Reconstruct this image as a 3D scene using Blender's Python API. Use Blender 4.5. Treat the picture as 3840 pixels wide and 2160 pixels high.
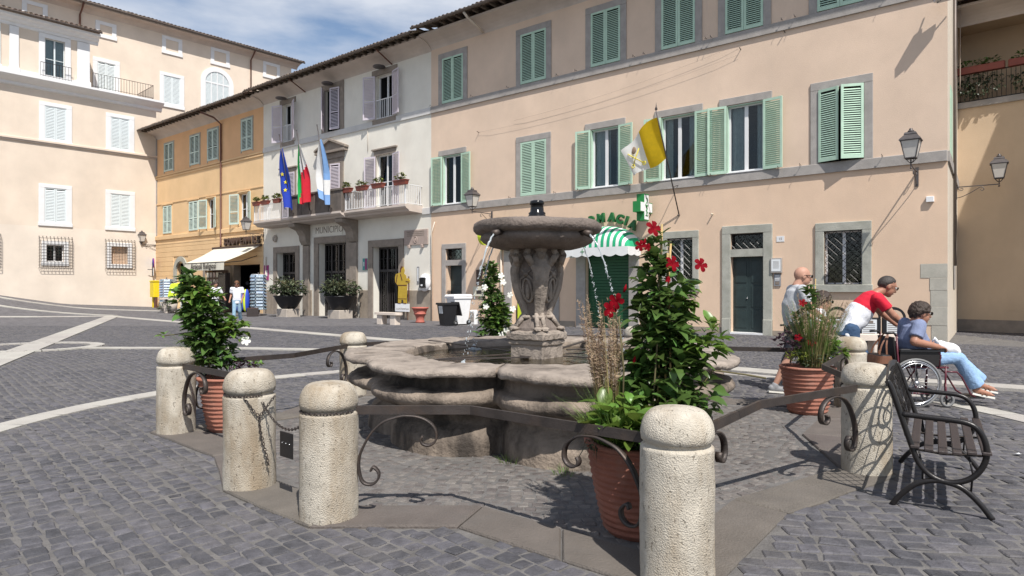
import bpy, bmesh, math, random
import numpy as np
from mathutils import Vector, Matrix, noise as mnoise
R = math.radians
PI = math.pi
rnd = random.Random(7)
S = bpy.context.scene
COL = S.collection
for o in list(bpy.data.objects):
    bpy.data.objects.remove(o)

# ------------------------------------------------------------------ camera
cam = bpy.data.cameras.new('camera')
cam.sensor_width = 36.0
cam.lens = 23.06
cam.clip_start = 0.05
cam.clip_end = 2000
cam.shift_y = 0.0006
camo = bpy.data.objects.new('camera', cam)
COL.objects.link(camo)
camo.location = (0, 0, 1.5)
camo.rotation_euler = (R(90), 0, 0)
S.camera = camo
S.render.resolution_x = 1024
S.render.resolution_y = 576

# ------------------------------------------------------------------ sky + sun
SUN_EL = 54.5
SUN_AZ = 160.0                     # compass style: from +Y towards +X
w = bpy.data.worlds.new('World')
S.world = w
w.use_nodes = True
wt = w.node_tree
wt.nodes.clear()
wo = wt.nodes.new('ShaderNodeOutputWorld')
bg = wt.nodes.new('ShaderNodeBackground')
sky = wt.nodes.new('ShaderNodeTexSky')
sky.sky_type = 'NISHITA'
sky.sun_disc = False
sky.sun_elevation = R(SUN_EL)
sky.sun_rotation = R(SUN_AZ)
sky.air_density = 1.0
sky.dust_density = 0.6
bg.inputs['Strength'].default_value = 0.10
tcw = wt.nodes.new('ShaderNodeTexCoord')
mpw = wt.nodes.new('ShaderNodeMapping')
mpw.inputs['Scale'].default_value = (1.0, 1.0, 3.4)
mpw.inputs['Location'].default_value = (0.35, 0.1, 0.62)
nz = wt.nodes.new('ShaderNodeTexNoise')
nz.inputs['Scale'].default_value = 1.9
nz.inputs['Detail'].default_value = 7
nz.inputs['Roughness'].default_value = 0.55
rp = wt.nodes.new('ShaderNodeValToRGB')
rp.color_ramp.elements[0].position = 0.43
rp.color_ramp.elements[0].color = (0.03, 0.03, 0.03, 1)
rp.color_ramp.elements[1].position = 0.60
rp.color_ramp.elements[1].color = (0.9, 0.9, 0.9, 1)
mxw = wt.nodes.new('ShaderNodeMix')
mxw.data_type = 'RGBA'
mxw.inputs['B'].default_value = (5.6, 5.9, 6.5, 1)
L = wt.links.new
L(tcw.outputs['Generated'], mpw.inputs['Vector'])
L(mpw.outputs['Vector'], nz.inputs['Vector'])
L(nz.outputs['Fac'], rp.inputs['Fac'])
L(rp.outputs['Color'], mxw.inputs['Factor'])
L(sky.outputs['Color'], mxw.inputs['A'])
L(mxw.outputs['Result'], bg.inputs['Color'])
L(bg.outputs['Background'], wo.inputs['Surface'])

sl = bpy.data.lights.new('sun', 'SUN')
sl.energy = 4.7
sl.angle = R(0.53)
sl.color = (1.0, 0.955, 0.89)
so = bpy.data.objects.new('sun', sl)
COL.objects.link(so)
sdir = Vector((math.sin(R(SUN_AZ)) * math.cos(R(SUN_EL)), math.cos(R(SUN_AZ)) * math.cos(R(SUN_EL)), math.sin(R(SUN_EL))))
so.rotation_euler = sdir.to_track_quat('Z', 'Y').to_euler()
so.location = (10, -20, 40)

S.view_settings.view_transform = 'Standard'
S.view_settings.look = 'None'
S.view_settings.gamma = 1
S.view_settings.use_curve_mapping = False
S.view_settings.exposure = 0.44

# ------------------------------------------------------------------ materials
def nodes_of(name):
    m = bpy.data.materials.new(name)
    m.use_nodes = True
    nt = m.node_tree
    return m, nt, nt.nodes['Principled BSDF']

def mat(name, col, rough=0.6, var=0.12, scale=6.0, bump=0.0, bscale=40.0, metal=0.0, stain=None, stain_scale=1.5,
        stain_amt=0.5, isl=0.0, spec=0.4, coords='Position', detail=5, thr=0.5, streak=None, trans=0.0, coat=0.0, pits=None):
    """procedural material: base colour with noise mottling, optional stains, per-island variation, bump"""
    m, nt, b = nodes_of(name)
    N = nt.nodes.new
    L = nt.links.new
    b.inputs['Roughness'].default_value = rough
    b.inputs['Metallic'].default_value = metal
    b.inputs['Specular IOR Level'].default_value = spec
    if coat: b.inputs['Coat Weight'].default_value = coat
    if coords == 'Position':
        g = N('ShaderNodeNewGeometry')
        vec = g.outputs['Position']
    else:
        t = N('ShaderNodeTexCoord')
        oi = N('ShaderNodeObjectInfo')
        ml = N('ShaderNodeVectorMath'); ml.operation = 'SCALE'
        cmb = N('ShaderNodeCombineXYZ')
        L(oi.outputs['Random'], cmb.inputs[0]); L(oi.outputs['Random'], cmb.inputs[1])
        ml.inputs['Scale'].default_value = 37.0
        L(cmb.outputs[0], ml.inputs[0])
        ad = N('ShaderNodeVectorMath'); ad.operation = 'ADD'
        L(t.outputs['Object'], ad.inputs[0]); L(ml.outputs[0], ad.inputs[1])
        vec = ad.outputs[0]
    n = N('ShaderNodeTexNoise')
    n.inputs['Scale'].default_value = scale
    n.inputs['Detail'].default_value = detail
    n.inputs['Roughness'].default_value = 0.6
    L(vec, n.inputs['Vector'])
    mr = N('ShaderNodeMapRange')
    mr.inputs['From Min'].default_value = 0.3; mr.inputs['From Max'].default_value = 0.7
    mr.inputs['To Min'].default_value = 1 - var; mr.inputs['To Max'].default_value = 1 + var
    L(n.outputs['Fac'], mr.inputs['Value'])
    hs = N('ShaderNodeHueSaturation')
    hs.inputs['Color'].default_value = (*col, 1)
    L(mr.outputs['Result'], hs.inputs['Value'])
    c = hs.outputs['Color']
    if isl:
        ge = N('ShaderNodeNewGeometry'); oi2 = N('ShaderNodeObjectInfo')
        a = N('ShaderNodeMath'); a.operation = 'ADD'
        L(ge.outputs['Random Per Island'], a.inputs[0]); L(oi2.outputs['Random'], a.inputs[1])
        fr = N('ShaderNodeMath'); fr.operation = 'FRACT'
        L(a.outputs[0], fr.inputs[0])
        m2 = N('ShaderNodeMapRange')
        m2.inputs['To Min'].default_value = 1 - isl; m2.inputs['To Max'].default_value = 1 + isl
        L(fr.outputs[0], m2.inputs['Value'])
        h2 = N('ShaderNodeHueSaturation')
        L(c, h2.inputs['Color']); L(m2.outputs['Result'], h2.inputs['Value'])
        m3 = N('ShaderNodeMapRange')
        m3.inputs['To Min'].default_value = 0.48; m3.inputs['To Max'].default_value = 0.52
        L(fr.outputs[0], m3.inputs['Value']); L(m3.outputs['Result'], h2.inputs['Hue'])
        c = h2.outputs['Color']
    if stain:
        n2 = N('ShaderNodeTexNoise')
        n2.inputs['Scale'].default_value = stain_scale
        n2.inputs['Detail'].default_value = 7
        n2.inputs['Roughness'].default_value = 0.65
        v2 = vec
        if streak:
            mp = N('ShaderNodeMapping'); mp.inputs['Scale'].default_value = streak
            L(vec, mp.inputs['Vector']); v2 = mp.outputs['Vector']
        L(v2, n2.inputs['Vector'])
        r2 = N('ShaderNodeMapRange'); r2.clamp = True
        r2.inputs['From Min'].default_value = thr; r2.inputs['From Max'].default_value = thr + 0.18
        r2.inputs['To Min'].default_value = 0; r2.inputs['To Max'].default_value = stain_amt
        L(n2.outputs['Fac'], r2.inputs['Value'])
        mx = N('ShaderNodeMix'); mx.data_type = 'RGBA'
        L(r2.outputs['Result'], mx.inputs['Factor']); L(c, mx.inputs['A'])
        mx.inputs['B'].default_value = (*stain, 1)
        c = mx.outputs['Result']
    hgt = None
    if pits:                                  # small dark holes, as in travertine
        vo = N('ShaderNodeTexNoise'); vo.inputs['Scale'].default_value = pits[0]; vo.inputs['Detail'].default_value = 3
        mp2 = N('ShaderNodeMapping'); mp2.inputs['Scale'].default_value = (1, 1, 0.55)
        L(vec, mp2.inputs['Vector']); L(mp2.outputs['Vector'], vo.inputs['Vector'])
        r3 = N('ShaderNodeMapRange'); r3.clamp = True
        r3.inputs['From Min'].default_value = pits[1]; r3.inputs['From Max'].default_value = pits[1] + 0.05
        L(vo.outputs['Fac'], r3.inputs['Value'])
        mx3 = N('ShaderNodeMix'); mx3.data_type = 'RGBA'
        mlt = N('ShaderNodeMath'); mlt.operation = 'MULTIPLY'; mlt.inputs[1].default_value = 0.55
        L(r3.outputs['Result'], mlt.inputs[0])
        L(mlt.outputs[0], mx3.inputs['Factor']); L(c, mx3.inputs['A'])
        mx3.inputs['B'].default_value = (col[0] * 0.3, col[1] * 0.26, col[2] * 0.22, 1)
        c = mx3.outputs['Result']
        hgt = r3.outputs['Result']
    L(c, b.inputs['Base Color'])
    if bump:
        n3 = N('ShaderNodeTexNoise'); n3.inputs['Scale'].default_value = bscale; n3.inputs['Detail'].default_value = 6
        L(vec, n3.inputs['Vector'])
        h = n3.outputs['Fac']
        if hgt is not None:
            sb = N('ShaderNodeMath'); sb.operation = 'SUBTRACT'
            L(h, sb.inputs[0]); L(hgt, sb.inputs[1]); h = sb.outputs[0]
        bp = N('ShaderNodeBump'); bp.inputs['Strength'].default_value = min(1, bump); bp.inputs['Distance'].default_value = 0.02
        L(h, bp.inputs['Height']); L(bp.outputs['Normal'], b.inputs['Normal'])
    if trans:                                 # leaf-like translucency
        tr = N('ShaderNodeBsdfTranslucent')
        hs4 = N('ShaderNodeHueSaturation'); hs4.inputs['Value'].default_value = 1.5; hs4.inputs['Hue'].default_value = 0.48
        L(c, hs4.inputs['Color']); L(hs4.outputs['Color'], tr.inputs['Color'])
        ms = N('ShaderNodeMixShader'); ms.inputs[0].default_value = trans
        out = nt.nodes['Material Output']
        L(b.outputs[0], ms.inputs[1]); L(tr.outputs[0], ms.inputs[2]); L(ms.outputs[0], out.inputs['Surface'])
    return m

def glassy(name, tint=(1, 1, 1), rough=0.02, refl=1.0):
    """thin pane / water sheet: fresnel mix of tinted transparency and a mirror, so light still passes through"""
    m, nt, b = nodes_of(name)
    nt.nodes.remove(b)
    N = nt.nodes.new; L = nt.links.new
    f = N('ShaderNodeFresnel'); f.inputs['IOR'].default_value = 1.45
    k = N('ShaderNodeMath'); k.operation = 'MULTIPLY'; k.inputs[1].default_value = refl; k.use_clamp = True
    t = N('ShaderNodeBsdfTransparent'); t.inputs['Color'].default_value = (*tint, 1)
    g = N('ShaderNodeBsdfGlossy'); g.inputs['Roughness'].default_value = rough
    x = N('ShaderNodeMixShader')
    L(f.outputs[0], k.inputs[0]); L(k.outputs[0], x.inputs[0])
    L(t.outputs[0], x.inputs[1]); L(g.outputs[0], x.inputs[2])
    L(x.outputs[0], nt.nodes['Material Output'].inputs['Surface'])
    return m, nt, f, g

M = {}
def plaster(key, c, st, **k):
    M[key] = mat(key, c, 0.85, 0.085, 0.6, 0.25, 60, stain=st, stain_scale=0.8, stain_amt=0.38, streak=(1, 1, 0.3), spec=0.2, detail=7, **k)
plaster('pink_plaster', (0.645, 0.497, 0.385), (0.565, 0.45, 0.355))
plaster('pink_low_plaster', (0.66, 0.487, 0.358), (0.57, 0.435, 0.33))
plaster('white_plaster', (0.70, 0.67, 0.60), (0.62, 0.57, 0.50))
plaster('orange_plaster', (0.69, 0.42, 0.23), (0.60, 0.37, 0.20))
plaster('orange_low_plaster', (0.68, 0.47, 0.265), (0.60, 0.41, 0.22))
plaster('palace_plaster', (0.64, 0.545, 0.45), (0.60, 0.50, 0.41))
plaster('palace_plinth_plaster', (0.66, 0.58, 0.495), (0.62, 0.54, 0.46))
plaster('yellow_plaster', (0.56, 0.43, 0.30), (0.48, 0.36, 0.25))
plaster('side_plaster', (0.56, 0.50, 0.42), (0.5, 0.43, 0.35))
M['pale_stone'] = mat('pale_stone', (0.55, 0.54, 0.525), 0.8, 0.07, 2, 0.2, 50)
M['cornice_plaster'] = mat('cornice_plaster', (0.50, 0.43, 0.38), 0.85, 0.1, 1.2, 0.2, 50)
M['grey_stone'] = mat('grey_stone', (0.33, 0.305, 0.285), 0.8, 0.13, 3, 0.35, 60, stain=(0.24, 0.225, 0.21), stain_scale=2)
M['green_stone'] = mat('green_stone', (0.355, 0.35, 0.305), 0.8, 0.14, 3, 0.4, 50, stain=(0.23, 0.235, 0.19), stain_scale=2.5)
M['brown_stone'] = mat('brown_stone', (0.255, 0.215, 0.18), 0.85, 0.16, 3, 0.4, 40, stain=(0.17, 0.14, 0.12), stain_scale=1.6)
M['plinth_stone'] = mat('plinth_stone', (0.30, 0.25, 0.20), 0.85, 0.16, 2.5, 0.4, 40, stain=(0.20, 0.17, 0.14), stain_scale=1.5)
M['white_paint'] = mat('white_paint', (0.67, 0.67, 0.675), 0.6, 0.04, 3)
M['pale_shutter'] = mat('pale_shutter', (0.60, 0.65, 0.66), 0.55, 0.04, 3)
M['green_shutter'] = mat('green_shutter', (0.42, 0.575, 0.455), 0.5, 0.08, 3, stain=(0.37, 0.50, 0.40), stain_scale=2)
M['mint_shutter'] = mat('mint_shutter', (0.50, 0.60, 0.54), 0.55, 0.06, 3)
M['lilac_shutter'] = mat('lilac_shutter', (0.55, 0.50, 0.55), 0.55, 0.06, 3)
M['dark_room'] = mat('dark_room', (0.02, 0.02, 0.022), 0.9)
M['room_wall'] = mat('room_wall', (0.10, 0.09, 0.085), 0.9)
M['curtain'] = mat('curtain', (0.62, 0.65, 0.66), 0.9, 0.1, 8)
M['glass'] = glassy('glass', (0.75, 0.8, 0.8), 0.01, 1.15)[0]
M['roof_tile'] = mat('roof_tile', (0.24, 0.175, 0.135), 0.9, 0.3, 5, 0.4, 30, isl=0.25, stain=(0.10, 0.09, 0.07), stain_scale=4)
M['rafter_wood'] = mat('rafter_wood', (0.085, 0.065, 0.05), 0.85, 0.2, 6)
M['gutter_metal'] = mat('gutter_metal', (0.13, 0.105, 0.09), 0.5, 0.15, 4, metal=0.2)
M['pipe_brown'] = mat('pipe_brown', (0.12, 0.05, 0.035), 0.5, 0.12, 4)
M['pipe_cream'] = mat('pipe_cream', (0.55, 0.48, 0.40), 0.5, 0.08, 4)
M['dark_door'] = mat('dark_door', (0.022, 0.036, 0.036), 0.45, 0.2, 4, 0.15, 40)
M['bronze_door'] = mat('bronze_door', (0.055, 0.05, 0.05), 0.4, 0.15, 5, metal=0.3)
M['iron'] = mat('iron', (0.055, 0.045, 0.041), 0.5, 0.25, 9, 0.15, 90, metal=0.35, stain=(0.085, 0.055, 0.038), stain_scale=6, stain_amt=0.5)
M['black_iron'] = mat('black_iron', (0.018, 0.016, 0.016), 0.35, 0.2, 8, 0.08, 120, metal=0.2)
M['lamp_iron'] = mat('lamp_iron', (0.10, 0.09, 0.09), 0.45, 0.15, 8, metal=0.4)
M['lamp_glass'] = mat('lamp_glass', (0.55, 0.52, 0.48), 0.3, 0.05, 8)
M['travertine'] = mat('travertine', (0.475, 0.432, 0.362), 0.85, 0.18, 7, 0.6, 130, coords='Object', stain=(0.25, 0.185, 0.115), stain_scale=2.6,
                      stain_amt=0.75, thr=0.46, streak=(1, 1, 0.30), pits=(52, 0.635), spec=0.25)
M['strip_stone'] = mat('strip_stone', (0.36, 0.34, 0.31), 0.8, 0.09, 2.5, 0.3, 60, isl=0.09, stain=(0.27, 0.25, 0.225), stain_scale=1.2, stain_amt=0.4)
M['kerb_stone'] = mat('kerb_stone', (0.115, 0.099, 0.087), 0.8, 0.16, 3.5, 0.45, 60, isl=0.1, stain=(0.105, 0.094, 0.085), stain_scale=2.2, stain_amt=0.6)
M['cobble'] = mat('cobble', (0.074, 0.072, 0.080), 0.68, 0.34, 11, 0.4, 60, isl=0.26, stain=(0.135, 0.125, 0.12), stain_scale=1.5, stain_amt=0.6, spec=0.4)
M['small_cobble'] = mat('small_cobble', (0.130, 0.116, 0.108), 0.65, 0.25, 14, 0.5, 70, isl=0.26, stain=(0.165, 0.148, 0.135), stain_scale=2.0, stain_amt=0.5)
M['mortar'] = mat('mortar', (0.122, 0.115, 0.110), 0.95, 0.3, 5, 0.5, 60, stain=(0.11, 0.105, 0.10), stain_scale=1.2, stain_amt=0.6)
M['fountain_stone'] = mat('fountain_stone', (0.27, 0.228, 0.192), 0.82, 0.26, 5, 0.8, 32, stain=(0.075, 0.06, 0.05), stain_scale=2.2, stain_amt=0.8, detail=8, spec=0.3)
M['basin_stone'] = mat('basin_stone', (0.245, 0.198, 0.158), 0.8, 0.25, 4, 0.8, 30, stain=(0.04, 0.033, 0.028), stain_scale=1.6, stain_amt=0.95, thr=0.45, streak=(1, 1, 0.35), detail=8, spec=0.3)
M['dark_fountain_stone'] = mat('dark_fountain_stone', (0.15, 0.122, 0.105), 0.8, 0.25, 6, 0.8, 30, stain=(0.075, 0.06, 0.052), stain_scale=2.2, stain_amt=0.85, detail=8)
M['basin_floor'] = mat('basin_floor', (0.30, 0.18, 0.06), 0.8, 0.4, 3, 0.3, 20, stain=(0.11, 0.125, 0.025), stain_scale=1.6, stain_amt=0.9)
M['terracotta'] = mat('terracotta', (0.31, 0.125, 0.085), 0.8, 0.14, 6, 0.25, 60, coords='Object', stain=(0.38, 0.22, 0.17), stain_scale=4, stain_amt=0.4)
M['shaded_terracotta'] = mat('shaded_terracotta', (0.235, 0.088, 0.058), 0.8, 0.18, 6, 0.3, 60, coords='Object', stain=(0.28, 0.15, 0.11), stain_scale=4, stain_amt=0.5)  # same clay as terracotta, with the front pot's shade put into the colour
M['red_terracotta'] = mat('red_terracotta', (0.40, 0.12, 0.09), 0.7, 0.1, 6)
M['plastic_red'] = mat('plastic_red', (0.20, 0.05, 0.035), 0.5, 0.1, 6)
M['soil'] = mat('soil', (0.035, 0.027, 0.02), 0.95, 0.3, 20, 0.5, 50)
M['leaf'] = mat('leaf', (0.072, 0.13, 0.033), 0.30, 0.2, 12, isl=0.42, trans=0.22, spec=0.32)
M['leaf_bright'] = mat('leaf_bright', (0.11, 0.19, 0.035), 0.32, 0.2, 12, isl=0.35, trans=0.28, spec=0.3)
M['leaf_dark'] = mat('leaf_dark', (0.045, 0.058, 0.032), 0.4, 0.2, 12, isl=0.4, trans=0.12)
M['leaf_grey'] = mat('leaf_grey', (0.10, 0.115, 0.06), 0.5, 0.2, 12, isl=0.4, trans=0.12)
M['leaf_purple'] = mat('leaf_purple', (0.045, 0.022, 0.032), 0.45, 0.2, 12, isl=0.4, trans=0.12)
M['moss_leaf'] = mat('moss_leaf', (0.14, 0.17, 0.025), 0.6, 0.2, 12, isl=0.35, trans=0.2)
M['grass_green'] = mat('grass_green', (0.12, 0.19, 0.045), 0.5, 0.2, 12, isl=0.35, trans=0.25)
M['grass_straw'] = mat('grass_straw', (0.30, 0.235, 0.105), 0.7, 0.2, 12, isl=0.3, trans=0.25)
M['dark_parapet'] = mat('dark_parapet', (0.13, 0.108, 0.092), 0.85, 0.2, 3, 0.4, 40, stain=(0.07, 0.06, 0.055), stain_scale=1.5, streak=(1, 1, .3))
M['quoin_stone'] = mat('quoin_stone', (0.42, 0.395, 0.34), 0.85, 0.12, 3, 0.35, 50, stain=(0.31, 0.30, 0.25), stain_scale=2.5)
M['plume'] = mat('plume', (0.36, 0.27, 0.19), 0.9, 0.25, 20, isl=0.3, trans=0.3)
M['stem'] = mat('stem', (0.10, 0.085, 0.04), 0.8, 0.2, 20)
M['cane'] = mat('cane', (0.42, 0.30, 0.13), 0.7, 0.2, 20)
M['red_petal'] = mat('red_petal', (0.15, 0.0012, 0.006), 0.7, 0.25, 25, spec=0.08)
M['white_petal'] = mat('white_petal', (0.80, 0.80, 0.74), 0.5, 0.05, 25, trans=0.3)
M['black_plastic'] = mat('black_plastic', (0.014, 0.014, 0.016), 0.42, 0.1, 6)
M['white_plastic'] = mat('white_plastic', (0.74, 0.74, 0.75), 0.45, 0.04, 6, stain=(0.6, 0.6, 0.6), stain_scale=5)
M['rubber'] = mat('rubber', (0.02, 0.02, 0.02), 0.7)
M['grey_tyre'] = mat('grey_tyre', (0.17, 0.17, 0.17), 0.6)
M['chrome'] = mat('chrome', (0.60, 0.60, 0.62), 0.25, 0.05, 5, metal=0.9)
M['frame_red'] = mat('frame_red', (0.09, 0.012, 0.022), 0.35, 0.1, 6, coat=0.3)
M['paper'] = mat('paper', (0.68, 0.70, 0.71), 0.7, 0.05, 20)
M['skin'] = mat('skin', (0.41, 0.225, 0.16), 0.55, 0.08, 18, spec=0.35)
M['skin_tan'] = mat('skin_tan', (0.33, 0.16, 0.105), 0.5, 0.08, 18, spec=0.4)
M['hair_dark'] = mat('hair_dark', (0.035, 0.022, 0.016), 0.6, 0.3, 60, 0.5, 80)
M['hair_grey'] = mat('hair_grey', (0.040, 0.033, 0.029), 0.6, 0.3, 60, 0.4, 80)
M['hair_brown'] = mat('hair_brown', (0.12, 0.055, 0.025), 0.6, 0.3, 40, 0.4, 60)
M['tee_grey'] = mat('tee_grey', (0.40, 0.41, 0.43), 0.9, 0.08, 14, 0.2, 30)
M['tee_red'] = mat('tee_red', (0.58, 0.012, 0.035), 0.85, 0.1, 14, 0.2, 30)
M['tee_white'] = mat('tee_white', (0.72, 0.73, 0.77), 0.9, 0.05, 14, 0.2, 30)
M['tee_blue'] = mat('tee_blue', (0.16, 0.19, 0.30), 0.9, 0.10, 14, 0.2, 30, stain=(0.30, 0.33, 0.42), stain_scale=60, stain_amt=0.5, streak=(1, 1, 4))
M['light_denim_pale'] = mat('light_denim_pale', (0.22, 0.34, 0.44), 0.9, 0.12, 12)
M['denim'] = mat('denim', (0.045, 0.085, 0.16), 0.9, 0.2, 20, 0.3, 60)
M['light_denim'] = mat('light_denim', (0.24, 0.37, 0.56), 0.9, 0.12, 12, 0.3, 50)
M['navy_cloth'] = mat('navy_cloth', (0.018, 0.02, 0.028), 0.9, 0.2, 14)
M['shoe_grey'] = mat('shoe_grey', (0.22, 0.22, 0.23), 0.8, 0.15, 20)
M['leather_brown'] = mat('leather_brown', (0.16, 0.07, 0.04), 0.5, 0.15, 20)
M['bag_black'] = mat('bag_black', (0.015, 0.013, 0.013), 0.45, 0.15, 10)
M['sole_white'] = mat('sole_white', (0.7, 0.68, 0.62), 0.7)
M['black_gloss'] = mat('black_gloss', (0.008, 0.008, 0.009), 0.15)
M['eye_white'] = mat('eye_white', (0.7, 0.7, 0.68), 0.3)
M['lip'] = mat('lip', (0.30, 0.09, 0.075), 0.5)
M['pharm_green'] = mat('pharm_green', (0.012, 0.11, 0.03), 0.45, 0.12, 4)
M['sign_green'] = mat('sign_green', (0.02, 0.20, 0.05), 0.4, 0.08, 4)
M['awning_green'] = mat('awning_green', (0.02, 0.36, 0.17), 0.8, 0.08, 4, trans=0.15)
M['awning_white'] = mat('awning_white', (0.74, 0.75, 0.75), 0.85, 0.04, 4, trans=0.15)
M['awning_cream'] = mat('awning_cream', (0.66, 0.63, 0.54), 0.85, 0.05, 3, trans=0.12)
M['roller_green'] = mat('roller_green', (0.012, 0.075, 0.03), 0.4, 0.12, 5)
M['lime'] = mat('lime', (0.55, 0.66, 0.04), 0.4, 0.05, 5)
M['yellow'] = mat('yellow', (0.72, 0.55, 0.02), 0.45, 0.05, 5)
M['violet'] = mat('violet', (0.16, 0.06, 0.34), 0.5)
M['letter_brown'] = mat('letter_brown', (0.055, 0.032, 0.024), 0.5, 0.2, 10)
M['letter_grey'] = mat('letter_grey', (0.21, 0.17, 0.14), 0.6)
M['letter_dark'] = mat('letter_dark', (0.035, 0.03, 0.03), 0.6)
M['flag_blue'] = mat('flag_blue', (0.02, 0.05, 0.42), 0.7, 0.08, 6, trans=0.2)
M['flag_yellow'] = mat('flag_yellow', (0.68, 0.47, 0.01), 0.7, 0.08, 6, trans=0.25)
M['flag_green'] = mat('flag_green', (0.01, 0.33, 0.07), 0.7, 0.08, 6, trans=0.2)
M['flag_white'] = mat('flag_white', (0.76, 0.76, 0.75), 0.7, 0.05, 6, trans=0.25)
M['flag_red'] = mat('flag_red', (0.60, 0.015, 0.03), 0.7, 0.08, 6, trans=0.2)
M['flag_lightblue'] = mat('flag_lightblue', (0.20, 0.36, 0.66), 0.7, 0.08, 6, trans=0.2)
M['flag_gold'] = mat('flag_gold', (0.70, 0.58, 0.02), 0.6)
M['pole'] = mat('pole', (0.07, 0.06, 0.06), 0.4, 0.1, 8, metal=0.4)
M['plaque_marble'] = mat('plaque_marble', (0.36, 0.285, 0.25), 0.7, 0.1, 6, stain=(0.28, 0.22, 0.19), stain_scale=4)
M['magenta'] = mat('magenta', (0.30, 0.035, 0.16), 0.5)
M['teal'] = mat('teal', (0.05, 0.28, 0.27), 0.5)
M['monk_ochre'] = mat('monk_ochre', (0.46, 0.31, 0.035), 0.6, 0.08, 8)
M['monk_brown'] = mat('monk_brown', (0.10, 0.03, 0.02), 0.6)
M['wood_brown'] = mat('wood_brown', (0.13, 0.075, 0.05), 0.55, 0.15, 12, 0.15, 50)
M['slat_wood'] = mat('slat_wood', (0.040, 0.031, 0.029), 0.5, 0.15, 14, 0.15, 60)
M['pc_blue'] = mat('pc_blue', (0.17, 0.25, 0.34), 0.4, 0.45, 30, isl=0.5, stain=(0.6, 0.62, 0.62), stain_scale=14, stain_amt=0.8)
M['bag_blue'] = mat('bag_blue', (0.02, 0.06, 0.42), 0.6, 0.15, 8)
M['concrete'] = mat('concrete', (0.42, 0.37, 0.32), 0.85, 0.12, 4, 0.3, 50)
M['bench_stone'] = mat('bench_stone', (0.60, 0.52, 0.45), 0.8, 0.07, 4, 0.25, 50)
M['street_green'] = mat('street_green', (0.03, 0.27, 0.09), 0.6)
M['speaker_grey'] = mat('speaker_grey', (0.55, 0.55, 0.56), 0.5)
M['cream_plastic'] = mat('cream_plastic', (0.62, 0.58, 0.46), 0.5)
M['cable'] = mat('cable', (0.30, 0.24, 0.20), 0.7)
M['jet'] = mat('jet', (0.55, 0.58, 0.60), 0.08, 0.05, 30, spec=0.9, trans=0.5)

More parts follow.
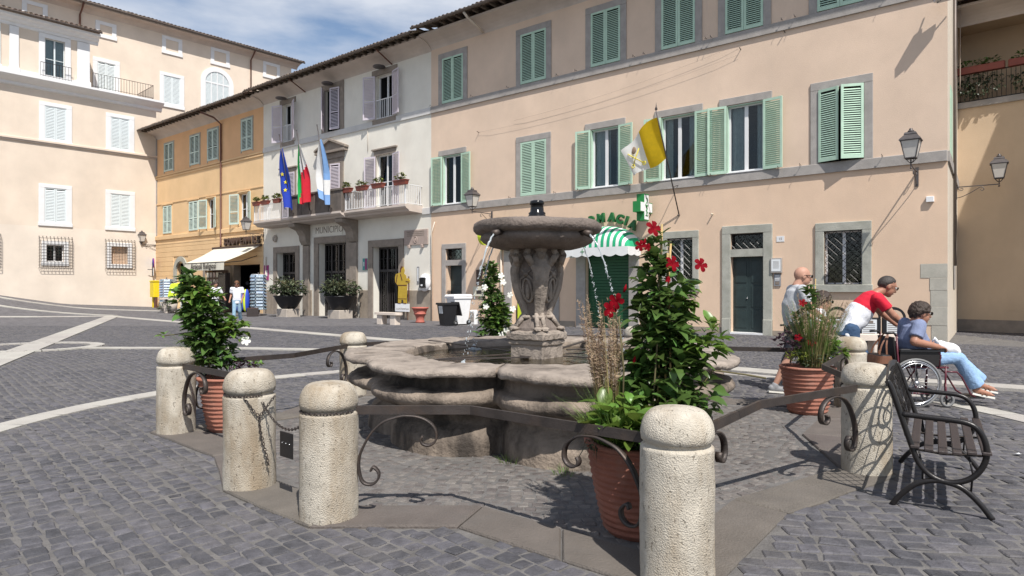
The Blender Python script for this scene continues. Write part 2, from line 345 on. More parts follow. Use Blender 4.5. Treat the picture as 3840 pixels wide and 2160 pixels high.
# ------------------------------------------------------------------ mesh builder
class MB:
    def __init__(s):
        s.v = []; s.f = []; s.m = []; s.s = []
    def add(s, vs, fs, mi=0, sm=False):
        b = len(s.v)
        s.v.extend([tuple(p) for p in vs])
        for f in fs:
            s.f.append([b + i for i in f]); s.m.append(mi); s.s.append(sm)
        return s
    def box(s, x0, x1, y0, y1, z0, z1, mi=0, mtx=None):
        p = [(x0, y0, z0), (x1, y0, z0), (x1, y1, z0), (x0, y1, z0), (x0, y0, z1), (x1, y0, z1), (x1, y1, z1), (x0, y1, z1)]
        if mtx is not None: p = [mtx @ Vector(q) for q in p]
        return s.add(p, [(0, 3, 2, 1), (4, 5, 6, 7), (0, 1, 5, 4), (1, 2, 6, 5), (2, 3, 7, 6), (3, 0, 4, 7)], mi)
    def bbox(s, x0, x1, y0, y1, z0, z1, b=0.01, mi=0, mtx=None):
        """box with chamfered vertical and top edges"""
        lo = [(x0 + b, y0), (x1 - b, y0), (x1, y0 + b), (x1, y1 - b), (x1 - b, y1), (x0 + b, y1), (x0, y1 - b), (x0, y0 + b)]
        cx, cy = (x0 + x1) / 2, (y0 + y1) / 2
        hx, hy = (x1 - x0) / 2, (y1 - y0) / 2
        top = [(cx + (x - cx) * (hx - b) / hx, cy + (y - cy) * (hy - b) / hy) for x, y in lo]
        p = [(x, y, z0) for x, y in lo] + [(x, y, z1 - b) for x, y in lo] + [(x, y, z1) for x, y in top]
        if mtx is not None: p = [mtx @ Vector(q) for q in p]
        f = [tuple(range(7, -1, -1)), tuple(range(16, 24))]
        for k in range(2):
            for i in range(8):
                j = (i + 1) % 8
                f.append((k * 8 + i, k * 8 + j, k * 8 + 8 + j, k * 8 + 8 + i))
        return s.add(p, f, mi)
    def tube(s, pts, r, n=6, mi=0, closed=False, cap=True, sm=True):
        pts = [Vector(p) for p in pts]
        k = len(pts)
        rs = r if isinstance(r, (list, tuple)) else [r] * k
        up = None; vs = []
        for i, p in enumerate(pts):
            if closed: t = pts[(i + 1) % k] - pts[i - 1]
            else: t = pts[min(i + 1, k - 1)] - pts[max(i - 1, 0)]
            if t.length < 1e-9: t = Vector((0, 0, 1))
            t.normalize()
            if up is None:
                up = Vector((0, 0, 1)) if abs(t.z) < 0.9 else Vector((1, 0, 0))
            a = up - t * up.dot(t)
            if a.length < 1e-6: a = t.orthogonal()
            a.normalize(); up = a
            b = t.cross(a)
            for j in range(n):
                q = 2 * PI * j / n
                vs.append(p + (a * math.cos(q) + b * math.sin(q)) * rs[i])
        fs = []
        for i in range(k if closed else k - 1):
            i2 = (i + 1) % k
            for j in range(n):
                j2 = (j + 1) % n
                fs.append((i * n + j, i * n + j2, i2 * n + j2, i2 * n + j))
        if cap and not closed:
            fs.append(tuple(range(n - 1, -1, -1))); fs.append(tuple((k - 1) * n + j for j in range(n)))
        return s.add(vs, fs, mi, sm)
    def strip(s, pts, side, w, t, mi=0, sm=False):
        """flat bar swept along pts; side = constant vector across the bar, w its width, t its thickness"""
        pts = [Vector(p) for p in pts]; side = Vector(side).normalized()
        k = len(pts); vs = []
        for i, p in enumerate(pts):
            tg = (pts[min(i + 1, k - 1)] - pts[max(i - 1, 0)])
            tg.normalize()
            nn = tg.cross(side); nn.normalize()
            for a, b in ((-1, -1), (1, -1), (1, 1), (-1, 1)):
                vs.append(p + side * (a * w / 2) + nn * (b * t / 2))
        fs = [(3, 2, 1, 0), tuple((k - 1) * 4 + j for j in range(4))]
        for i in range(k - 1):
            for j in range(4):
                j2 = (j + 1) % 4
                fs.append((i * 4 + j, i * 4 + j2, i * 4 + 4 + j2, i * 4 + 4 + j))
        return s.add(vs, fs, mi, sm)
    def lathe(s, prof, n=32, c=(0, 0, 0), mi=0, sm=True, fn=None, a0=0, a1=2 * PI):
        full = abs(a1 - a0 - 2 * PI) < 1e-6
        vs = []; k = len(prof); nn = n if full else n + 1
        for i, (r, z) in enumerate(prof):
            for j in range(nn):
                q = a0 + (a1 - a0) * j / n
                p = Vector((c[0] + r * math.cos(q), c[1] + r * math.sin(q), c[2] + z))
                if fn: p = fn(p, q, i)
                vs.append(p)
        fs = []
        for i in range(k - 1):
            for j in range(n):
                j2 = (j + 1) % nn
                fs.append((i * nn + j, i * nn + j2, (i + 1) * nn + j2, (i + 1) * nn + j))
        if full:
            if prof[0][0] > 1e-5: fs.append(tuple(range(nn - 1, -1, -1)))
            if prof[-1][0] > 1e-5: fs.append(tuple((k - 1) * nn + j for j in range(nn)))
        return s.add(vs, fs, mi, sm)
    def ball(s, c, r, nu=10, nv=7, mi=0, mtx=None):
        if not isinstance(r, (list, tuple)): r = (r, r, r)
        vs = []; fs = []
        for i in range(nv + 1):
            t = PI * i / nv
            for j in range(nu):
                q = 2 * PI * j / nu
                p = Vector((r[0] * math.sin(t) * math.cos(q), r[1] * math.sin(t) * math.sin(q), r[2] * math.cos(t)))
                if mtx is not None: p = mtx @ p
                vs.append(p + Vector(c))
        for i in range(nv):
            for j in range(nu):
                j2 = (j + 1) % nu
                fs.append((i * nu + j, i * nu + nu + j, i * nu + nu + j2, i * nu + j2))
        return s.add(vs, fs, mi, True)
    def caps(s, p0, p1, r0, r1, n=10, mi=0):
        s.tube([p0, p1], [r0, r1], n, mi); s.ball(p0, r0, n, 6, mi); s.ball(p1, r1, n, 6, mi)
        return s
    def prism(s, poly, y0, y1, mi=0, mside=None):
        """polygon in the x-z plane extruded from y0 to y1"""
        n = len(poly)
        vs = [(x, y0, z) for x, z in poly] + [(x, y1, z) for x, z in poly]
        s.add(vs, [tuple(range(n)), tuple(range(2 * n - 1, n - 1, -1))], mi)
        s.add(vs, [(i, i + n, (i + 1) % n + n, (i + 1) % n) for i in range(n)], mi if mside is None else mside)
        return s
    def prismz(s, poly, z0, z1, mi=0):
        n = len(poly)
        vs = [(x, y, z0) for x, y in poly] + [(x, y, z1) for x, y in poly]
        fs = [tuple(range(n - 1, -1, -1)), tuple(range(n, 2 * n))] + [(i, (i + 1) % n, (i + 1) % n + n, i + n) for i in range(n)]
        return s.add(vs, fs, mi)
    def mesh(s, name, mats, fixn=False):
        me = bpy.data.meshes.new(name)
        me.from_pydata([tuple(p) for p in s.v], [], s.f)
        if not isinstance(mats, (list, tuple)): mats = [mats]
        for m in mats: me.materials.append(M[m] if isinstance(m, str) else m)
        me.polygons.foreach_set('material_index', s.m)
        me.polygons.foreach_set('use_smooth', s.s)
        if fixn:
            bm = bmesh.new(); bm.from_mesh(me)
            bmesh.ops.recalc_face_normals(bm, faces=bm.faces)
            bm.to_mesh(me); bm.free()
        me.update()
        return me
    def build(s, name, mats, parent=None, loc=None, rz=None, fixn=True):
        return put(name, s.mesh(name, mats, fixn), parent, loc, rz)

def put(name, me, parent=None, loc=None, rz=None, scale=None):
    o = bpy.data.objects.new(name, me)
    COL.objects.link(o)
    if parent is not None: o.parent = parent
    if loc is not None: o.location = loc
    if rz is not None: o.rotation_euler = (0, 0, rz) if not isinstance(rz, (tuple, list)) else rz
    if scale is not None: o.scale = scale
    return o

def tag(o, label, cat, group=None):
    o['label'] = label; o['category'] = cat
    if group: o['group'] = group
    return o

def thing(name, label, cat, loc=(0, 0, 0), rz=0, group=None):
    o = bpy.data.objects.new(name, None)
    o.empty_display_size = 0.2
    COL.objects.link(o)
    o.location = loc; o.rotation_euler = (0, 0, rz)
    return tag(o, label, cat, group)

def structure(o):
    o['kind'] = 'structure'; return o
def stuff(o):
    o['kind'] = 'stuff'; return o

def box(name, m, parent, x0, x1, y0, y1, z0, z1, b=0):
    mb = MB()
    if b: mb.bbox(min(x0, x1), max(x0, x1), min(y0, y1), max(y0, y1), z0, z1, b)
    else: mb.box(min(x0, x1), max(x0, x1), min(y0, y1), max(y0, y1), z0, z1)
    return mb.build(name, m, parent, fixn=False)

def text_mesh(txt, size, depth, bold=0.0):
    cu = bpy.data.curves.new('lettering', 'FONT')
    cu.body = txt; cu.size = size; cu.extrude = depth / 2; cu.offset = bold
    cu.align_x = 'CENTER'; cu.align_y = 'CENTER'; cu.resolution_u = 3
    ob = bpy.data.objects.new('lettering', cu)
    COL.objects.link(ob)
    bpy.context.view_layer.update()
    dg = bpy.context.evaluated_depsgraph_get()
    me = bpy.data.meshes.new_from_object(ob.evaluated_get(dg))
    bpy.data.objects.remove(ob); bpy.data.curves.remove(cu)
    return me

def wall_text(name, txt, size, m, parent, s, e, z, depth=0.02, bold=0.0, sx=1.0, roll=0.0):
    """lettering that reads from outside a wall whose local y axis points out of the wall"""
    me = text_mesh(txt, size, depth, bold)
    me.materials.clear(); me.materials.append(M[m])
    mt = Matrix(((-sx, 0, 0, 0), (0, 0, 1, 0), (0, 1, 0, 0), (0, 0, 0, 1)))
    me.transform(mt)
    o = put(name, me, parent, (s, e, z))
    o.rotation_euler = (0, roll, 0)
    return o
# ================================================================== setting: ground
PAL_O = Vector((-26.42, 48.7, 0)); PAL_D = Vector((.672, .741, 0)); PAL_N = Vector((.741, -.672, 0))
FAC_O = Vector((12.0, 18.07, 0)); FAC_D = Vector((-.7817, .6237, 0)); FAC_N = Vector((-.6237, -.7817, 0))
FAC_RZ = math.atan2(.6237, -.7817)
PAL_RZ = math.atan2(-.741, -.672)
FC = (0.29, 7.6)                               # fountain centre

def gz(x, y):
    """ground height: flat square that climbs a little in front of the palace"""
    x = np.asarray(x, float); y = np.asarray(y, float)
    dx = x - PAL_O.x; dy = y - PAL_O.y
    q = dx * PAL_N.x + dy * PAL_N.y
    s = dx * PAL_D.x + dy * PAL_D.y
    base = np.where(s > -5.8, .14 + .057 * np.clip(-s, 0, 5.8), .47 + .18 * (-s - 5.8))
    base = np.clip(base, .0, 4)
    fall = np.clip(1 - np.clip(q, 0, None) / 14, 0, 1) ** 1.5
    return base * fall
def gzf(x, y): return float(gz(x, y))

K = [(-3.5, 6.84), (-2.5, 5.95), (-1.99, 4.98), (-1.2, 4.3), (-.27, 4.3), (.85, 3.38), (1.7, 4.5), (2.9, 5.35), (3.15, 6.65),
     (4.28, 8.3), (2.85, 8.7), (2.0, 10.6), (-.1, 11.0), (-2.24, 9.25), (-2.6, 7.8)]
def offset_poly(P, d):
    out = []
    n = len(P)
    for i in range(n):
        a, b, c = Vector(P[i - 1]), Vector(P[i]), Vector(P[(i + 1) % n])
        t1 = (b - a).normalized(); t2 = (c - b).normalized()
        n1 = Vector((-t1.y, t1.x)); n2 = Vector((-t2.y, t2.x))
        m = (n1 + n2); m.normalize()
        k = d / max(.45, m.dot(n1))
        out.append(b + m * k)
    return out
KIN = offset_poly(K, .19)                      # K runs counter-clockwise seen from above, left = inside
KOUT = offset_poly(K, -.19)
def inside(P, x, y):
    x = np.asarray(x); y = np.asarray(y)
    r = np.zeros(x.shape, bool)
    n = len(P)
    for i in range(n):
        x1, y1 = P[i - 1][0], P[i - 1][1]; x2, y2 = P[i][0], P[i][1]
        c = ((y1 > y) != (y2 > y))
        with np.errstate(divide='ignore', invalid='ignore'):
            r ^= c & (x < (x2 - x1) * (y - y1) / (y2 - y1 + 1e-12) + x1)
    return r

# travertine bands: polylines + width
ring = [(FC[0] - .1 + 5.72 * math.cos(a), FC[1] - .4 + 5.72 * math.sin(a)) for a in [R(d) for d in range(0, 361, 6)]]
sw = [(-12.3 + 1.5 * math.cos(R(d)), 16.75 + 1.35 * math.sin(R(d))) for d in range(0, 361, 12)]
BANDS = [(ring, .34), ([(-21.5, 35.3), (4.9, 11.6)], .55), ([(-21.5, 35.3), (-40, 22.0)], .55), ([(-21.5, 35.3), (-10.8, 13.8), (-7, 6.2)], .65),
         ([(-10.7, 16.5), (-6.8, 16.4), (-2.0, 15.5)], .36), (sw, .32), ([(-32, 40.5), (-20.6, 41.5)], .5), ([(-36, 38.0), (-21.5, 35.6)], .35),
         ([(4.9, 11.6), (9.6, 8.3)], .5)]
def band_dist(x, y):
    best = np.full(np.shape(x), 9.0)
    for P, wd in BANDS:
        for (x1, y1), (x2, y2) in zip(P[:-1], P[1:]):
            dx, dy = x2 - x1, y2 - y1
            L2 = dx * dx + dy * dy
            t = np.clip(((x - x1) * dx + (y - y1) * dy) / L2, 0, 1)
            dd = np.hypot(x - x1 - t * dx, y - y1 - t * dy) - wd / 2
            best = np.minimum(best, dd)
    return best

# bedding sheet
def make_ground():
    xs = np.unique(np.concatenate([np.linspace(-90, -45, 10), np.linspace(-45, 20, 90), np.linspace(20, 80, 13)]))
    ys = np.unique(np.concatenate([np.linspace(-60, 0, 16), np.linspace(0, 62, 90), np.linspace(62, 120, 8)]))
    X, Y = np.meshgrid(xs, ys)
    Z = gz(X, Y) - .005
    vs = np.stack([X, Y, Z], -1).reshape(-1, 3)
    nx = len(xs)
    fs = [(j * nx + i, j * nx + i + 1, (j + 1) * nx + i + 1, (j + 1) * nx + i) for j in range(len(ys) - 1) for i in range(nx - 1)]
    mb = MB(); mb.add(vs, fs, 0, True)
    return structure(mb.build('square_ground', 'mortar', fixn=False))
ground = make_ground()

# far paving: the bedding material also carries small setts where single stones are no longer built
def paving_material():
    m = M['mortar']; nt = m.node_tree; N = nt.nodes.new; L = nt.links.new
    b = nt.nodes['Principled BSDF']
    src = b.inputs['Base Color'].links[0].from_socket
    g = N('ShaderNodeNewGeometry')
    vo = N('ShaderNodeTexVoronoi'); vo.inputs['Scale'].default_value = 6.2; vo.feature = 'F1'
    L(g.outputs['Position'], vo.inputs['Vector'])
    hs = N('ShaderNodeHueSaturation'); hs.inputs['Color'].default_value = (.112, .107, .112, 1)
    mr = N('ShaderNodeMapRange'); mr.inputs['To Min'].default_value = .75; mr.inputs['To Max'].default_value = 1.25
    sx = N('ShaderNodeSeparateColor'); L(vo.outputs['Color'], sx.inputs[0]); L(sx.outputs[0], mr.inputs['Value'])
    L(mr.outputs['Result'], hs.inputs['Value'])
    sp = N('ShaderNodeSeparateXYZ'); L(g.outputs['Position'], sp.inputs[0])
    r2 = N('ShaderNodeMapRange'); r2.clamp = True
    r2.inputs['From Min'].default_value = 25.0; r2.inputs['From Max'].default_value = 27.5
    L(sp.outputs['Y'], r2.inputs['Value'])
    mx = N('ShaderNodeMix'); mx.data_type = 'RGBA'
    L(r2.outputs['Result'], mx.inputs['Factor']); L(src, mx.inputs['A']); L(hs.outputs['Color'], mx.inputs['B'])
    L(mx.outputs['Result'], b.inputs['Base Color'])
paving_material()

rs = np.random.RandomState(5)
def cobble_grid(theta, row, ln, x0, x1, y0, y1):
    """running-bond rows of setts; returns centre, angle, length, width"""
    c, s_ = math.cos(theta), math.sin(theta)
    cx, cy = (x0 + x1) / 2, (y0 + y1) / 2
    rad = math.hypot(x1 - x0, y1 - y0) / 2
    out = []
    v = -rad
    while v < rad:
        rw = row * (1 + rs.uniform(-.12, .12))
        n = int(2 * rad / ln) + 2
        lens = ln * (1 + rs.uniform(-.34, .34, n))
        u = np.cumsum(lens) - lens / 2 - rad + rs.uniform(0, ln)
        vv = v + rw / 2 + .035 * np.sin(u * .9 + v * .7) + rs.uniform(-.008, .008, n)
        X = cx + u * c - vv * s_; Y = cy + u * s_ + vv * c
        out.append(np.stack([X, Y, theta + rs.uniform(-.10, .10, n), lens - rs.uniform(.010, .022, n), np.full(n, rw) - rs.uniform(.010, .022, n)], 1))
        v += rw
    A = np.concatenate(out)
    k = (A[:, 0] > x0) & (A[:, 0] < x1) & (A[:, 1] > y0) & (A[:, 1] < y1)
    return A[k]
G1 = cobble_grid(R(-46), .115, .128, -22, 24, 2.2, 26.5)
G2 = cobble_grid(R(-10), .128, .158, -22, 24, 2.2, 26.5)
def right_side(x, y):
    return np.where(y < 7.6, x > .85 + (3.4 - y) * .02, x > 1.2 + (y - 7.6) * .3)
G = np.concatenate([G1[~right_side(G1[:, 0], G1[:, 1])], G2[right_side(G2[:, 0], G2[:, 1])]])
x, y = G[:, 0], G[:, 1]
facd = (x - FAC_O.x) * FAC_N.x + (y - FAC_O.y) * FAC_N.y
keep = (np.abs(x) < .83 * y + .9) & ~inside([tuple(p) for p in KOUT], x, y) & (band_dist(x, y) > .05)
keep &= (facd > .1) | (x > 14.5)
G = G[keep]
# fan floor inside the kerb: rings of small setts round the basin
F_ = []
r = 1.75
while r < 4.9:
    rw = .086 * (1 + rs.uniform(-.06, .06))
    n = int(2 * PI * r / .094)
    a = (np.arange(n) + rs.uniform(0, 1)) * 2 * PI / n + rs.uniform(-.25, .25, n) * .03 / r
    rr = r + .03 * np.sin(a * 26) + rs.uniform(-.006, .006, n)
    F_.append(np.stack([FC[0] + rr * np.cos(a), FC[1] + rr * np.sin(a), a + PI / 2 + rs.uniform(-.08, .08, n),
                        np.full(n, 2 * PI * r / n) - rs.uniform(.010, .02, n), np.full(n, rw) - rs.uniform(.010, .018, n)], 1))
    r += rw
Fl = np.concatenate(F_)
Fl = Fl[inside([tuple(p) for p in offset_poly(K, .24)], Fl[:, 0], Fl[:, 1])]

OCT = np.array([(-.5, -.40), (-.42, -.5), (.42, -.5), (.5, -.40), (.5, .40), (.42, .5), (-.42, .5), (-.5, .40)])
QUAD = np.array([(-.5, -.5), (.5, -.5), (.5, .5), (-.5, .5)])
def cobble_arrays(A, shape, hh, inset):
    n = len(A); k = len(shape)
    ct, st = np.cos(A[:, 2])[:, None], np.sin(A[:, 2])[:, None]
    jit = rs.uniform(-.085, .085, (n, k, 2))
    P = shape[None] + jit
    lx = P[:, :, 0] * A[:, 3][:, None]; ly = P[:, :, 1] * A[:, 4][:, None]
    ins = 1 - inset / np.minimum(A[:, 3], A[:, 4])[:, None]
    def world(a, b, z):
        X = A[:, 0][:, None] + a * ct - b * st; Y = A[:, 1][:, None] + a * st + b * ct
        return np.stack([X, Y, z], -1)
    zb = gz(A[:, 0], A[:, 1])[:, None]
    h = zb + rs.uniform(-.004, hh, n)[:, None] + rs.uniform(-.03, .03, (n, 1)) * lx + rs.uniform(-.03, .03, (n, 1)) * ly
    bot = world(lx, ly, np.broadcast_to(zb - .02, lx.shape))
    mid = world(lx, ly, h - .006)
    top = world(lx * ins, ly * ins, h)
    return bot, mid, top
def cobble_stuff(name, A, m, shape, hh, inset, parent):
    n = len(A); k = len(shape)
    bot, mid, top = cobble_arrays(A, shape, hh, inset)
    V = np.concatenate([mid if k == 4 else bot, top] if k == 4 else [bot, mid, top], 1)
    per = V.shape[1]
    lay = per // k
    faces = []
    for l in range(lay - 1):
        for j in range(k):
            j2 = (j + 1) % k
            faces.append((l * k + j, l * k + j2, (l + 1) * k + j2, (l + 1) * k + j))
    if k == 4:
        V[:, :4, 2] -= .014
    quads = np.array(faces)[None] + (np.arange(n) * per)[:, None, None]
    tops = np.arange((lay - 1) * k, lay * k)[None] + (np.arange(n) * per)[:, None]
    me = bpy.data.meshes.new(name)
    vs = V.reshape(-1, 3)
    nq = quads.shape[0] * quads.shape[1]
    me.vertices.add(len(vs)); me.vertices.foreach_set('co', vs.ravel())
    loops = np.concatenate([quads.reshape(-1), tops.reshape(-1)])
    me.loops.add(len(loops)); me.loops.foreach_set('vertex_index', loops.astype(np.int32))
    starts = np.concatenate([np.arange(nq) * 4, nq * 4 + np.arange(n) * k]).astype(np.int32)
    me.polygons.add(len(starts)); me.polygons.foreach_set('loop_start', starts)
    me.update(calc_edges=True); me.validate()
    me.materials.append(M[m])
    return stuff(put(name, me, parent))
def cobble_single(name, A, m, hh, inset, parent):
    var = []
    for i in range(14):
        Z = np.array([[0, 0, 0, 1, 1]], float)
        global gz
        k = 8
        P = OCT + rs.uniform(-.085, .085, (k, 2))
        tl = rs.uniform(-.006, .006, 2)
        vs = [(p[0], p[1], -.02) for p in P] + [(p[0], p[1], -.006 + tl[0] * p[0] + tl[1] * p[1]) for p in P] + \
             [(p[0] * .86, p[1] * .84, tl[0] * p[0] + tl[1] * p[1] + .001) for p in P]
        fs = [tuple(range(16, 24))]
        for l in range(2):
            for j in range(8):
                fs.append((l * 8 + j, l * 8 + (j + 1) % 8, (l + 1) * 8 + (j + 1) % 8, (l + 1) * 8 + j))
        mb = MB(); mb.add(vs, fs)
        var.append(mb.mesh(name, m))
    for a in A:
        o = put(name, var[rs.randint(14)], parent, (a[0], a[1], rs.uniform(-.003, hh)), a[2])
        o.scale = (a[3], a[4], 1)
near = (np.abs(G[:, 0]) < .80 * G[:, 1]) & (G[:, 1] > 3.3)
order = np.argsort(np.where(near, G[:, 1], 99))
first = order[:300]; rest = order[300:]
cobble_single('cobblestone', G[first], 'cobble', .004, .02, ground)
Gr = G[rest]
cobble_stuff('cobblestones', Gr[Gr[:, 1] < 9], 'cobble', OCT, .004, .022, ground)
cobble_stuff('cobblestones', Gr[Gr[:, 1] >= 9], 'cobble', QUAD, .004, .022, ground)

floor_ = structure(put('fountain_floor', bpy.data.meshes.new('fountain_floor'), None))
mb = MB(); mb.add([(p.x, p.y, -.0025) for p in offset_poly(K, .1)][::1], [tuple(range(len(K)))])
floor_.data = mb.mesh('fountain_floor', 'mortar')
order = np.argsort(Fl[:, 1])
cobble_single('small_cobblestone', Fl[order[:300]], 'small_cobble', .004, .014, floor_)
cobble_stuff('small_cobblestones', Fl[order[300:]], 'small_cobble', OCT, .004, .016, floor_)

# kerb slabs round the fountain
kerb = bpy.data.objects.new('fountain_kerb', None); COL.objects.link(kerb); structure(kerb)
for i in range(len(K)):
    a0, a1 = KIN[i], KIN[(i + 1) % len(K)]; b0, b1 = KOUT[i], KOUT[(i + 1) % len(K)]
    n = max(1, round((a1 - a0).length / .85))
    for j in range(n):
        g = .004
        t0 = j / n + g; t1 = (j + 1) / n - g
        q = [b0.lerp(b1, t0), b0.lerp(b1, t1), a0.lerp(a1, t1), a0.lerp(a1, t0)]
        wob = [rnd.uniform(-.012, .012) for _ in range(4)]
        mb = MB()
        z = .017 + rnd.uniform(-.003, .003)
        mid = [(q[0] + q[1]) / 2 + (q[0] - q[3]).normalized() * rnd.uniform(-.012, .018)]
        ring_ = [q[0], mid[0], q[1], q[2], q[3]]
        cc = sum(ring_, Vector((0, 0))) / 5
        top = [cc + (p - cc) * .965 for p in ring_]
        n5 = 5
        vs = [(p.x, p.y, -.03) for p in ring_] + [(p.x, p.y, z - .012) for p in ring_] + [(p.x, p.y, z) for p in top]
        fs = [tuple(range(10, 15))] + [(l * 5 + k, l * 5 + (k + 1) % 5, l * 5 + 5 + (k + 1) % 5, l * 5 + 5 + k) for l in range(2) for k in range(5)]
        mb.add(vs, fs)
        mb.build('kerb_stone', 'kerb_stone', kerb)

# travertine bands, slab by slab
bands = bpy.data.objects.new('paving_bands', None); COL.objects.link(bands); structure(bands)
used_z = 0
for bi, (P, wd) in enumerate(BANDS):
    for (x1, y1), (x2, y2) in zip(P[:-1], P[1:]):
        if max(y1, y2) < 1.5: continue
        a = Vector((x1, y1)); b = Vector((x2, y2))
        t = (b - a); Ln = t.length; t.normalize(); nn = Vector((-t.y, t.x))
        n = max(1, round(Ln / 1.1))
        for j in range(n):
            e = .003 if Ln > 1.5 else .0
            p = a + t * (Ln * j / n + e); q = a + t * (Ln * (j + 1) / n - e)
            c4 = [p - nn * wd / 2, q - nn * wd / 2, q + nn * wd / 2, p + nn * wd / 2]
            mb = MB()
            zt = .006 + bi * .0042
            vs = [(v.x, v.y, gzf(v.x, v.y) - .03) for v in c4] + [(v.x, v.y, gzf(v.x, v.y) + zt) for v in c4]
            mb.add(vs, [(4, 5, 6, 7), (0, 1, 5, 4), (1, 2, 6, 5), (2, 3, 7, 6), (3, 0, 4, 7)])
            mb.build('paving_slab', 'strip_stone', bands)
# ================================================================== buildings
class Fac:
    """facade frame: s runs left along the wall, e outwards, z up; parts are children of the building's Empty"""
    def __init__(f, root, s0): f.root = root; f.s0 = s0
    def box(f, name, m, sa, sb, ea, eb, za, zb, parent=None, b=0):
        return box(name, m, parent or f.root, sa - f.s0, sb - f.s0, ea, eb, za, zb, b)
    def mb(f, mb, name, mats, parent=None):
        mb.v = [(p[0] - f.s0, p[1], p[2]) for p in mb.v]
        return mb.build(name, mats, parent or f.root)

def facw(s, e=0, z=0):
    return FAC_O + FAC_D * s + FAC_N * e + Vector((0, 0, z))

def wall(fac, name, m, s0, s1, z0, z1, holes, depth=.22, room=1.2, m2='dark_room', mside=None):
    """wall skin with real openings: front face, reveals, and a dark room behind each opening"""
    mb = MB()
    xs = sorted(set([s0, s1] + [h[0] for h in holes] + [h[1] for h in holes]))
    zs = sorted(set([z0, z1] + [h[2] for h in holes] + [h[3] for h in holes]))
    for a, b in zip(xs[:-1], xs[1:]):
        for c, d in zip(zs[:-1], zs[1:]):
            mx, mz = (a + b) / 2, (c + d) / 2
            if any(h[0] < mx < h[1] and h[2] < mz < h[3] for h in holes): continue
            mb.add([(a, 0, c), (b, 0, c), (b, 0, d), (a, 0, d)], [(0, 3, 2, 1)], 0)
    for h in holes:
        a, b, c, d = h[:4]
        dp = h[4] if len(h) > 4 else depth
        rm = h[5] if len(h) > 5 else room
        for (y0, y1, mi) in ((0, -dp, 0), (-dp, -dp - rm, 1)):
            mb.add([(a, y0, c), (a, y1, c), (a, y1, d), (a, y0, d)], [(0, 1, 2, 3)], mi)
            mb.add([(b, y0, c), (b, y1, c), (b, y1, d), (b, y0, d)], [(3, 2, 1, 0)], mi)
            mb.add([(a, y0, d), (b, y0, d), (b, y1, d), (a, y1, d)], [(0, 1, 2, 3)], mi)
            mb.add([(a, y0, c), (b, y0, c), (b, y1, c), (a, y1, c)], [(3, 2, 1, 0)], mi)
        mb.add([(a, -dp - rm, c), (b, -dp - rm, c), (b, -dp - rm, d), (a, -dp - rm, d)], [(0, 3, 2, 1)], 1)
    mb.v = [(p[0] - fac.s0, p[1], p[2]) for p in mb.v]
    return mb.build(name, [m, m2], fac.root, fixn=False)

def surround(fac, m, a, b, z0, z1, wd=.25, e=.05, top=None, sill=None, name='window_surround', parent=None):
    """stone frame round an opening a..b, z0..z1"""
    t = wd if top is None else top
    mb = MB()
    mb.bbox(a - wd, a, -.01, e, z0, z1, .012); mb.bbox(b, b + wd, -.01, e, z0, z1, .012)
    mb.bbox(a - wd, b + wd, -.01, e + .003, z1, z1 + t, .012)
    if sill: mb.bbox(a - wd - .03, b + wd + .03, -.01, e + .03, z0 - sill, z0, .012)
    mb.v = [(p[0] - fac.s0, p[1], p[2]) for p in mb.v]
    return mb.build(name, m, parent or fac.root, fixn=False)

SLAT = {}
INDIV = [300]
def leaf(fac, m, hs, e, z0, w_, h, ang, indiv=False, pitch=.066, tone=None, parent=None, mid=True, mir=False):
    """one louvred shutter leaf hinged at s=hs; ang 0 keeps it along +s, 180 along -s"""
    mb = MB()
    st = .075
    mb.bbox(0, st, -.02, .02, 0, h, .004); mb.bbox(w_ - st, w_, -.02, .02, 0, h, .004)
    mb.box(st, w_ - st, -.019, .019, 0, .10); mb.box(st, w_ - st, -.019, .019, h - .08, h)
    if mid: mb.box(st, w_ - st, -.019, .019, h * .40, h * .40 + .07)
    o = mb.build('shutter', m, parent or fac.root, (hs - fac.s0, e, z0), R(ang), fixn=False)
    zs = []
    z = .10 + pitch * .5
    while z < h - .08 - pitch * .3:
        if not (mid and h * .40 - pitch * .35 < z < h * .40 + .07 + pitch * .35): zs.append(z)
        z += pitch
    flip = 1 if abs(((ang + 90) % 360) - 90) < 90 else 1
    tilt = 1 if True else -1
    def slat_vs(mbx, z):
        d = .017; hh = pitch * (.40 if m == 'pale_shutter' else .27)
        # outer (viewer) edge low, inner edge high when the leaf faces out
        y0, y1 = (.017, -.015) if not mir else (-.017, .015)
        mbx.add([(st, y0, z - hh), (w_ - st, y0, z - hh), (w_ - st, y1, z + hh), (st, y1, z + hh),
                 (st, y0 - .002, z - hh - .012), (w_ - st, y0 - .002, z - hh - .012), (w_ - st, y1 - .002, z + hh - .012), (st, y1 - .002, z + hh - .012)],
                [(0, 1, 2, 3), (7, 6, 5, 4), (0, 4, 5, 1), (3, 2, 6, 7)])
    if indiv and INDIV[0] >= len(zs):
        INDIV[0] -= len(zs)
        key = (m, round(w_, 3), pitch, mir)
        if key not in SLAT:
            q = MB(); slat_vs(q, 0); SLAT[key] = q.mesh('slat', m)
        for z in zs: put('slat', SLAT[key], o, (0, 0, z))
    else:
        q = MB()
        for z in zs: slat_vs(q, z)
        stuff(q.build('slats', m, o, fixn=False))
    return o

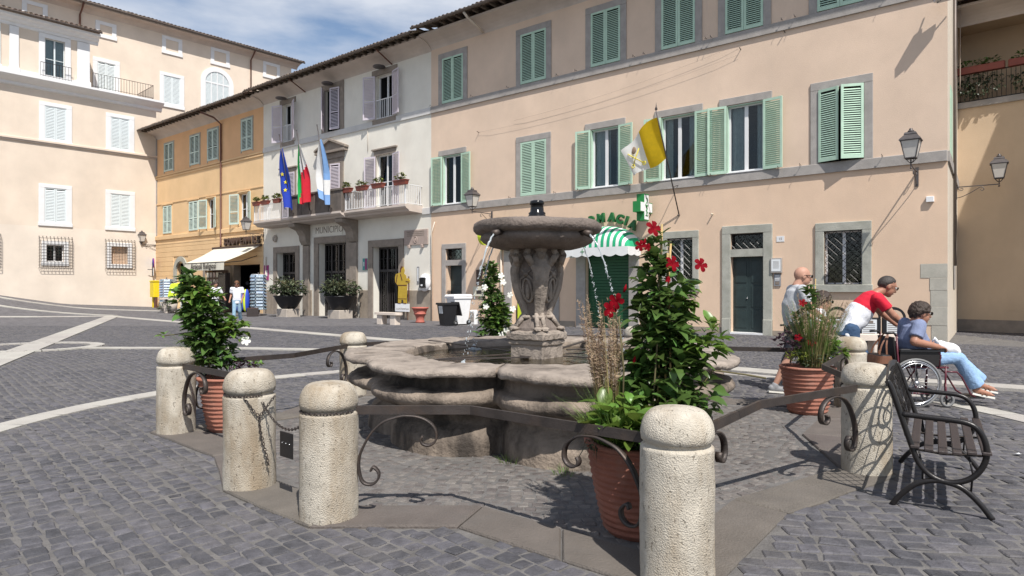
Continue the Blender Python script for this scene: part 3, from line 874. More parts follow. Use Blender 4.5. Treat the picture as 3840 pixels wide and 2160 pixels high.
def casement(fac, a, b, z0, z1, dp, m='white_paint', curtain=None, bars=0, frame=.055, parent=None, glass=True, n=2):
    """glazed window set back dp in the wall: frame, leaves, panes, optional curtain"""
    mb = MB()
    f = frame
    mb.box(a, a + f, -dp - .05, -dp + .02, z0, z1); mb.box(b - f, b, -dp - .05, -dp + .02, z0, z1)
    mb.box(a + f, b - f, -dp - .05, -dp + .02, z0, z0 + f); mb.box(a + f, b - f, -dp - .05, -dp + .02, z1 - f, z1)
    xs = [a + f + (b - a - 2 * f) * i / n for i in range(n + 1)]
    for x in xs[1:-1]: mb.box(x - f * .8, x + f * .8, -dp - .045, -dp + .015, z0 + f, z1 - f)
    for i in range(bars):
        z = z0 + (z1 - z0) * (i + 1) / (bars + 1)
        mb.box(a + f, b - f, -dp - .03, -dp + .005, z - .018, z + .018)
    mb.v = [(p[0] - fac.s0, p[1], p[2]) for p in mb.v]
    o = mb.build('window_frame', m, parent or fac.root, fixn=False)
    if glass:
        for x0, x1 in zip(xs[:-1], xs[1:]):
            q = MB(); q.box(x0 + .02 - fac.s0, x1 - .02 - fac.s0, -dp - .022, -dp - .016, z0 + .03, z1 - .03)
            q.build('pane', 'glass', o, fixn=False)
    if curtain:
        for ca, cb in curtain:
            q = MB(); n_ = 14
            vs = []
            for i in range(n_ + 1):
                x = ca + (cb - ca) * i / n_
                yy = -dp - .14 + .02 * math.sin(i * 2.2)
                vs += [(x - fac.s0, yy, z0 + .02), (x - fac.s0, yy, z1 - .03)]
            q.add(vs, [(2 * i, 2 * i + 2, 2 * i + 3, 2 * i + 1) for i in range(n_)], 0, True)
            q.build('curtain', 'curtain', o, fixn=False)
    return o

def grille(fac, a, b, z0, z1, e, step=.155, m='black_iron', parent=None, r=.008):
    """diagonal wrought iron lattice"""
    g = MB(); g.box(a, b, e - .008, e + .008, z0, z0 + .025); g.box(a, b, e - .008, e + .008, z1 - .025, z1)
    g.box(a, a + .02, e - .008, e + .008, z0, z1); g.box(b - .02, b, e - .008, e + .008, z0, z1)
    g.v = [(p[0] - fac.s0, p[1], p[2]) for p in g.v]
    o = g.build('window_grille', m, parent or fac.root, fixn=False)
    w_, h = b - a, z1 - z0
    for sg in (1, -1):
        c = -h + step * .5
        while c < w_:
            # line x = c + t (sg=1) ; z = t*1.0
            t0 = max(0, -c); t1 = min(h, w_ - c)
            if t1 > t0 + .03:
                x0, x1 = c + t0, c + t1
                if sg < 0: x0, x1 = w_ - x0, w_ - x1
                q = MB(); q.tube([(a + x0 - fac.s0, e + .006 * sg, z0 + t0), (a + x1 - fac.s0, e + .006 * sg, z0 + t1)], r, 4, sm=False)
                q.build('bar', m, o)
            c += step * 1.45
    return o

def eave(fac, s0, s1, zw, zg, e=1.2, mcove='cornice_plaster', rafters=True, tiles=True, tile=.24, ridge=(5.5, 2.3), gut='gutter_metal', cove=.78):
    mb = MB()
    prof = [(0, zw - .28), (.02, zw - .20), (.08, zw - .12), (.20, zw - .02), (.38, zw + .07), (cove * .8, zw + .13), (cove, zw + .15), (cove, zw + .24), (0, zw + .30)]
    for (y0, z0), (y1, z1) in zip(prof[:-1], prof[1:]):
        mb.add([(s0, y0, z0), (s1, y0, z0), (s1, y1, z1), (s0, y1, z1)], [(0, 1, 2, 3)], 0, True)
    mb.add([(s0, y, z) for y, z in prof], [tuple(range(len(prof)))]); mb.add([(s1, y, z) for y, z in prof], [tuple(range(len(prof)))])
    fac.mb(mb, 'cornice', mcove)
    sl = ridge[1] / (ridge[0] + e)
    def rz(y): return zg + .06 + (e - y) * sl
    if rafters:
        n = int((s1 - s0) / .48)
        r_ = MB(); L_ = e - cove + .5
        r_.box(-.045, .045, -L_, 0, -.10, 0)
        me = r_.mesh('rafter', 'rafter_wood')
        for i in range(n):
            s = s0 + (s1 - s0) * (i + .5) / n
            put('rafter', me, fac.root, (s - fac.s0, e - .06, zg + .05))
    q = MB()
    vs = [(s0, e, zg + .06), (s1, e, zg + .06), (s1, -ridge[0], rz(-ridge[0])), (s0, -ridge[0], rz(-ridge[0]))]
    vs += [(x, y, z + .05) for x, y, z in vs]
    q.add(vs, [(3, 2, 1, 0), (4, 5, 6, 7), (0, 1, 5, 4), (1, 2, 6, 5), (2, 3, 7, 6), (3, 0, 4, 7)])
    # far slope
    q.add([(s0, -ridge[0], rz(-ridge[0]) + .05), (s1, -ridge[0], rz(-ridge[0]) + .05), (s1, -2 * ridge[0] - e, zg), (s0, -2 * ridge[0] - e, zg)], [(0, 1, 2, 3)])
    roof = fac.mb(q, 'roof', 'roof_tile')
    if tiles:
        t = MB(); ln = .62
        n_ = 6
        vs = []
        for k in range(2):
            for j in range(n_ + 1):
                a = PI * j / n_
                rr = tile * .36
                y = .10 - k * ln
                vs.append((math.cos(a) * rr, y, math.sin(a) * rr * .9 - y * sl))
        fs = [(j, j + 1, n_ + 1 + j + 1, n_ + 1 + j) for j in range(n_)] + [tuple(range(n_ + 1))]
        t.add(vs, fs, 0, True)
        me = t.mesh('roof_tile', 'roof_tile')
        n = int((s1 - s0) / tile)
        for i in range(n):
            s = s0 + (s1 - s0) * (i + .5) / n
            put('roof_tile', me, roof, (s - fac.s0 + rnd.uniform(-.015, .015), e + rnd.uniform(-.02, .02), zg + .10 + rnd.uniform(-.012, .012)))
    g = MB()
    for k in range(2):
        rr = .075 - k * .012
        for j in range(8):
            a0, a1 = PI + PI * j / 8, PI + PI * (j + 1) / 8
            g.add([(s0, e + .08 + rr * math.cos(a0), zg + .06 + rr * math.sin(a0)), (s1, e + .08 + rr * math.cos(a0), zg + .06 + rr * math.sin(a0)),
                   (s1, e + .08 + rr * math.cos(a1), zg + .06 + rr * math.sin(a1)), (s0, e + .08 + rr * math.cos(a1), zg + .06 + rr * math.sin(a1))], [(0, 1, 2, 3)], 0, True)
    fac.mb(g, 'gutter', gut)

def shell(fac, m, s0, s1, z1, depth=10.5, left=True, right=True):
    """the other three walls of a block"""
    mb = MB()
    if right: mb.add([(s0, 0, -.3), (s0, -depth, -.3), (s0, -depth, z1), (s0, 0, z1)], [(0, 1, 2, 3)])
    if left: mb.add([(s1, 0, -.3), (s1, -depth, -.3), (s1, -depth, z1), (s1, 0, z1)], [(3, 2, 1, 0)])
    mb.add([(s0, -depth, -.3), (s1, -depth, -.3), (s1, -depth, z1), (s0, -depth, z1)], [(0, 1, 2, 3)])
    return fac.mb(mb, 'side_walls', m)

def downpipe(fac, m, pts, r=.05, name='drainpipe', brackets=()):
    mb = MB(); mb.tube([(p[0] - fac.s0, p[1], p[2]) for p in pts], r, 8)
    o = mb.build(name, m, fac.root)
    return o

def building(name, label, s0):
    r = thing(name, label, 'building', facw(s0), FAC_RZ)
    return Fac(r, s0)

# ------------------------------------------------------------------ pink building with the pharmacy
PB = building('pharmacy_building', 'long pink plastered house with green louvred shutters and a pharmacy on the ground floor', 0.0)
SW_ = .63                                       # shutter leaf width
up = [(18.135, 19.435), (13.57, 14.87), (10.18, 11.45), (7.27, 8.52), (4.97, 6.21), (2.07, 3.34)]
lo = [(18.21, 19.40), (13.57, 14.87), (10.23, 11.45), (7.26, 8.52), (4.96, 6.15), (2.06, 3.30)]
holes = [(a, b, 9.99, 12.05, .10, .3) for a, b in up] + [(a, b, 5.34, 7.58, .20) for a, b in lo]
holes += [(18.2, 19.13, -.3, 2.55, .25, .2), (18.2, 19.22, 2.80, 3.32, .2), (13.35, 15.35, -.3, 3.05, .35, 1.5), (9.82, 11.7, -.3, 2.95, .22, .3),
          (7.36, 8.30, 1.62, 3.27, .2), (4.97, 6.03, -.3, 2.55, .22, .2), (4.97, 6.03, 2.80, 3.32, .2), (2.11, 3.15, 1.62, 3.25, .22)]
# plaster: the ground floor is a shade more orange, as on the house
hl = [h for h in holes if h[3] < 5]; hu = [h for h in holes if h[3] > 5]
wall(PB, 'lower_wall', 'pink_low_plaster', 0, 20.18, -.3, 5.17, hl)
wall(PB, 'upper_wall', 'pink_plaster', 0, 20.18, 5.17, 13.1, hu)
sd = Vector((.590, .807, 0))
q = MB()                                        # side wall runs back along the lane
def loc(v): 
    d = v - FAC_O
    return (d.dot(FAC_D), d.dot(FAC_N))
sa = loc(FAC_O); sb = loc(FAC_O + sd * 7.0)
q.add([(sa[0], sa[1], -.3), (sb[0], sb[1], -.3), (sb[0], sb[1], 13.1), (sa[0], sa[1], 13.1)], [(0, 1, 2, 3)])
q.build('side_wall', 'side_plaster', PB.root, fixn=False)
shell(PB, 'pink_plaster', sb[0], 20.18, 13.1, right=False)
# string courses
PB.box('string_course', 'grey_stone', 0, 20.18, -.01, .07, 5.02, 5.32, b=.015)
PB.box('string_course', 'grey_stone', 0, 20.18, -.01, .07, 9.67, 9.96, b=.015)
PB.box('skirting', 'plinth_stone', .66, 4.7, -.01, .025, -.3, .16)
PB.box('skirting', 'plinth_stone', 6.36, 9.55, -.01, .025, -.3, .2)
PB.box('skirting', 'plinth_stone', 12.2, 12.92, -.01, .025, -.3, .22)
PB.box('skirting', 'plinth_stone', 15.8, 17.98, -.01, .025, -.3, .22)
for a, b in up: surround(PB, 'grey_stone', a, b, 9.965, 12.05, .25, .045)
for i, (a, b) in enumerate(lo):
    if i in (1, 5): surround(PB, 'grey_stone', a, b, 5.325, 7.58, .24, .045)
    else: PB.box('lintel', 'grey_stone', a - .27, b + .27, -.01, .05, 7.60, 7.84, b=.012)
    if i in (0, 2, 3, 4): PB.box('window_sill', 'white_paint', a - .02, b + .02, -.15, .09, 5.32, 5.345)
def closed_pair(fac, m, a, b, z0, z1, e=.03, k=0, kk=0, indiv=False, pitch=.066, mid=True):
    w_ = (b - a) / 2 - .004
    leaf(fac, m, a, e, z0, w_, z1 - z0, k, indiv, pitch, mid=mid)
    leaf(fac, m, b, e, z0, w_, z1 - z0, 180 - kk, indiv, pitch, mid=mid, mir=True)
def open_pair(fac, m, a, b, z0, z1, e=.075, ka=172, kb=172, w_=None, indiv=False, pitch=.066, mid=True):
    w_ = w_ or (b - a) / 2
    leaf(fac, m, a, e, z0, w_, z1 - z0, ka, indiv, pitch, mid=mid)
    leaf(fac, m, b, e, z0, w_, z1 - z0, 180 - kb, indiv, pitch, mid=mid, mir=True)
# nearest leaves get single slats first
closed_pair(PB, 'green_shutter', *lo[5], 5.36, 7.56, .06, 24, 16, True, mid=False)
open_pair(PB, 'green_shutter', *lo[4], 5.33, 7.58, indiv=True, mid=False, w_=SW_)
open_pair(PB, 'green_shutter', *lo[3], 5.33, 7.58, indiv=True, mid=False, w_=SW_, ka=176)
closed_pair(PB, 'green_shutter', *up[5], 9.99, 12.05, indiv=True, mid=False)
closed_pair(PB, 'green_shutter', *up[4], 9.99, 12.05, indiv=True, mid=False)
open_pair(PB, 'green_shutter', *lo[2], 5.33, 7.58, indiv=True, mid=False, w_=SW_)
closed_pair(PB, 'green_shutter', *up[3], 9.99, 12.05, indiv=True, mid=False)
closed_pair(PB, 'green_shutter', *up[2], 9.99, 12.05, mid=False)
closed_pair(PB, 'green_shutter', *lo[1], 5.34, 7.56, mid=False)
closed_pair(PB, 'green_shutter', *up[1], 9.99, 12.05, mid=False)
open_pair(PB, 'green_shutter', *lo[0], 5.33, 7.56, mid=False, w_=SW_)
closed_pair(PB, 'green_shutter', *up[0], 9.99, 12.05, mid=False)
casement(PB, *lo[0], 5.345, 7.58, .13, curtain=[(18.26, 19.35)], frame=.075)
casement(PB, *lo[2], 5.345, 7.58, .13, curtain=[(10.75, 11.4), (10.27, 10.5)], frame=.075)
casement(PB, *lo[3], 5.345, 7.58, .13, curtain=[(7.3, 7.6), (8.2, 8.48)], frame=.075)
casement(PB, *lo[4], 5.345, 7.58, .13, curtain=[(5.62, 6.1), (5.0, 5.25)], frame=.075)
for a, b in (lo[0], lo[2], lo[3], lo[4]):      # green reveal linings
    mb = MB(); mb.box(a, a + .02, -.15, .03, 5.35, 7.57); mb.box(b - .02, b, -.15, .03, 5.35, 7.57); mb.box(a + .02, b - .02, -.15, .03, 7.55, 7.57)
    PB.mb(mb, 'window_lining', 'green_shutter')
# shutter stays: small hooks on the string courses
hk = MB(); hk.tube([(0, 0, 0), (0, .16, .0), (.0, .17, -.05)], .008, 5); hk.tube([(0, .12, .0), (.02, .13, .05)], .010, 5)
hkm = hk.mesh('shutter_stay', 'iron')
for a, b in up:
    for s in (a - .62, b + .62): put('shutter_stay', hkm, PB.root, (s, .06, 9.98))
for a, b in lo:
    for s in (a - .5, b + .5): put('shutter_stay', hkm, PB.root, (s, .06, 5.33))
# ground-floor openings
def panel_door(fac, a, b, z0, z1, dp, m, leaves=2, name='door'):
    n = leaves
    for i in range(n):
        x0 = a + (b - a) * i / n + .004; x1 = a + (b - a) * (i + 1) / n - .004
        mb = MB(); mb.box(x0, x1, -dp - .04, -dp, z0, z1)
        h = z1 - z0
        for (f0, f1) in ((.06, .30), (.34, .62), (.66, .95)):
            mb.bbox(x0 + .07, x1 - .07, 0, .018, 0, 1, .01, 0, Matrix(((1, 0, 0, 0), (0, 1, 0, -dp), (0, 0, h * (f1 - f0), z0 + h * f0), (0, 0, 0, 1))))
        mb.v = [(p[0] - fac.s0, p[1], p[2]) for p in mb.v]
        o = mb.build(name, m, fac.root, fixn=False)
        if i == n - 1:
            q = MB(); q.ball((x0 + .05 - fac.s0, -dp + .03, z0 + h * .45), .025, 8, 6)
            q.build('handle', 'chrome', o)
panel_door(PB, 18.2, 19.13, .02, 2.55, .22, 'dark_door', 1)
surround(PB, 'grey_stone', 18.2, 19.22, -.02, 3.32, .24, .05, .22, name='door_surround')
PB.box('transom', 'grey_stone', 18.2, 19.22, -.12, .045, 2.55, 2.80)
casement(PB, 18.2, 19.22, 2.80, 3.32, .16, 'black_iron', n=1)
grille(PB, 18.2, 19.22, 2.82, 3.30, -.08)
surround(PB, 'grey_stone', 13.35, 15.35, -.02, 3.05, .42, .05, .34, name='door_surround')
surround(PB, 'grey_stone', 9.82, 11.7, -.02, 2.95, .42, .06, .42, name='door_surround')
for k in range(26):                             # pharmacy roller shutter, slat by slat
    z = .02 + k * .112
    mb = MB(); mb.bbox(9.83, 11.69, -.2, -.165, z, z + .106, .012)
    PB.mb(mb, 'roller_slat', 'roller_green')
surround(PB, 'green_stone', 7.36, 8.30, 1.62, 3.27, .22, .06, .24, sill=.22)
casement(PB, 7.36, 8.30, 1.62, 3.27, .17, bars=0); grille(PB, 7.36, 8.30, 1.62, 3.27, -.03)
surround(PB, 'green_stone', 4.97, 6.03, -.02, 3.32, .29, .06, .26, name='door_surround')
PB.box('transom', 'green_stone', 4.97, 6.03, -.12, .05, 2.55, 2.80)
PB.box('door_step', 'white_paint', 4.97, 6.03, -.2, .10, .0, .06)
panel_door(PB, 4.97, 6.03, .06, 2.55, .2, 'dark_door')
casement(PB, 4.97, 6.03, 2.80, 3.32, .16, 'black_iron', n=1); grille(PB, 4.97, 6.03, 2.81, 3.31, -.06)
for s in (4.68, 6.03): PB.box('door_plinth', 'green_stone', s, s + .29, 0, .085, -.02, .5, b=.01)
surround(PB, 'green_stone', 2.11, 3.15, 1.62, 3.25, .25, .06, .25, sill=.22)
casement(PB, 2.11, 3.15, 1.62, 3.25, .18); grille(PB, 2.11, 3.15, 1.62, 3.25, -.03)
# corner quoins
z = -.02
for i, (hh, ww) in enumerate([(.50, .38), (.52, .62), (.46, .40), (.34, .42), (.40, .64)]):
    PB.box('quoin', 'quoin_stone', 0.0, ww, 0, .010 + (i % 2) * .004, z, z + hh - .006, b=.008)
    z += hh
PB.box('number_plate', 'white_paint', 4.32, 4.56, -.01, .012, 2.99, 3.17)
wall_text('house_number', '15', .11, 'letter_grey', PB.root, 4.44, .014, 3.08, .004)
PB.box('junction_box', 'white_plastic', .31, .50, -.01, .09, 3.92, 4.07, b=.01)
mb = MB(); mb.tube([(6.65, .0, 4.02), (6.65, .12, 4.02)], .022, 8); PB.mb(mb, 'pipe_stub', 'cream_plastic')
eave(PB, -.6, 20.18, 12.9, 13.22, 1.2)
downpipe(PB, 'pipe_cream', [(17.0, 1.22, 13.2), (16.95, 1.0, 13.0), (16.9, .45, 12.8), (16.88, .1, 12.62)], .055, 'gutter_spout')
downpipe(PB, 'pipe_cream', [(15.9, .06, 0), (15.9, .06, 3.2)], .035)
downpipe(PB, 'pipe_cream', [(20.1, .06, 0), (20.1, .06, 4.1), (19.9, .05, 4.6)], .03)
# services on the narrow lane side
def side_pt(t, out, z):
    v = FAC_O + sd * t + Vector((.807, -.590, 0)) * out
    a = loc(v); return (a[0], a[1], z)
for t, r in ((2.6, .045),):
    mb = MB(); mb.tube([side_pt(t, .07, 2.2), side_pt(t, .07, 13.0)], r, 8); mb.build('drainpipe', 'gutter_metal', PB.root)
mb = MB(); mb.add([side_pt(1.2, .03, 5.4), side_pt(2.2, .03, 5.4), side_pt(2.2, .03, 7.4), side_pt(1.2, .03, 7.4), side_pt(1.2, .0, 5.4), side_pt(2.2, .0, 5.4), side_pt(2.2, .0, 7.4), side_pt(1.2, .0, 7.4)],
   [(0, 1, 2, 3), (0, 4, 5, 1), (1, 5, 6, 2), (2, 6, 7, 3), (3, 7, 4, 0)]); mb.build('side_shutter', 'green_shutter', PB.root)
mb = MB(); mb.add([side_pt(0.02, .05, 5.02), side_pt(6.5, .05, 5.02), side_pt(6.5, .05, 5.3), side_pt(0.02, .05, 5.3), side_pt(0.02, .0, 5.02), side_pt(6.5, .0, 5.02), side_pt(6.5, .0, 5.3), side_pt(0.02, .0, 5.3)],
   [(0, 1, 2, 3), (0, 4, 5, 1), (1, 5, 6, 2), (2, 6, 7, 3), (3, 7, 4, 0)]); mb.build('string_course', 'grey_stone', PB.root)
mb = MB(); mb.add([side_pt(3.2, .02, 1.5), side_pt(4.6, .02, 1.5), side_pt(4.6, .02, 3.6), side_pt(3.2, .02, 3.6)], [(0, 1, 2, 3)]); mb.build('side_window', 'grey_stone', PB.root, fixn=False)
mb = MB(); mb.tube([side_pt(5.9, .1, 8.4 + .3 * k) for k in range(14)], .016, 5)
mb.build('service_cable', 'cable', PB.root)

# ------------------------------------------------------------------ town hall
TH = building('town_hall', 'white town hall with lilac shutters, a long balcony, brown stone door frames and three flagpoles', 20.18)
th_holes = [(31.45, 32.45, 10.0, 12.2, .25), (27.04, 28.36, 10.0, 12.25, .15), (22.82, 24.12, 10.0, 12.2, .25),
            (31.25, 32.5, 5.46, 8.2, .2), (27.0, 28.42, 5.46, 8.2, .2), (22.8, 24.1, 5.46, 8.2, .2),
            (31.15, 33.05, -.3, 3.6, .5, .8), (26.48, 28.93, -.3, 3.98, .45, 1.2), (22.4, 24.34, -.3, 3.6, .45, .8)]
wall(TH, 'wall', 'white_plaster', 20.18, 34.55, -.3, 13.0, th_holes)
shell(TH, 'white_plaster', 20.18, 34.55, 13.0)
TH.box('string_course', 'pale_stone', 20.18, 34.55, -.01, .055, 9.67, 9.97, b=.012)
TH.box('string_course', 'pale_stone', 20.18, 20.75, -.01, .055, 5.0, 5.3, b=.012)
for (a, b) in ((20.18, 22.08), (24.72, 25.40), (29.60, 30.20), (31.0, 30.80), (33.46, 34.55)):
    if b > a: TH.box('plinth', 'plinth_stone', a, b, -.01, .04, -.3, 1.42, b=.01)
eave(TH, 20.18, 34.55, 12.85, 13.06, 1.2)
for s in (22.9, 30.2): 
    mb = MB(); mb.strip([(s, 1.05, 13.02), (s, .02, 12.55)], (1, 0, 0), .05, .05); TH.mb(mb, 'eave_brace', 'pipe_brown')
for s in (23.4, 27.6, 32.0):
    mb = MB(); mb.lathe([(.0, .06), (.30, .05), (.32, .0), (.26, -.03), (0, -.04)], 16, (s, .42, 12.42)); mb.tube([(s, 0, 12.5), (s, .42, 12.47)], .02, 6)
    TH.mb(mb, 'lamp_disc', 'lamp_iron')
# upper windows
for (a, b) in ((31.45, 32.45), (22.82, 24.12)):
    TH.box('window_surround', 'brown_stone', a - .3, b + .3, -.01, .05, 12.2, 12.5, b=.012)
    TH.box('window_sill', 'brown_stone', a - .25, b + .25, -.01, .06, 9.76, 10.0, b=.012)
    mb = MB(); mb.box(a, b, -.02, .02, 10.95, 10.99); mb.box(a, b, -.02, .02, 10.03, 10.06)
    TH.mb(mb, 'guard_rail', 'white_paint')
    n = 9
    me = MB(); me.box(-.012, .012, -.012, .012, 10.06, 10.95); me = me.mesh('baluster', 'white_paint')
    for i in range(n): put('baluster', me, TH.root, (a + (b - a) * (i + .5) / n - TH.s0, 0, 0))
    casement(TH, a, b, 10.02, 12.2, .22, glass=False, n=2, curtain=[(a + .1, a + .4)])
open_pair(TH, 'lilac_shutter', 31.45, 32.45, 10.03, 12.2, ka=155, kb=160, w_=.72, pitch=.075)
open_pair(TH, 'lilac_shutter', 22.82, 24.12, 10.03, 12.2, ka=163, kb=160, w_=.70, pitch=.075)
surround(TH, 'brown_stone', 27.04, 28.36, 9.98, 12.25, .32, .05)
closed_pair(TH, 'lilac_shutter', 27.04, 28.36, 10.02, 12.25, .08, 12, 48, pitch=.075)
# first floor, behind the balcony
for (a, b) in ((31.25, 32.5), (22.8, 24.1)):
    surround(TH, 'brown_stone', a, b, 5.46, 8.2, .16, .04, .24)
    TH.box('lintel', 'brown_stone', a - .28, b + .28, -.01, .12, 8.445, 8.52, b=.01)
casement(TH, 22.8, 24.1, 5.5, 8.2, .18, curtain=[(22.9, 24.0)], bars=1)
open_pair(TH, 'lilac_shutter', 22.8, 24.1, 5.55, 8.15, ka=165, kb=166, w_=.70, pitch=.075)
closed_pair(TH, 'lilac_shutter', 31.25, 32.5, 5.55, 8.2, pitch=.075)
surround(TH, 'brown_stone', 27.0, 28.42, 5.46, 8.2, .26, .06, .28)
TH.box('lintel', 'brown_stone', 26.68, 28.74, -.01, .10, 8.485, 8.78, b=.01)
closed_pair(TH, 'lilac_shutter', 27.0, 28.42, 5.55, 8.18, .08, 10, 46, pitch=.075)
ped = MB()
ped.prism([(26.4, 8.79), (29.0, 8.79), (29.0, 8.92), (26.4, 8.92)], 0, .26)
ped.prism([(26.4, 8.93), (29.0, 8.93), (29.0, 9.02), (27.7, 9.50), (26.4, 9.02)], 0, .10)
for sg in (-1, 1):
    x0, x1 = 27.7 + sg * 1.36, 27.7
    ped.prism([(x0, 8.95), (x0, 9.05), (x1, 9.56), (x1, 9.45)] if sg > 0 else [(x0, 8.95), (x1, 9.45), (x1, 9.56), (x0, 9.05)], .0, .27)
TH.mb(ped, 'pediment', 'brown_stone')
# doors
for (a, b, zt, wd) in ((31.15, 33.05, 3.6, .36), (26.48, 28.93, 3.98, .42), (22.4, 24.34, 3.6, .36)):
    surround(TH, 'brown_stone', a, b, -.02, zt, wd, .07, .34, name='door_surround')
    mb = MB(); f = .09
    n = 4 if b - a > 2.2 else 3
    dp = .4
    mb.box(a, b, -dp - .05, -dp + .03, 2.35, 2.47); mb.box(a, b, -dp - .05, -dp + .03, zt - .1, zt); mb.box(a, b, -dp - .05, -dp + .03, 0, .18)
    for i in range(n + 1):
        x = a + (b - a) * i / n
        mb.box(x - .045, x + .045, -dp - .05, -dp + .03, 0, zt)
    for i in range(n):
        for k in range(3):
            x = a + (b - a) * (i + (k + 1) / 4) / n
            mb.box(x - .012, x + .012, -dp - .02, -dp + .02, .18, 2.35)
        mb.box(a, b, -dp - .02, -dp + .02, 3.0, 3.03)
        x = a + (b - a) * (i + .5) / n
        mb.box(x - .015, x + .015, -dp - .02, -dp + .02, 2.47, zt - .1)
    TH.mb(mb, 'door_frame', 'bronze_door')
    mb = MB(); mb.box(a, b, -dp - .08, -dp - .07, 0, zt); TH.mb(mb, 'pane', 'glass')
# engraved name panel and brackets
TH.box('name_panel', 'white_plaster', 26.85, 29.55, 0, .03, 4.36, 5.0, b=.01)
wall_text('engraved_name', 'MUNICIPIO', .52, 'letter_grey', TH.root, 28.0 - TH.s0, .032, 4.68, .01, -.004, .94)
for s in (25.85, 30.05):
    mb = MB()
    pr = [(0, 3.9), (.18, 3.95), (.30, 4.15), (.36, 4.45), (.55, 4.72), (1.0, 4.9), (1.06, 5.06), (0, 5.06)]
    n = len(pr)
    for x0, x1 in ((s - .30, s + .30),):
        vs = [(x0, y, z) for y, z in pr] + [(x1, y, z) for y, z in pr]
        mb.add(vs, [tuple(range(n)), tuple(range(2 * n - 1, n - 1, -1))] + [(i, i + n, (i + 1) % n + n, (i + 1) % n) for i in range(n)])
    TH.mb(mb, 'balcony_bracket', 'brown_stone')
    TH.box('pilaster', 'brown_stone', s - .28, s + .28, -.01, .12, -.02, 3.9, b=.012)
# balcony: slab, parapet in the middle, white railings either side
mb = MB()
pro = [(0, 5.06), (.85, 5.10), (.92, 5.18), (1.02, 5.22), (1.10, 5.30), (1.10, 5.40), (0, 5.40)]
n = len(pro)
for a, b, k in ((20.75, 25.3, 1.0), (25.3, 29.9, 1.2), (29.9, 33.8, 1.0)):
    vs = [(a, y * k, z) for y, z in pro] + [(b, y * k, z) for y, z in pro]
    mb.add(vs, [tuple(range(n)), tuple(range(2 * n - 1, n - 1, -1))] + [(i, i + n, (i + 1) % n + n, (i + 1) % n) for i in range(n)])
TH.mb(mb, 'balcony_slab', 'cornice_plaster')
mb = MB(); mb.bbox(25.25, 29.9, 1.12, 1.28, 5.40, 6.45, .02); mb.bbox(25.2, 29.95, 1.08, 1.33, 6.45, 6.55, .02)
for x in (25.25, 29.65): mb.bbox(x, x + .25, .0, 1.11, 5.40, 6.45, .02)
for x in (26.3, 27.5, 28.7): mb.bbox(x, x + .06, 1.281, 1.31, 5.45, 6.42, .01)
TH.mb(mb, 'parapet', 'dark_parapet')
bal = MB(); bal.box(-.011, .011, -.011, .011, 5.47, 6.32); balm = bal.mesh('baluster', 'white_paint')
for a, b, side in ((20.8, 25.22, 20.8), (29.95, 33.75, 33.75)):
    mb = MB()
    for z in (5.45, 6.32): mb.box(a, b, 1.02, 1.06, z, z + .03); mb.box(side - .02, side + .02, 0, 1.06, z + .001, z + .031)
    for x in (a, b): mb.box(x - .025, x + .025, 1.015, 1.065, 5.40, 6.40)
    TH.mb(mb, 'railing', 'white_paint')
    n = int((b - a) / .125)
    for i in range(n): put('baluster', balm, TH.root, (a + (b - a) * (i + .5) / n - TH.s0, 1.04, 0))
    for i in range(8): put('baluster', balm, TH.root, (side - TH.s0, .1 + i * .12, 0))
downpipe(TH, 'pipe_cream', [(34.2, .06, 0), (34.2, .06, 3.4)], .03)
downpipe(TH, 'pipe_cream', [(24.75, .03, 8.5), (24.76, .03, 9.7)], .012, 'cable_run')

# ------------------------------------------------------------------ orange house with the souvenir shop
OB = building('orange_house', 'narrow orange house with pale mint shutters and rusticated ground floor, souvenir shop below', 34.55)
oh = [(46.37, 47.77, 10.0, 12.0, .08, .3), (42.5, 43.83, 10.0, 12.0, .08, .3), (40.0, 41.36, 10.0, 12.05, .08, .3), (35.8, 37.05, 10.1, 12.05, .08, .3),
      (46.63, 47.95, 5.5, 7.5, .08, .3), (42.73, 43.97, 5.5, 7.5, .08, .3), (40.45, 41.36, 5.5, 7.45, .2), (36.2, 37.29, 5.55, 7.45, .2)]
ol = [(44.5, 45.9, -.3, 3.3, .3, .3), (34.9, 41.7, -.3, 3.0, .5, 3.0)]
wall(OB, 'upper_wall', 'orange_plaster', 34.55, 49.2, 9.6, 13.0, oh[:4])
wall(OB, 'middle_wall', 'orange_low_plaster', 34.55, 49.2, 5.0, 9.6, oh[4:])
wall(OB, 'lower_wall', 'orange_low_plaster', 34.55, 49.2, -.3, 5.0, ol)
shell(OB, 'orange_low_plaster', 34.55, 49.2, 13.0)
OB.box('string_course', 'orange_low_plaster', 34.55, 49.2, -.01, .06, 9.55, 9.66, b=.01)
OB.box('string_course', 'orange_low_plaster', 34.55, 49.2, -.01, .09, 9.70, 9.80, b=.01)
OB.box('belt', 'orange_low_plaster', 34.55, 49.2, -.01, .04, 7.66, 7.72)
OB.box('string_course', 'orange_low_plaster', 34.55, 49.25, -.01, .10, 5.08, 5.36, b=.02)
OB.box('string_course', 'orange_low_plaster', 34.55, 49.25, -.01, .06, 4.72, 4.84, b=.02)
OB.box('corner_strip', 'grey_stone', 48.98, 49.24, -.01, .035, 5.4, 12.7)
for h in oh[:6]: closed_pair(OB, 'mint_shutter', h[0], h[1], h[2], h[3], .03, pitch=.085)
for h in oh[6:]:
    open_pair(OB, 'mint_shutter', h[0], h[1], h[2], h[3], pitch=.085, w_=.80, ka=160, kb=165)
    casement(OB, h[0], h[1], h[2], h[3], .16, bars=1, curtain=[(h[0] + .1, h[0] + .45)])
for h in oh[:4]: surround(OB, 'green_stone', h[0], h[1], h[2] - .1, h[3], .11, .03, .12)
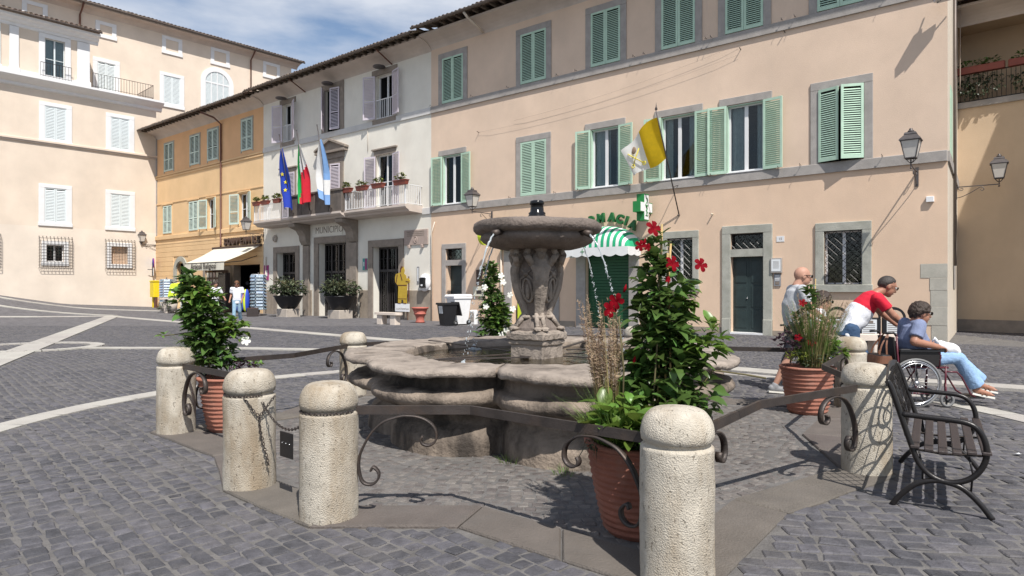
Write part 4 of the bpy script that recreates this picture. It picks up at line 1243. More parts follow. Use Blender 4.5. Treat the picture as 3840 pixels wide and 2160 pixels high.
for h in oh[4:]:
    surround(OB, 'orange_low_plaster', h[0], h[1], h[2] - .1, h[3], .12, .03, .06)
    OB.box('lintel', 'orange_low_plaster', h[0] - .18, h[1] + .18, -.01, .08, h[3] + .08, h[3] + .16)
z = 0.0
while z < 4.6:                                    # rusticated courses
    for a, b in ((34.55, 34.88), (41.72, 44.1), (46.3, 49.2)) if z < 3.0 else (((34.55, 44.1), (46.3, 49.2)) if z < 3.6 else ((34.55, 49.2),)):
        OB.box('rusticated_course', 'orange_low_plaster', a, b, -.01, .045, z, z + .325, b=.012)
    z += .345
# arched side door
arc = MB()
cz, cs, ri, ro = 2.75, 45.2, .68, 1.02
pts = [(cs + ro * math.cos(a), cz + ro * math.sin(a)) for a in [PI * k / 14 for k in range(15)]]
pti = [(cs + ri * math.cos(a), cz + ri * math.sin(a)) for a in [PI * k / 14 for k in range(15)]]
outer = [(cs + ro, -.02)] + pts + [(cs - ro, -.02)]
inner = [(cs + ri, -.02)] + pti + [(cs - ri, -.02)]
for i in range(len(outer) - 1):
    arc.prism([inner[i], outer[i], outer[i + 1], inner[i + 1]], -.01, .09)
OB.mb(arc, 'arch_surround', 'green_stone')
mb = MB()
corner = [(cs + ri, 3.3)] + [(x, zz) for x, zz in pti] + [(cs - ri, 3.3)]
mb.prism([(44.5, 3.3)] + [(cs - ri * math.cos(PI * k / 14), cz + ri * math.sin(PI * k / 14)) for k in range(15)] + [(45.9, 3.3)], -.05, -.02)
OB.mb(mb, 'arch_infill', 'orange_low_plaster')
mb = MB(); mb.box(44.5, 45.9, -.28, -.24, 0, 2.2); OB.mb(mb, 'door', 'pale_shutter')
mb = MB(); mb.box(44.5, 45.9, -.30, -.22, 2.2, 2.3); OB.mb(mb, 'transom', 'grey_stone')
surround(OB, 'brown_stone', 38.6, 41.7, -.02, 2.7, .3, .05, .25, name='shop_surround')
OB.box('shop_pier', 'brown_stone', 38.0, 38.35, -.45, .02, -.02, 3.0)
OB.box('shop_wall', 'wood_brown', 38.35, 41.7, -.6, -.5, -.02, 3.0)
OB.box('fascia', 'letter_brown', 34.62, 40.4, .06, .22, 4.05, 4.2)
eave(OB, 34.55, 50.1, 12.78, 12.97, 1.2)
downpipe(OB, 'pipe_brown', [(39.9, 1.22, 12.8), (39.6, .5, 12.55), (39.5, .09, 12.2), (39.5, .09, 4.4), (39.4, .15, 4.25)], .06)

# ------------------------------------------------------------------ yellow house across the lane on the right
YO = Vector((13.2, 25.75, 0)); YD = Vector((.741, -.671, 0)); 
YRZ = math.atan2(.671, -.741)
yr = thing('yellow_house', 'ochre yellow house behind the corner with a dark planted balcony in shade', 'building', YO + YD * 3.63, YRZ)
YB = Fac(yr, 0.0)                                 # local x runs left, y outwards
yh = [(-7.0, .35, 8.06, 10.95, 1.3, .3)]
wall(YB, 'wall', 'yellow_plaster', -9, 6, -.3, 11.3, yh, m2='yellow_plaster')
YB.box('plinth', 'brown_stone', -9, 6, -.01, .04, -.3, .42)
YB.box('lower_band', 'yellow_plaster', -9, 6, -.01, .022, .42, 1.55)
YB.box('balcony_slab', 'grey_stone', -9, .5, -.01, .10, 7.86, 8.06)
mb = MB()
for z in (8.0, 8.95): mb.box(-9, .36, .0, .04, z + .08, z + .11)
for k in range(60): mb.box(.33 - k * .13, .33 - k * .13 + .018, .01, .03, 8.06, 9.03)
YB.mb(mb, 'railing', 'black_iron')
YB.box('utility_cover', 'yellow_plaster', -2.2, -1.4, 0, .035, .75, 1.15)
eave(YB, -9, 6, 11.05, 11.3, 1.1, tiles=False, rafters=False)
shell(YB, 'yellow_plaster', -9, 6, 11.3)

# corner house on the other side of the lane: outside the picture, its eave throws the slanting shade on the yellow wall
ce = MB()
ax, ay = 17.9, 20.3
hx, hy = -.042, -.999
p0 = Vector((ax, ay)); p1 = Vector((ax + hx * 4.2, ay + hy * 4.2))
oth = Vector((.999, -.042))
ce.prismz([(p0.x, p0.y), (p1.x, p1.y), ((p1 + oth * 7).x, (p1 + oth * 7).y), ((p0 + oth * 7).x, (p0 + oth * 7).y)], -.3, 11.7)
ch = ce.build('wall', 'yellow_plaster', None)
chr_ = thing('corner_house', 'plain ochre house closing the lane at the far right edge', 'building', (ax, ay, 0))
ch.parent = chr_; ch.location = (-ax, -ay, 0)
mb = MB(); 
for k in range(1): mb.prismz([(p0.x - .02, p0.y + .02), (p1.x - .02, p1.y - .02), ((p1 + oth * 7.3).x, (p1 + oth * 7.3).y), ((p0 + oth * 7.3).x, (p0 + oth * 7.3).y)], 11.7, 11.9)
rf = mb.build('roof', 'roof_tile', chr_); rf.location = (-ax, -ay, 0)

# ------------------------------------------------------------------ palace on the left (local x = -s)
pr_ = thing('palace', 'huge pale cream palace with white window frames, corner pavilion and roof terrace', 'building', PAL_O, PAL_RZ)
PP = Fac(pr_, 0.0)
pw = [(5.68, 6.89, 11.4, 13.68), (1.81, 2.98, 11.4, 13.69), (5.68, 6.91, 5.9, 8.23), (1.77, 3.0, 5.87, 8.25)]
pg = [(5.81, 6.8, 3.31, 4.43), (1.90, 2.96, 3.24, 4.51), (9.7, 10.7, 3.31, 4.43)]
wall(PP, 'wall', 'palace_plaster', 0, 22, 5.63, 15.0, [(a, b, c, d, .06, .2) for a, b, c, d in pw])
wall(PP, 'plinth_wall', 'palace_plinth_plaster', 0, 22, -.4, 5.63, [(a, b, c, d, .30, .3) for a, b, c, d in pg])
PP.box('string_course', 'cornice_plaster', -.05, 22, -.01, .10, 11.1, 11.2, b=.02)
PP.box('string_course', 'palace_plaster', -.05, 22, -.01, .16, 11.2, 11.34, b=.02)
for (a, b, c, d) in pw:
    surround(PP, 'white_paint', a, b, c, d, .33, .05, .24, sill=.22)
    closed_pair(PP, 'pale_shutter', a, b, c, d, .0, pitch=.10, mid=False)
for i, (a, b, c, d) in enumerate(pg):
    surround(PP, 'white_paint', a, b, c, d, .26, .035, .26, sill=.26)
    if i == 1: PP.box('blind_wall', 'pink_low_plaster', a, b, -.29, -.27, c, d)
    else: casement(PP, a, b, c, d, .24, 'white_paint', n=2)
    g = bpy.data.objects.new('window_cage', None); COL.objects.link(g); g.parent = pr_; g.location = ((a + b) / 2, 0, (c + d) / 2)
    hw, hh = .93, .98
    nx, nz = 10, 11
    for k in range(nx):
        x = -hw + 2 * hw * k / (nx - 1)
        q = MB(); q.tube([(x, .02, hh + .10), (x, .16, hh + .14), (x, .26, hh + .02), (x, .26, -hh), (x, .02, -hh - .02)], .013, 5); q.build('bar', 'iron', g)
    for k in range(nz):
        z = -hh + 2 * hh * k / (nz - 1)
        q = MB(); q.tube([(-hw, .02, z), (-hw, .275, z), (hw, .275, z), (hw, .02, z)], .012, 5, sm=False); q.build('bar', 'iron', g)
# terrace cornice over the lower block
mb = MB()
pf = [(0, 14.62), (.10, 14.68), (.16, 14.85), (.34, 14.95), (.55, 15.10), (.66, 15.2), (.66, 15.34), (0, 15.42)]
n = len(pf)
vs = [(-.35, y, z) for y, z in pf] + [(22, y, z) for y, z in pf]
mb.add(vs, [tuple(range(n)), tuple(range(2 * n - 1, n - 1, -1))] + [(i, i + n, (i + 1) % n + n, (i + 1) % n) for i in range(n)])
PP.mb(mb, 'terrace_cornice', 'white_paint')
PP.box('terrace_floor', 'palace_plaster', 0, 22, -3.4, 0, 14.9, 15.4)
PP.box('terrace_wall', 'palace_plaster', 0, .3, -3.4, -.01, 5, 15.0)
# pavilion
pv = [(5.76, 6.89, 15.5, 18.17, .18, .6)]
mb = MB()
PVH = Fac(pr_, 0.0)
wall(PVH, 'pavilion_wall', 'palace_plaster', 4.33, 22, 15.4, 18.9, pv)
PP.box('pavilion_side', 'palace_plaster', 4.30, 4.33, -3.3, 0, 15.4, 18.9)
for (a, b) in ((4.30, 5.05), (8.3, 8.8), (9.25, 10.2)):
    PP.box('pilaster', 'white_paint', a, b, -.01, .09, 15.42, 18.45, b=.02)
    PP.box('pilaster_base', 'white_paint', a - .06, b + .06, -.01, .13, 15.42, 15.8, b=.02)
PP.box('pavilion_base', 'white_paint', 4.25, 22, -.01, .06, 15.42, 15.72)
surround(PP, 'white_paint', 5.76, 6.89, 15.72, 18.17, .34, .06, .28)
casement(PP, 5.76, 6.89, 15.5, 18.17, .12, 'pale_shutter', bars=1, curtain=[(5.80, 6.85)])
mb = MB()
pf = [(0, 18.45), (.08, 18.5), (.10, 18.65), (.26, 18.72), (.36, 18.86), (.62, 18.95), (.66, 19.1), (0, 19.14)]
n = len(pf)
vs = [(4.30 - .5, y, z) for y, z in pf] + [(22, y, z) for y, z in pf]
mb.add(vs, [tuple(range(n)), tuple(range(2 * n - 1, n - 1, -1))] + [(i, i + n, (i + 1) % n + n, (i + 1) % n) for i in range(n)])
PP.mb(mb, 'pavilion_cornice', 'white_paint')
def palace_roof(x0, x1, y0, zg, back, rise, name='roof'):
    q = MB(); vs = [(x0, y0, zg), (x1, y0, zg), (x1, y0 - back, zg + rise), (x0 + back * .6, y0 - back, zg + rise)]
    vs += [(x, y, z + .08) for x, y, z in vs]
    q.add(vs, [(3, 2, 1, 0), (4, 5, 6, 7), (0, 1, 5, 4), (1, 2, 6, 5), (2, 3, 7, 6), (3, 0, 4, 7)])
    q.add([(x0, y0, zg + .08), (x0 + back * .6, y0 - back, zg + rise + .08), (x0, y0 - 2 * back, zg + .08)], [(0, 1, 2)])
    o = PP.mb(q, name, 'roof_tile')
    t = MB(); n_ = 6; vs = []
    sl = rise / back
    for k in range(2):
        for j in range(n_ + 1):
            a = PI * j / n_
            y = .10 - k * .9
            vs.append((math.cos(a) * .11, y, math.sin(a) * .10 - y * sl))
    t.add(vs, [(j, j + 1, n_ + 2 + j, n_ + 1 + j) for j in range(n_)] + [tuple(range(n_ + 1))], 0, True)
    me = t.mesh('roof_tile', 'roof_tile')
    n = min(150, int((x1 - x0) / .28))
    for i in range(n):
        put('roof_tile', me, o, (x0 + .14 + i * .28 + rnd.uniform(-.02, .02), y0, zg + .09 + rnd.uniform(-.015, .015)))
    g = MB(); g.tube([(x0, y0 + .06, zg + .0), (x1, y0 + .06, zg + .0)], .07, 8)
    PP.mb(g, 'gutter', 'gutter_metal')
palace_roof(3.75, 22, .75, 19.18, 3.0, .9)
def guard(x0, x1, y0, z0, h, ret=0, step=.17):
    mb = MB(); mb.box(x0, x1, y0 - .015, y0 + .015, z0 + h - .03, z0 + h); mb.box(x0, x1, y0 - .012, y0 + .012, z0 + .06, z0 + .085)
    if ret: mb.box(x0 - .012, x0 + .012, y0 - ret, y0, z0 + h - .031, z0 + h - .001); mb.box(x0 - .012, x0 + .012, y0 - ret, y0, z0 + .06, z0 + .085)
    o = PP.mb(mb, 'guard_rail', 'iron')
    b = MB(); b.box(-.009, .009, -.009, .009, 0, h - .03); bm_ = b.mesh('baluster', 'iron')
    n = int((x1 - x0) / step)
    for i in range(n + 1): put('baluster', bm_, o, (x0 + (x1 - x0) * i / n, y0, z0))
    if ret:
        for i in range(1, int(ret / step)): put('baluster', bm_, o, (x0, y0 - i * step, z0))
guard(5.45, 7.2, .35, 15.5, .95)
guard(.30, 4.2, .32, 15.45, 1.0, ret=3.3)
# main wing behind the terrace: set back 3.3 m
def wing_wall():
    wh = [(-1.62 + .0, 1.5, 0, 0)]
    f = Fac(pr_, 0.0)
    hs = [(1.74, 2.91, 15.5, 18.42, .06, .2), (-2.97, -1.71, 16.24, 18.5, .06, .2)]
    o = wall(f, 'wing_wall', 'palace_plaster', -12.74, 22, 5.0, 22.2, hs)
    o.location = (0, -3.3, 0)
wing_wall()
mb = MB(); mb.add([(-12.74, -3.3, 5), (-12.74, -14, 5), (-12.74, -14, 22.2), (-12.74, -3.3, 22.2)], [(3, 2, 1, 0)]); PP.mb(mb, 'wing_side', 'palace_plaster')
class Shift(Fac):
    pass
wg = bpy.data.objects.new('wing_front', None); COL.objects.link(wg); wg.parent = pr_; wg.location = (0, -3.3, 0)
WF = Fac(wg, 0.0)
def wbox(name, m, a, b, e0, e1, z0, z1, bb=.015): return box(name, m, pr_, a, b, -3.3 + e0, -3.3 + e1, z0, z1, bb)
def wsur(m, a, b, z0, z1, wd, e, top, sill=None):
    o = surround(PP, m, a, b, z0, z1, wd, e, top, sill); o.location = (0, -3.3, 0); return o
bpy.data.objects.remove(wg)
for (a, b, z0, z1) in ((1.95, 2.75, 20.5, 21.2), (-2.82, -1.88, 20.5, 21.4), (-6.7, -5.7, 20.6, 21.5), (-11.3, -10.3, 20.6, 21.5), (6.3, 7.2, 20.5, 21.3)):
    wsur('white_paint', a, b, z0, z1, .30, .05, .26, .26)
wsur('white_paint', 1.74, 2.91, 15.6, 18.42, .32, .06, .28)
wsur('white_paint', -2.97, -1.71, 16.24, 18.5, .30, .06, .24, .26)
for (a, b, c, d) in ((1.74, 2.91, 15.5, 18.42), (-2.97, -1.71, 16.24, 18.5)):
    w_ = (b - a) / 2 - .004
    leaf(PP, 'pale_shutter', a, -3.3, c, w_, d - c, 0, pitch=.10, mid=False); leaf(PP, 'pale_shutter', b, -3.3, c, w_, d - c, 180, pitch=.10, mid=False, mir=True)
# arched window
ar = MB(); cx, ri, ro, cz = -5.95, 1.0, 1.38, 18.75
oo = [(cx + ro, 16.2)] + [(cx + ro * math.cos(PI * k / 20), cz + ro * math.sin(PI * k / 20)) for k in range(21)] + [(cx - ro, 16.2)]
ii = [(cx + ri, 16.2)] + [(cx + ri * math.cos(PI * k / 20), cz + ri * math.sin(PI * k / 20)) for k in range(21)] + [(cx - ri, 16.2)]
for k in range(len(oo) - 1): ar.prism([ii[k], oo[k], oo[k + 1], ii[k + 1]], -3.31, -3.22)
PP.mb(ar, 'arch_surround', 'white_paint')
mb = MB(); mb.prism(ii, -3.31, -3.285); PP.mb(mb, 'arch_shutter', 'pale_shutter')
mb = MB()
for k in range(5): x = cx - ri + 2 * ri * k / 4; hz_ = cz + math.sqrt(max(0, ri * ri - (x - cx) ** 2)); mb.box(x - .035, x + .035, -3.285, -3.25, 16.2, hz_)
mb.box(cx - ri, cx + ri, -3.285, -3.255, 18.7, 18.8)
PP.mb(mb, 'arch_frame', 'white_paint')
mb = MB()
z = 16.3
while z < cz + ri:
    hw = ri if z < cz else math.sqrt(max(0, ri * ri - (z - cz) ** 2))
    if hw > .1: mb.box(cx - hw, cx + hw, -3.285, -3.268, z, z + .04)
    z += .10
stuff(PP.mb(mb, 'slats', 'pale_shutter'))
palace_roof(-13.6, 22, -2.45, 22.25, 6, 1.9)
mb = MB(); pf = [(0, 21.75), (.08, 21.85), (.25, 22.0), (.7, 22.12), (.7, 22.2), (0, 22.22)]; n = len(pf)
vs = [(-13.3, y - 3.3, z) for y, z in pf] + [(22, y - 3.3, z) for y, z in pf]
mb.add(vs, [tuple(range(n)), tuple(range(2 * n - 1, n - 1, -1))] + [(i, i + n, (i + 1) % n + n, (i + 1) % n) for i in range(n)])
PP.mb(mb, 'wing_cornice', 'cornice_plaster')
for x in (-8.9, 4.0):
    mb = MB(); mb.tube([(x, -2.45, 22.2), (x, -2.8, 21.9), (x + .05, -3.2, 21.5), (x + .05, -3.2, 14.0)], .06, 8); PP.mb(mb, 'drainpipe', 'pipe_brown')
# ================================================================== fountain
fo = thing('fountain', 'weathered stone fountain with lobed basin, carved pedestal and wide upper bowl spouting water', 'fountain', (FC[0], FC[1], 0))
def wob(p, sc, amp):
    n = mnoise.noise_vector(Vector(p) * sc)
    return Vector(p) + n * amp
PH0 = R(13)
def lobe_r(a):
    """plan radius; a measured from the camera side, left positive"""
    q = (a - PH0) / R(45)
    i = int(math.floor(q)) % 8
    k = math.sin(PI * (q % 1.0))
    lo0 = (1.80, 1.90, 1.98, 1.94, 1.90, 1.94, 1.94, 1.92)[i]; lo1 = (1.80, 1.90, 1.98, 1.94, 1.90, 1.94, 1.94, 1.92)[(i + 1) % 8]
    base = lo0 + (lo1 - lo0) * (q % 1.0)
    big = (2.22, 2.14, 2.2, 2.2, 2.2, 2.2, 2.24, 2.46)[i]
    return base + (big - base) * (k ** .5)
NA = 320
prof = [(-.19, -.02), (-.20, .10), (-.205, .17), (-.23, .19), (-.24, .23), (-.29, .26), (-.33, .29), (-.34, .33), (-.31, .37), (-.25, .40), (-.17, .43), (-.10, .455),
        (-.055, .47), (-.025, .495), (-.012, .525), (-.018, .555), (-.05, .583), (-.12, .597), (-.20, .60), (-.23, .65), (-.225, .70), (-.17, .728), (-.07, .738), (-.02, .742), (-.01, .755),
        (-.02, .775), (-.06, .785), (-.20, .785), (-.34, .785), (-.38, .775), (-.40, .74), (-.42, .60), (-.46, .42)]
mb = MB(); vs = []
k = len(prof)
for i, (dr, z) in enumerate(prof):
    for j in range(NA):
        a = 2 * PI * j / NA
        f = 1.0 if i > 6 else .985
        r_ = (lobe_r(a)) * f + dr
        # silhouette softens towards the inside
        if i >= 28: r_ = (lobe_r(a) * .30 + 2.1 * .70) - .22 + dr
        x, y = -r_ * math.sin(a), -r_ * math.cos(a)
        amp = .022 if 19 < i < 29 else .018
        p = wob((x, y, z), 3.2, amp); p = wob(p, 11.0, .012 if i < 30 else .004)
        if 24 <= i <= 28: p.z += .03 * mnoise.noise(Vector((x * 1.7, y * 1.7, 3)))
        vs.append(p)
fs = []
for i in range(k - 1):
    for j in range(NA):
        j2 = (j + 1) % NA
        fs.append((i * NA + j, i * NA + j2, (i + 1) * NA + j2, (i + 1) * NA + j))
mb.add(vs, fs, 0, True)
mb.add([vs[(k - 1) * NA + j] for j in range(NA)], [tuple(range(NA))], 1)
mb.build('basin', ['basin_stone', 'basin_floor'], fo, fixn=False)
# rim slabs: joint cuts shown as separate capping stones
for q in range(8):
    a0, a1 = PH0 + R(45) * q + R(.5), PH0 + R(45) * (q + 1) - R(.5)
    mb = MB(); vs = []; nn = 26
    sec = [(.006, .735), (.028, .745), (.032, .780), (.014, .797), (-.03, .806), (-.20, .804), (-.36, .798), (-.40, .788), (-.40, .74)]
    for j in range(nn + 1):
        a = a0 + (a1 - a0) * j / nn
        for (dr, z) in sec:
            L_ = lobe_r(a)
            r_ = (L_ + dr) if dr > -.1 else L_ + dr if dr > -.3 else (L_ * .30 + 2.1 * .70) - .20 + dr
            x, y = -r_ * math.sin(a), -r_ * math.cos(a)
            p = wob((x, y, z), 2.4, .022); p = wob(p, 8.0, .014); p = wob(p, 21.0, .009)
            vs.append(p)
    m_ = len(sec)
    fs = [(j * m_ + i, j * m_ + i + 1, (j + 1) * m_ + i + 1, (j + 1) * m_ + i) for j in range(nn) for i in range(m_ - 1)]
    fs += [tuple(range(m_ - 1, -1, -1)), tuple(nn * m_ + i for i in range(m_))]
    mb.add(vs, fs, 0, True)
    mb.build('rim_stone', 'fountain_stone', fo)
# water
wm, nt, fr_, gl = glassy('water', (.42, .40, .24), .03, 1.0)
M['water'] = wm
nz_ = nt.nodes.new('ShaderNodeTexNoise'); nz_.inputs['Scale'].default_value = 9; nz_.inputs['Detail'].default_value = 3
ge_ = nt.nodes.new('ShaderNodeNewGeometry'); nt.links.new(ge_.outputs['Position'], nz_.inputs['Vector'])
bp_ = nt.nodes.new('ShaderNodeBump'); bp_.inputs['Strength'].default_value = .35; bp_.inputs['Distance'].default_value = .03
nt.links.new(nz_.outputs['Fac'], bp_.inputs['Height'])
nt.links.new(bp_.outputs['Normal'], gl.inputs['Normal']); nt.links.new(bp_.outputs['Normal'], fr_.inputs['Normal'])
mb = MB()
mb.add([(-(lobe_r(2 * PI * j / NA) * .30 + 2.1 * .70 - .58) * math.sin(2 * PI * j / NA), -(lobe_r(2 * PI * j / NA) * .30 + 2.1 * .70 - .58) * math.cos(2 * PI * j / NA), .71) for j in range(NA)], [tuple(range(NA - 1, -1, -1))])
mb.build('water_surface', 'water', fo, fixn=False)
# flat iron bars laid across the water
def bar(p0, p1, w_=.05, m='iron'):
    mb = MB(); mb.strip([p0, p1], (0, 0, 1), .012, w_); return mb.build('cross_bar', m, fo)
bar((-1.35, -.95, .76), (-.28, .05, .74)); bar((-1.35, -.80, .75), (-.10, -.25, .735)); bar((-.10, -.25, .735), (-.30, .12, .73))
bar((.34, -.1, .80), (1.75, .55, .815), .045); bar((.34, .05, .74), (1.7, -.1, .80)); bar((.2, .32, .75), (.9, 1.75, .80))
bar((-.3, .25, .75), (-1.4, 1.25, .80)); bar((.3, -.2, .74), (1.25, -1.35, .79))
# pedestal plinth and carved herm pedestal
AZ = R(8)                                         # one corner turns towards the viewer, a little right
def rot(x, y, a=AZ + R(45)): return (x * math.cos(a) - y * math.sin(a), x * math.sin(a) + y * math.cos(a))
def sq_ring(hd, z, m=9):
    """square of half-diagonal hd, m points a side"""
    h = hd / math.sqrt(2); out = []
    c = [(-h, -h), (h, -h), (h, h), (-h, h)]
    for i in range(4):
        (x0, y0), (x1, y1) = c[i], c[(i + 1) % 4]
        for j in range(m):
            t = j / m
            x, y = rot(x0 + (x1 - x0) * t, y0 + (y1 - y0) * t)
            out.append((x, y, z))
    return out
def loft(mb, rings, amp=.008, sc=9, mi=0):
    n = len(rings[0]); vs = [wob(p, sc, amp) for r_ in rings for p in r_]
    fs = [(i * n + j, i * n + (j + 1) % n, (i + 1) * n + (j + 1) % n, (i + 1) * n + j) for i in range(len(rings) - 1) for j in range(n)]
    fs += [tuple(range(n - 1, -1, -1)), tuple((len(rings) - 1) * n + j for j in range(n))]
    mb.add(vs, fs, mi, False)
mb = MB()
loft(mb, [sq_ring(.31, .42), sq_ring(.31, .60), sq_ring(.305, .70), sq_ring(.30, .85), sq_ring(.325, .865), sq_ring(.33, .90), sq_ring(.315, .91), sq_ring(.355, .925), sq_ring(.36, .985), sq_ring(.345, 1.01), sq_ring(.31, 1.02)], .012, 14)
mb.build('plinth', 'fountain_stone', fo)
body = [(.29, 1.015), (.28, 1.05), (.22, 1.11), (.185, 1.15), (.165, 1.165), (.17, 1.19), (.155, 1.20), (.155, 1.24), (.185, 1.32), (.235, 1.42), (.27, 1.52), (.29, 1.62), (.295, 1.70), (.28, 1.76), (.27, 1.82), (.27, 1.90), (.30, 1.96), (.33, 2.0)]
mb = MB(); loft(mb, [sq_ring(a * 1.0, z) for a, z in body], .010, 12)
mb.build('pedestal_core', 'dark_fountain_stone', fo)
for c in range(4):
    a = AZ - PI / 2 + c * PI / 2                    # corner direction
    ux, uy = math.cos(a), math.sin(a)
    tx, ty = -uy, ux
    def P(o, t, z): return Vector((ux * o + tx * t, uy * o + ty * t, z))
    mb = MB()
    rings = []
    for (o, w_, z) in [(.115, .052, 1.20), (.145, .056, 1.28), (.195, .068, 1.40), (.228, .08, 1.50), (.248, .088, 1.60), (.258, .092, 1.68), (.255, .115, 1.74), (.225, .13, 1.80), (.205, .10, 1.86), (.20, .07, 1.90)]:
        ring_ = []
        for j in range(12):
            q = 2 * PI * j / 12
            fold = 1 + .10 * math.cos(5 * q) * (1 if z < 1.6 else .3)
            ring_.append(tuple(P(o + .055 * math.cos(q) * fold, w_ * math.sin(q) * fold, z)))
        rings.append(ring_)
    loft(mb, rings, .006, 18)
    mb.build('herm_figure', 'fountain_stone', fo)
    mb = MB()
    mb.ball(P(.245, 0, 1.895), (.058, .058, .074), 12, 9); mb.ball(P(.293, 0, 1.89), .020, 6, 5)
    mb.ball(P(.25, 0, 1.95), (.075, .075, .05), 12, 7)
    for sg in (-1, 1):                              # arms raised to carry the bowl
        mb.caps(P(.25, sg * .11, 1.79), P(.275, sg * .17, 1.88), .042, .036, 8); mb.caps(P(.275, sg * .17, 1.88), P(.24, sg * .13, 1.975), .036, .03, 8)
    mb.build('herm_head', 'fountain_stone', fo)
    mb = MB()
    for sg in (-1, 1):
        mb.caps(P(.15, sg * .032, 1.20), P(.235, sg * .038, 1.08), .03, .026, 8)
        mb.ball(P(.268, sg * .041, 1.045), (.055, .055, .026), 8, 6)
        for tq in range(4): mb.ball(P(.308, sg * .041 + (tq - 1.5) * .014, 1.032), .0115, 6, 4)
    mb.lathe([(.0, 0), (.075, .0), (.085, .02), (.075, .04), (0, .04)], 14, tuple(P(.125, 0, 1.155)))
    mb.build('herm_feet', 'fountain_stone', fo)
    # scrolled shield on the face between two herms
    b = a + PI / 4
    ux2, uy2 = math.cos(b), math.sin(b); tx2, ty2 = -uy2, ux2
    def Q(o, t, z): return Vector((ux2 * o + tx2 * t, uy2 * o + ty2 * t, z))
    mb = MB()
    def off(z):                                     # face distance from axis at height z
        for (h0, z0), (h1, z1) in zip(body[:-1], body[1:]):
            if z0 <= z <= z1: return (h0 + (h1 - h0) * (z - z0) / (z1 - z0)) / math.sqrt(2) + .008
        return .2
    oval = [Q(off(1.48 + .13 * math.sin(q)), .060 * math.cos(q), 1.48 + .13 * math.sin(q)) for q in [2 * PI * i / 18 for i in range(18)]]
    mb.tube(oval, .015, 6, closed=True)
    for sg in (-1, 1):
        mb.tube([Q(off(1.64), sg * .015, 1.64), Q(off(1.60), sg * .085, 1.61), Q(off(1.5), sg * .095, 1.52), Q(off(1.4), sg * .065, 1.40), Q(off(1.34), sg * .02, 1.345)], .012, 6)
        mb.tube([Q(off(1.66), -.06 * sg, 1.63), Q(off(1.72), .06 * sg, 1.71)], .010, 6)
    mb.ball(Q(off(1.66), 0, 1.665), (.035, .035, .03), 8, 6)
    mb.ball(Q(off(1.48) - .01, 0, 1.48), (.03, .03, .10), 10, 8)
    mb.build('shield', 'fountain_stone', fo)
# upper bowl
bp2 = [(.0, 1.945), (.25, 1.945), (.42, 1.955), (.55, 1.985), (.63, 2.03), (.66, 2.07), (.655, 2.10), (.635, 2.112), (.66, 2.122), (.71, 2.135), (.735, 2.165), (.74, 2.20), (.73, 2.24), (.70, 2.262), (.66, 2.265), (.60, 2.24), (.40, 2.19), (.0, 2.17)]
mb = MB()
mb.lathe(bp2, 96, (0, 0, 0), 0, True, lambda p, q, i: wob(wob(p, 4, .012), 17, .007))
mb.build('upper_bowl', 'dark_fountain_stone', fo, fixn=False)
mb = MB(); mb.add([(.60 * math.cos(2 * PI * j / 48), .60 * math.sin(2 * PI * j / 48), 2.238) for j in range(48)], [tuple(range(48))]); mb.build('bowl_water', 'water', fo, fixn=False)
mb = MB(); mb.lathe([(.105, 2.2), (.105, 2.34), (.095, 2.352), (.10, 2.375), (.08, 2.39), (.074, 2.465), (.085, 2.475), (.085, 2.505), (.07, 2.518), (.0, 2.522)], 20)
mb.build('nozzle', 'black_gloss', fo)
for q, (az, sp) in enumerate(((-.68, 1.05), (.80, 1.05), (R(133), 1.0), (-R(140), 1.0))):
    dx, dy = math.sin(az), -math.cos(az)
    mb = MB()
    mb.tube([(dx * .60, dy * .60, 2.115), (dx * .70, dy * .70, 2.11), (dx * .775, dy * .775, 2.085)], [.036, .034, .040], 10)
    mb.build('spout', 'iron', fo)
    mb = MB(); pts = []; rr = []
    vd = .9; tf = (-vd + math.sqrt(vd * vd + 2 * 9.8 * (2.08 - .70))) / 9.8
    r_ = random.Random(q + 3)
    for i in range(16):
        t = tf * .50 * i / 15
        o = .77 + sp * t
        pts.append((dx * o + r_.uniform(-.006, .006), dy * o + r_.uniform(-.006, .006), 2.08 - vd * t - 4.9 * t * t)); rr.append(.012 * (1 - .5 * i / 15) * r_.uniform(.7, 1.2))
    mb.tube(pts, rr, 6)
    mb.build('water_jet', 'jet', fo)
    mb = MB()
    for i in range(80):                            # the jet breaks into drops
        t = tf * (.40 + .60 * r_.random())
        o = .77 + sp * t
        sp_ = .003 + .020 * (t / tf - .35)
        z_ = 2.08 - vd * t - 4.9 * t * t + r_.uniform(-.03, .03)
        rr_ = r_.uniform(.002, .007)
        mb.ball((dx * o + r_.gauss(0, sp_), dy * o + r_.gauss(0, sp_), max(.72, z_)), (rr_, rr_, rr_ * r_.uniform(1, 2.5)), 5, 4)
    stuff(mb.build('water_drops', 'jet', fo))
    mb = MB(); o = .77 + sp * tf
    mb.lathe([(.10, .0), (.06, .018), (.035, .012), (.02, .05), (.0, .07)], 12, (dx * o, dy * o, .71), 0, True, lambda p, q_, i: wob(p, 30, .02))
    mb.build('splash', 'jet', fo)

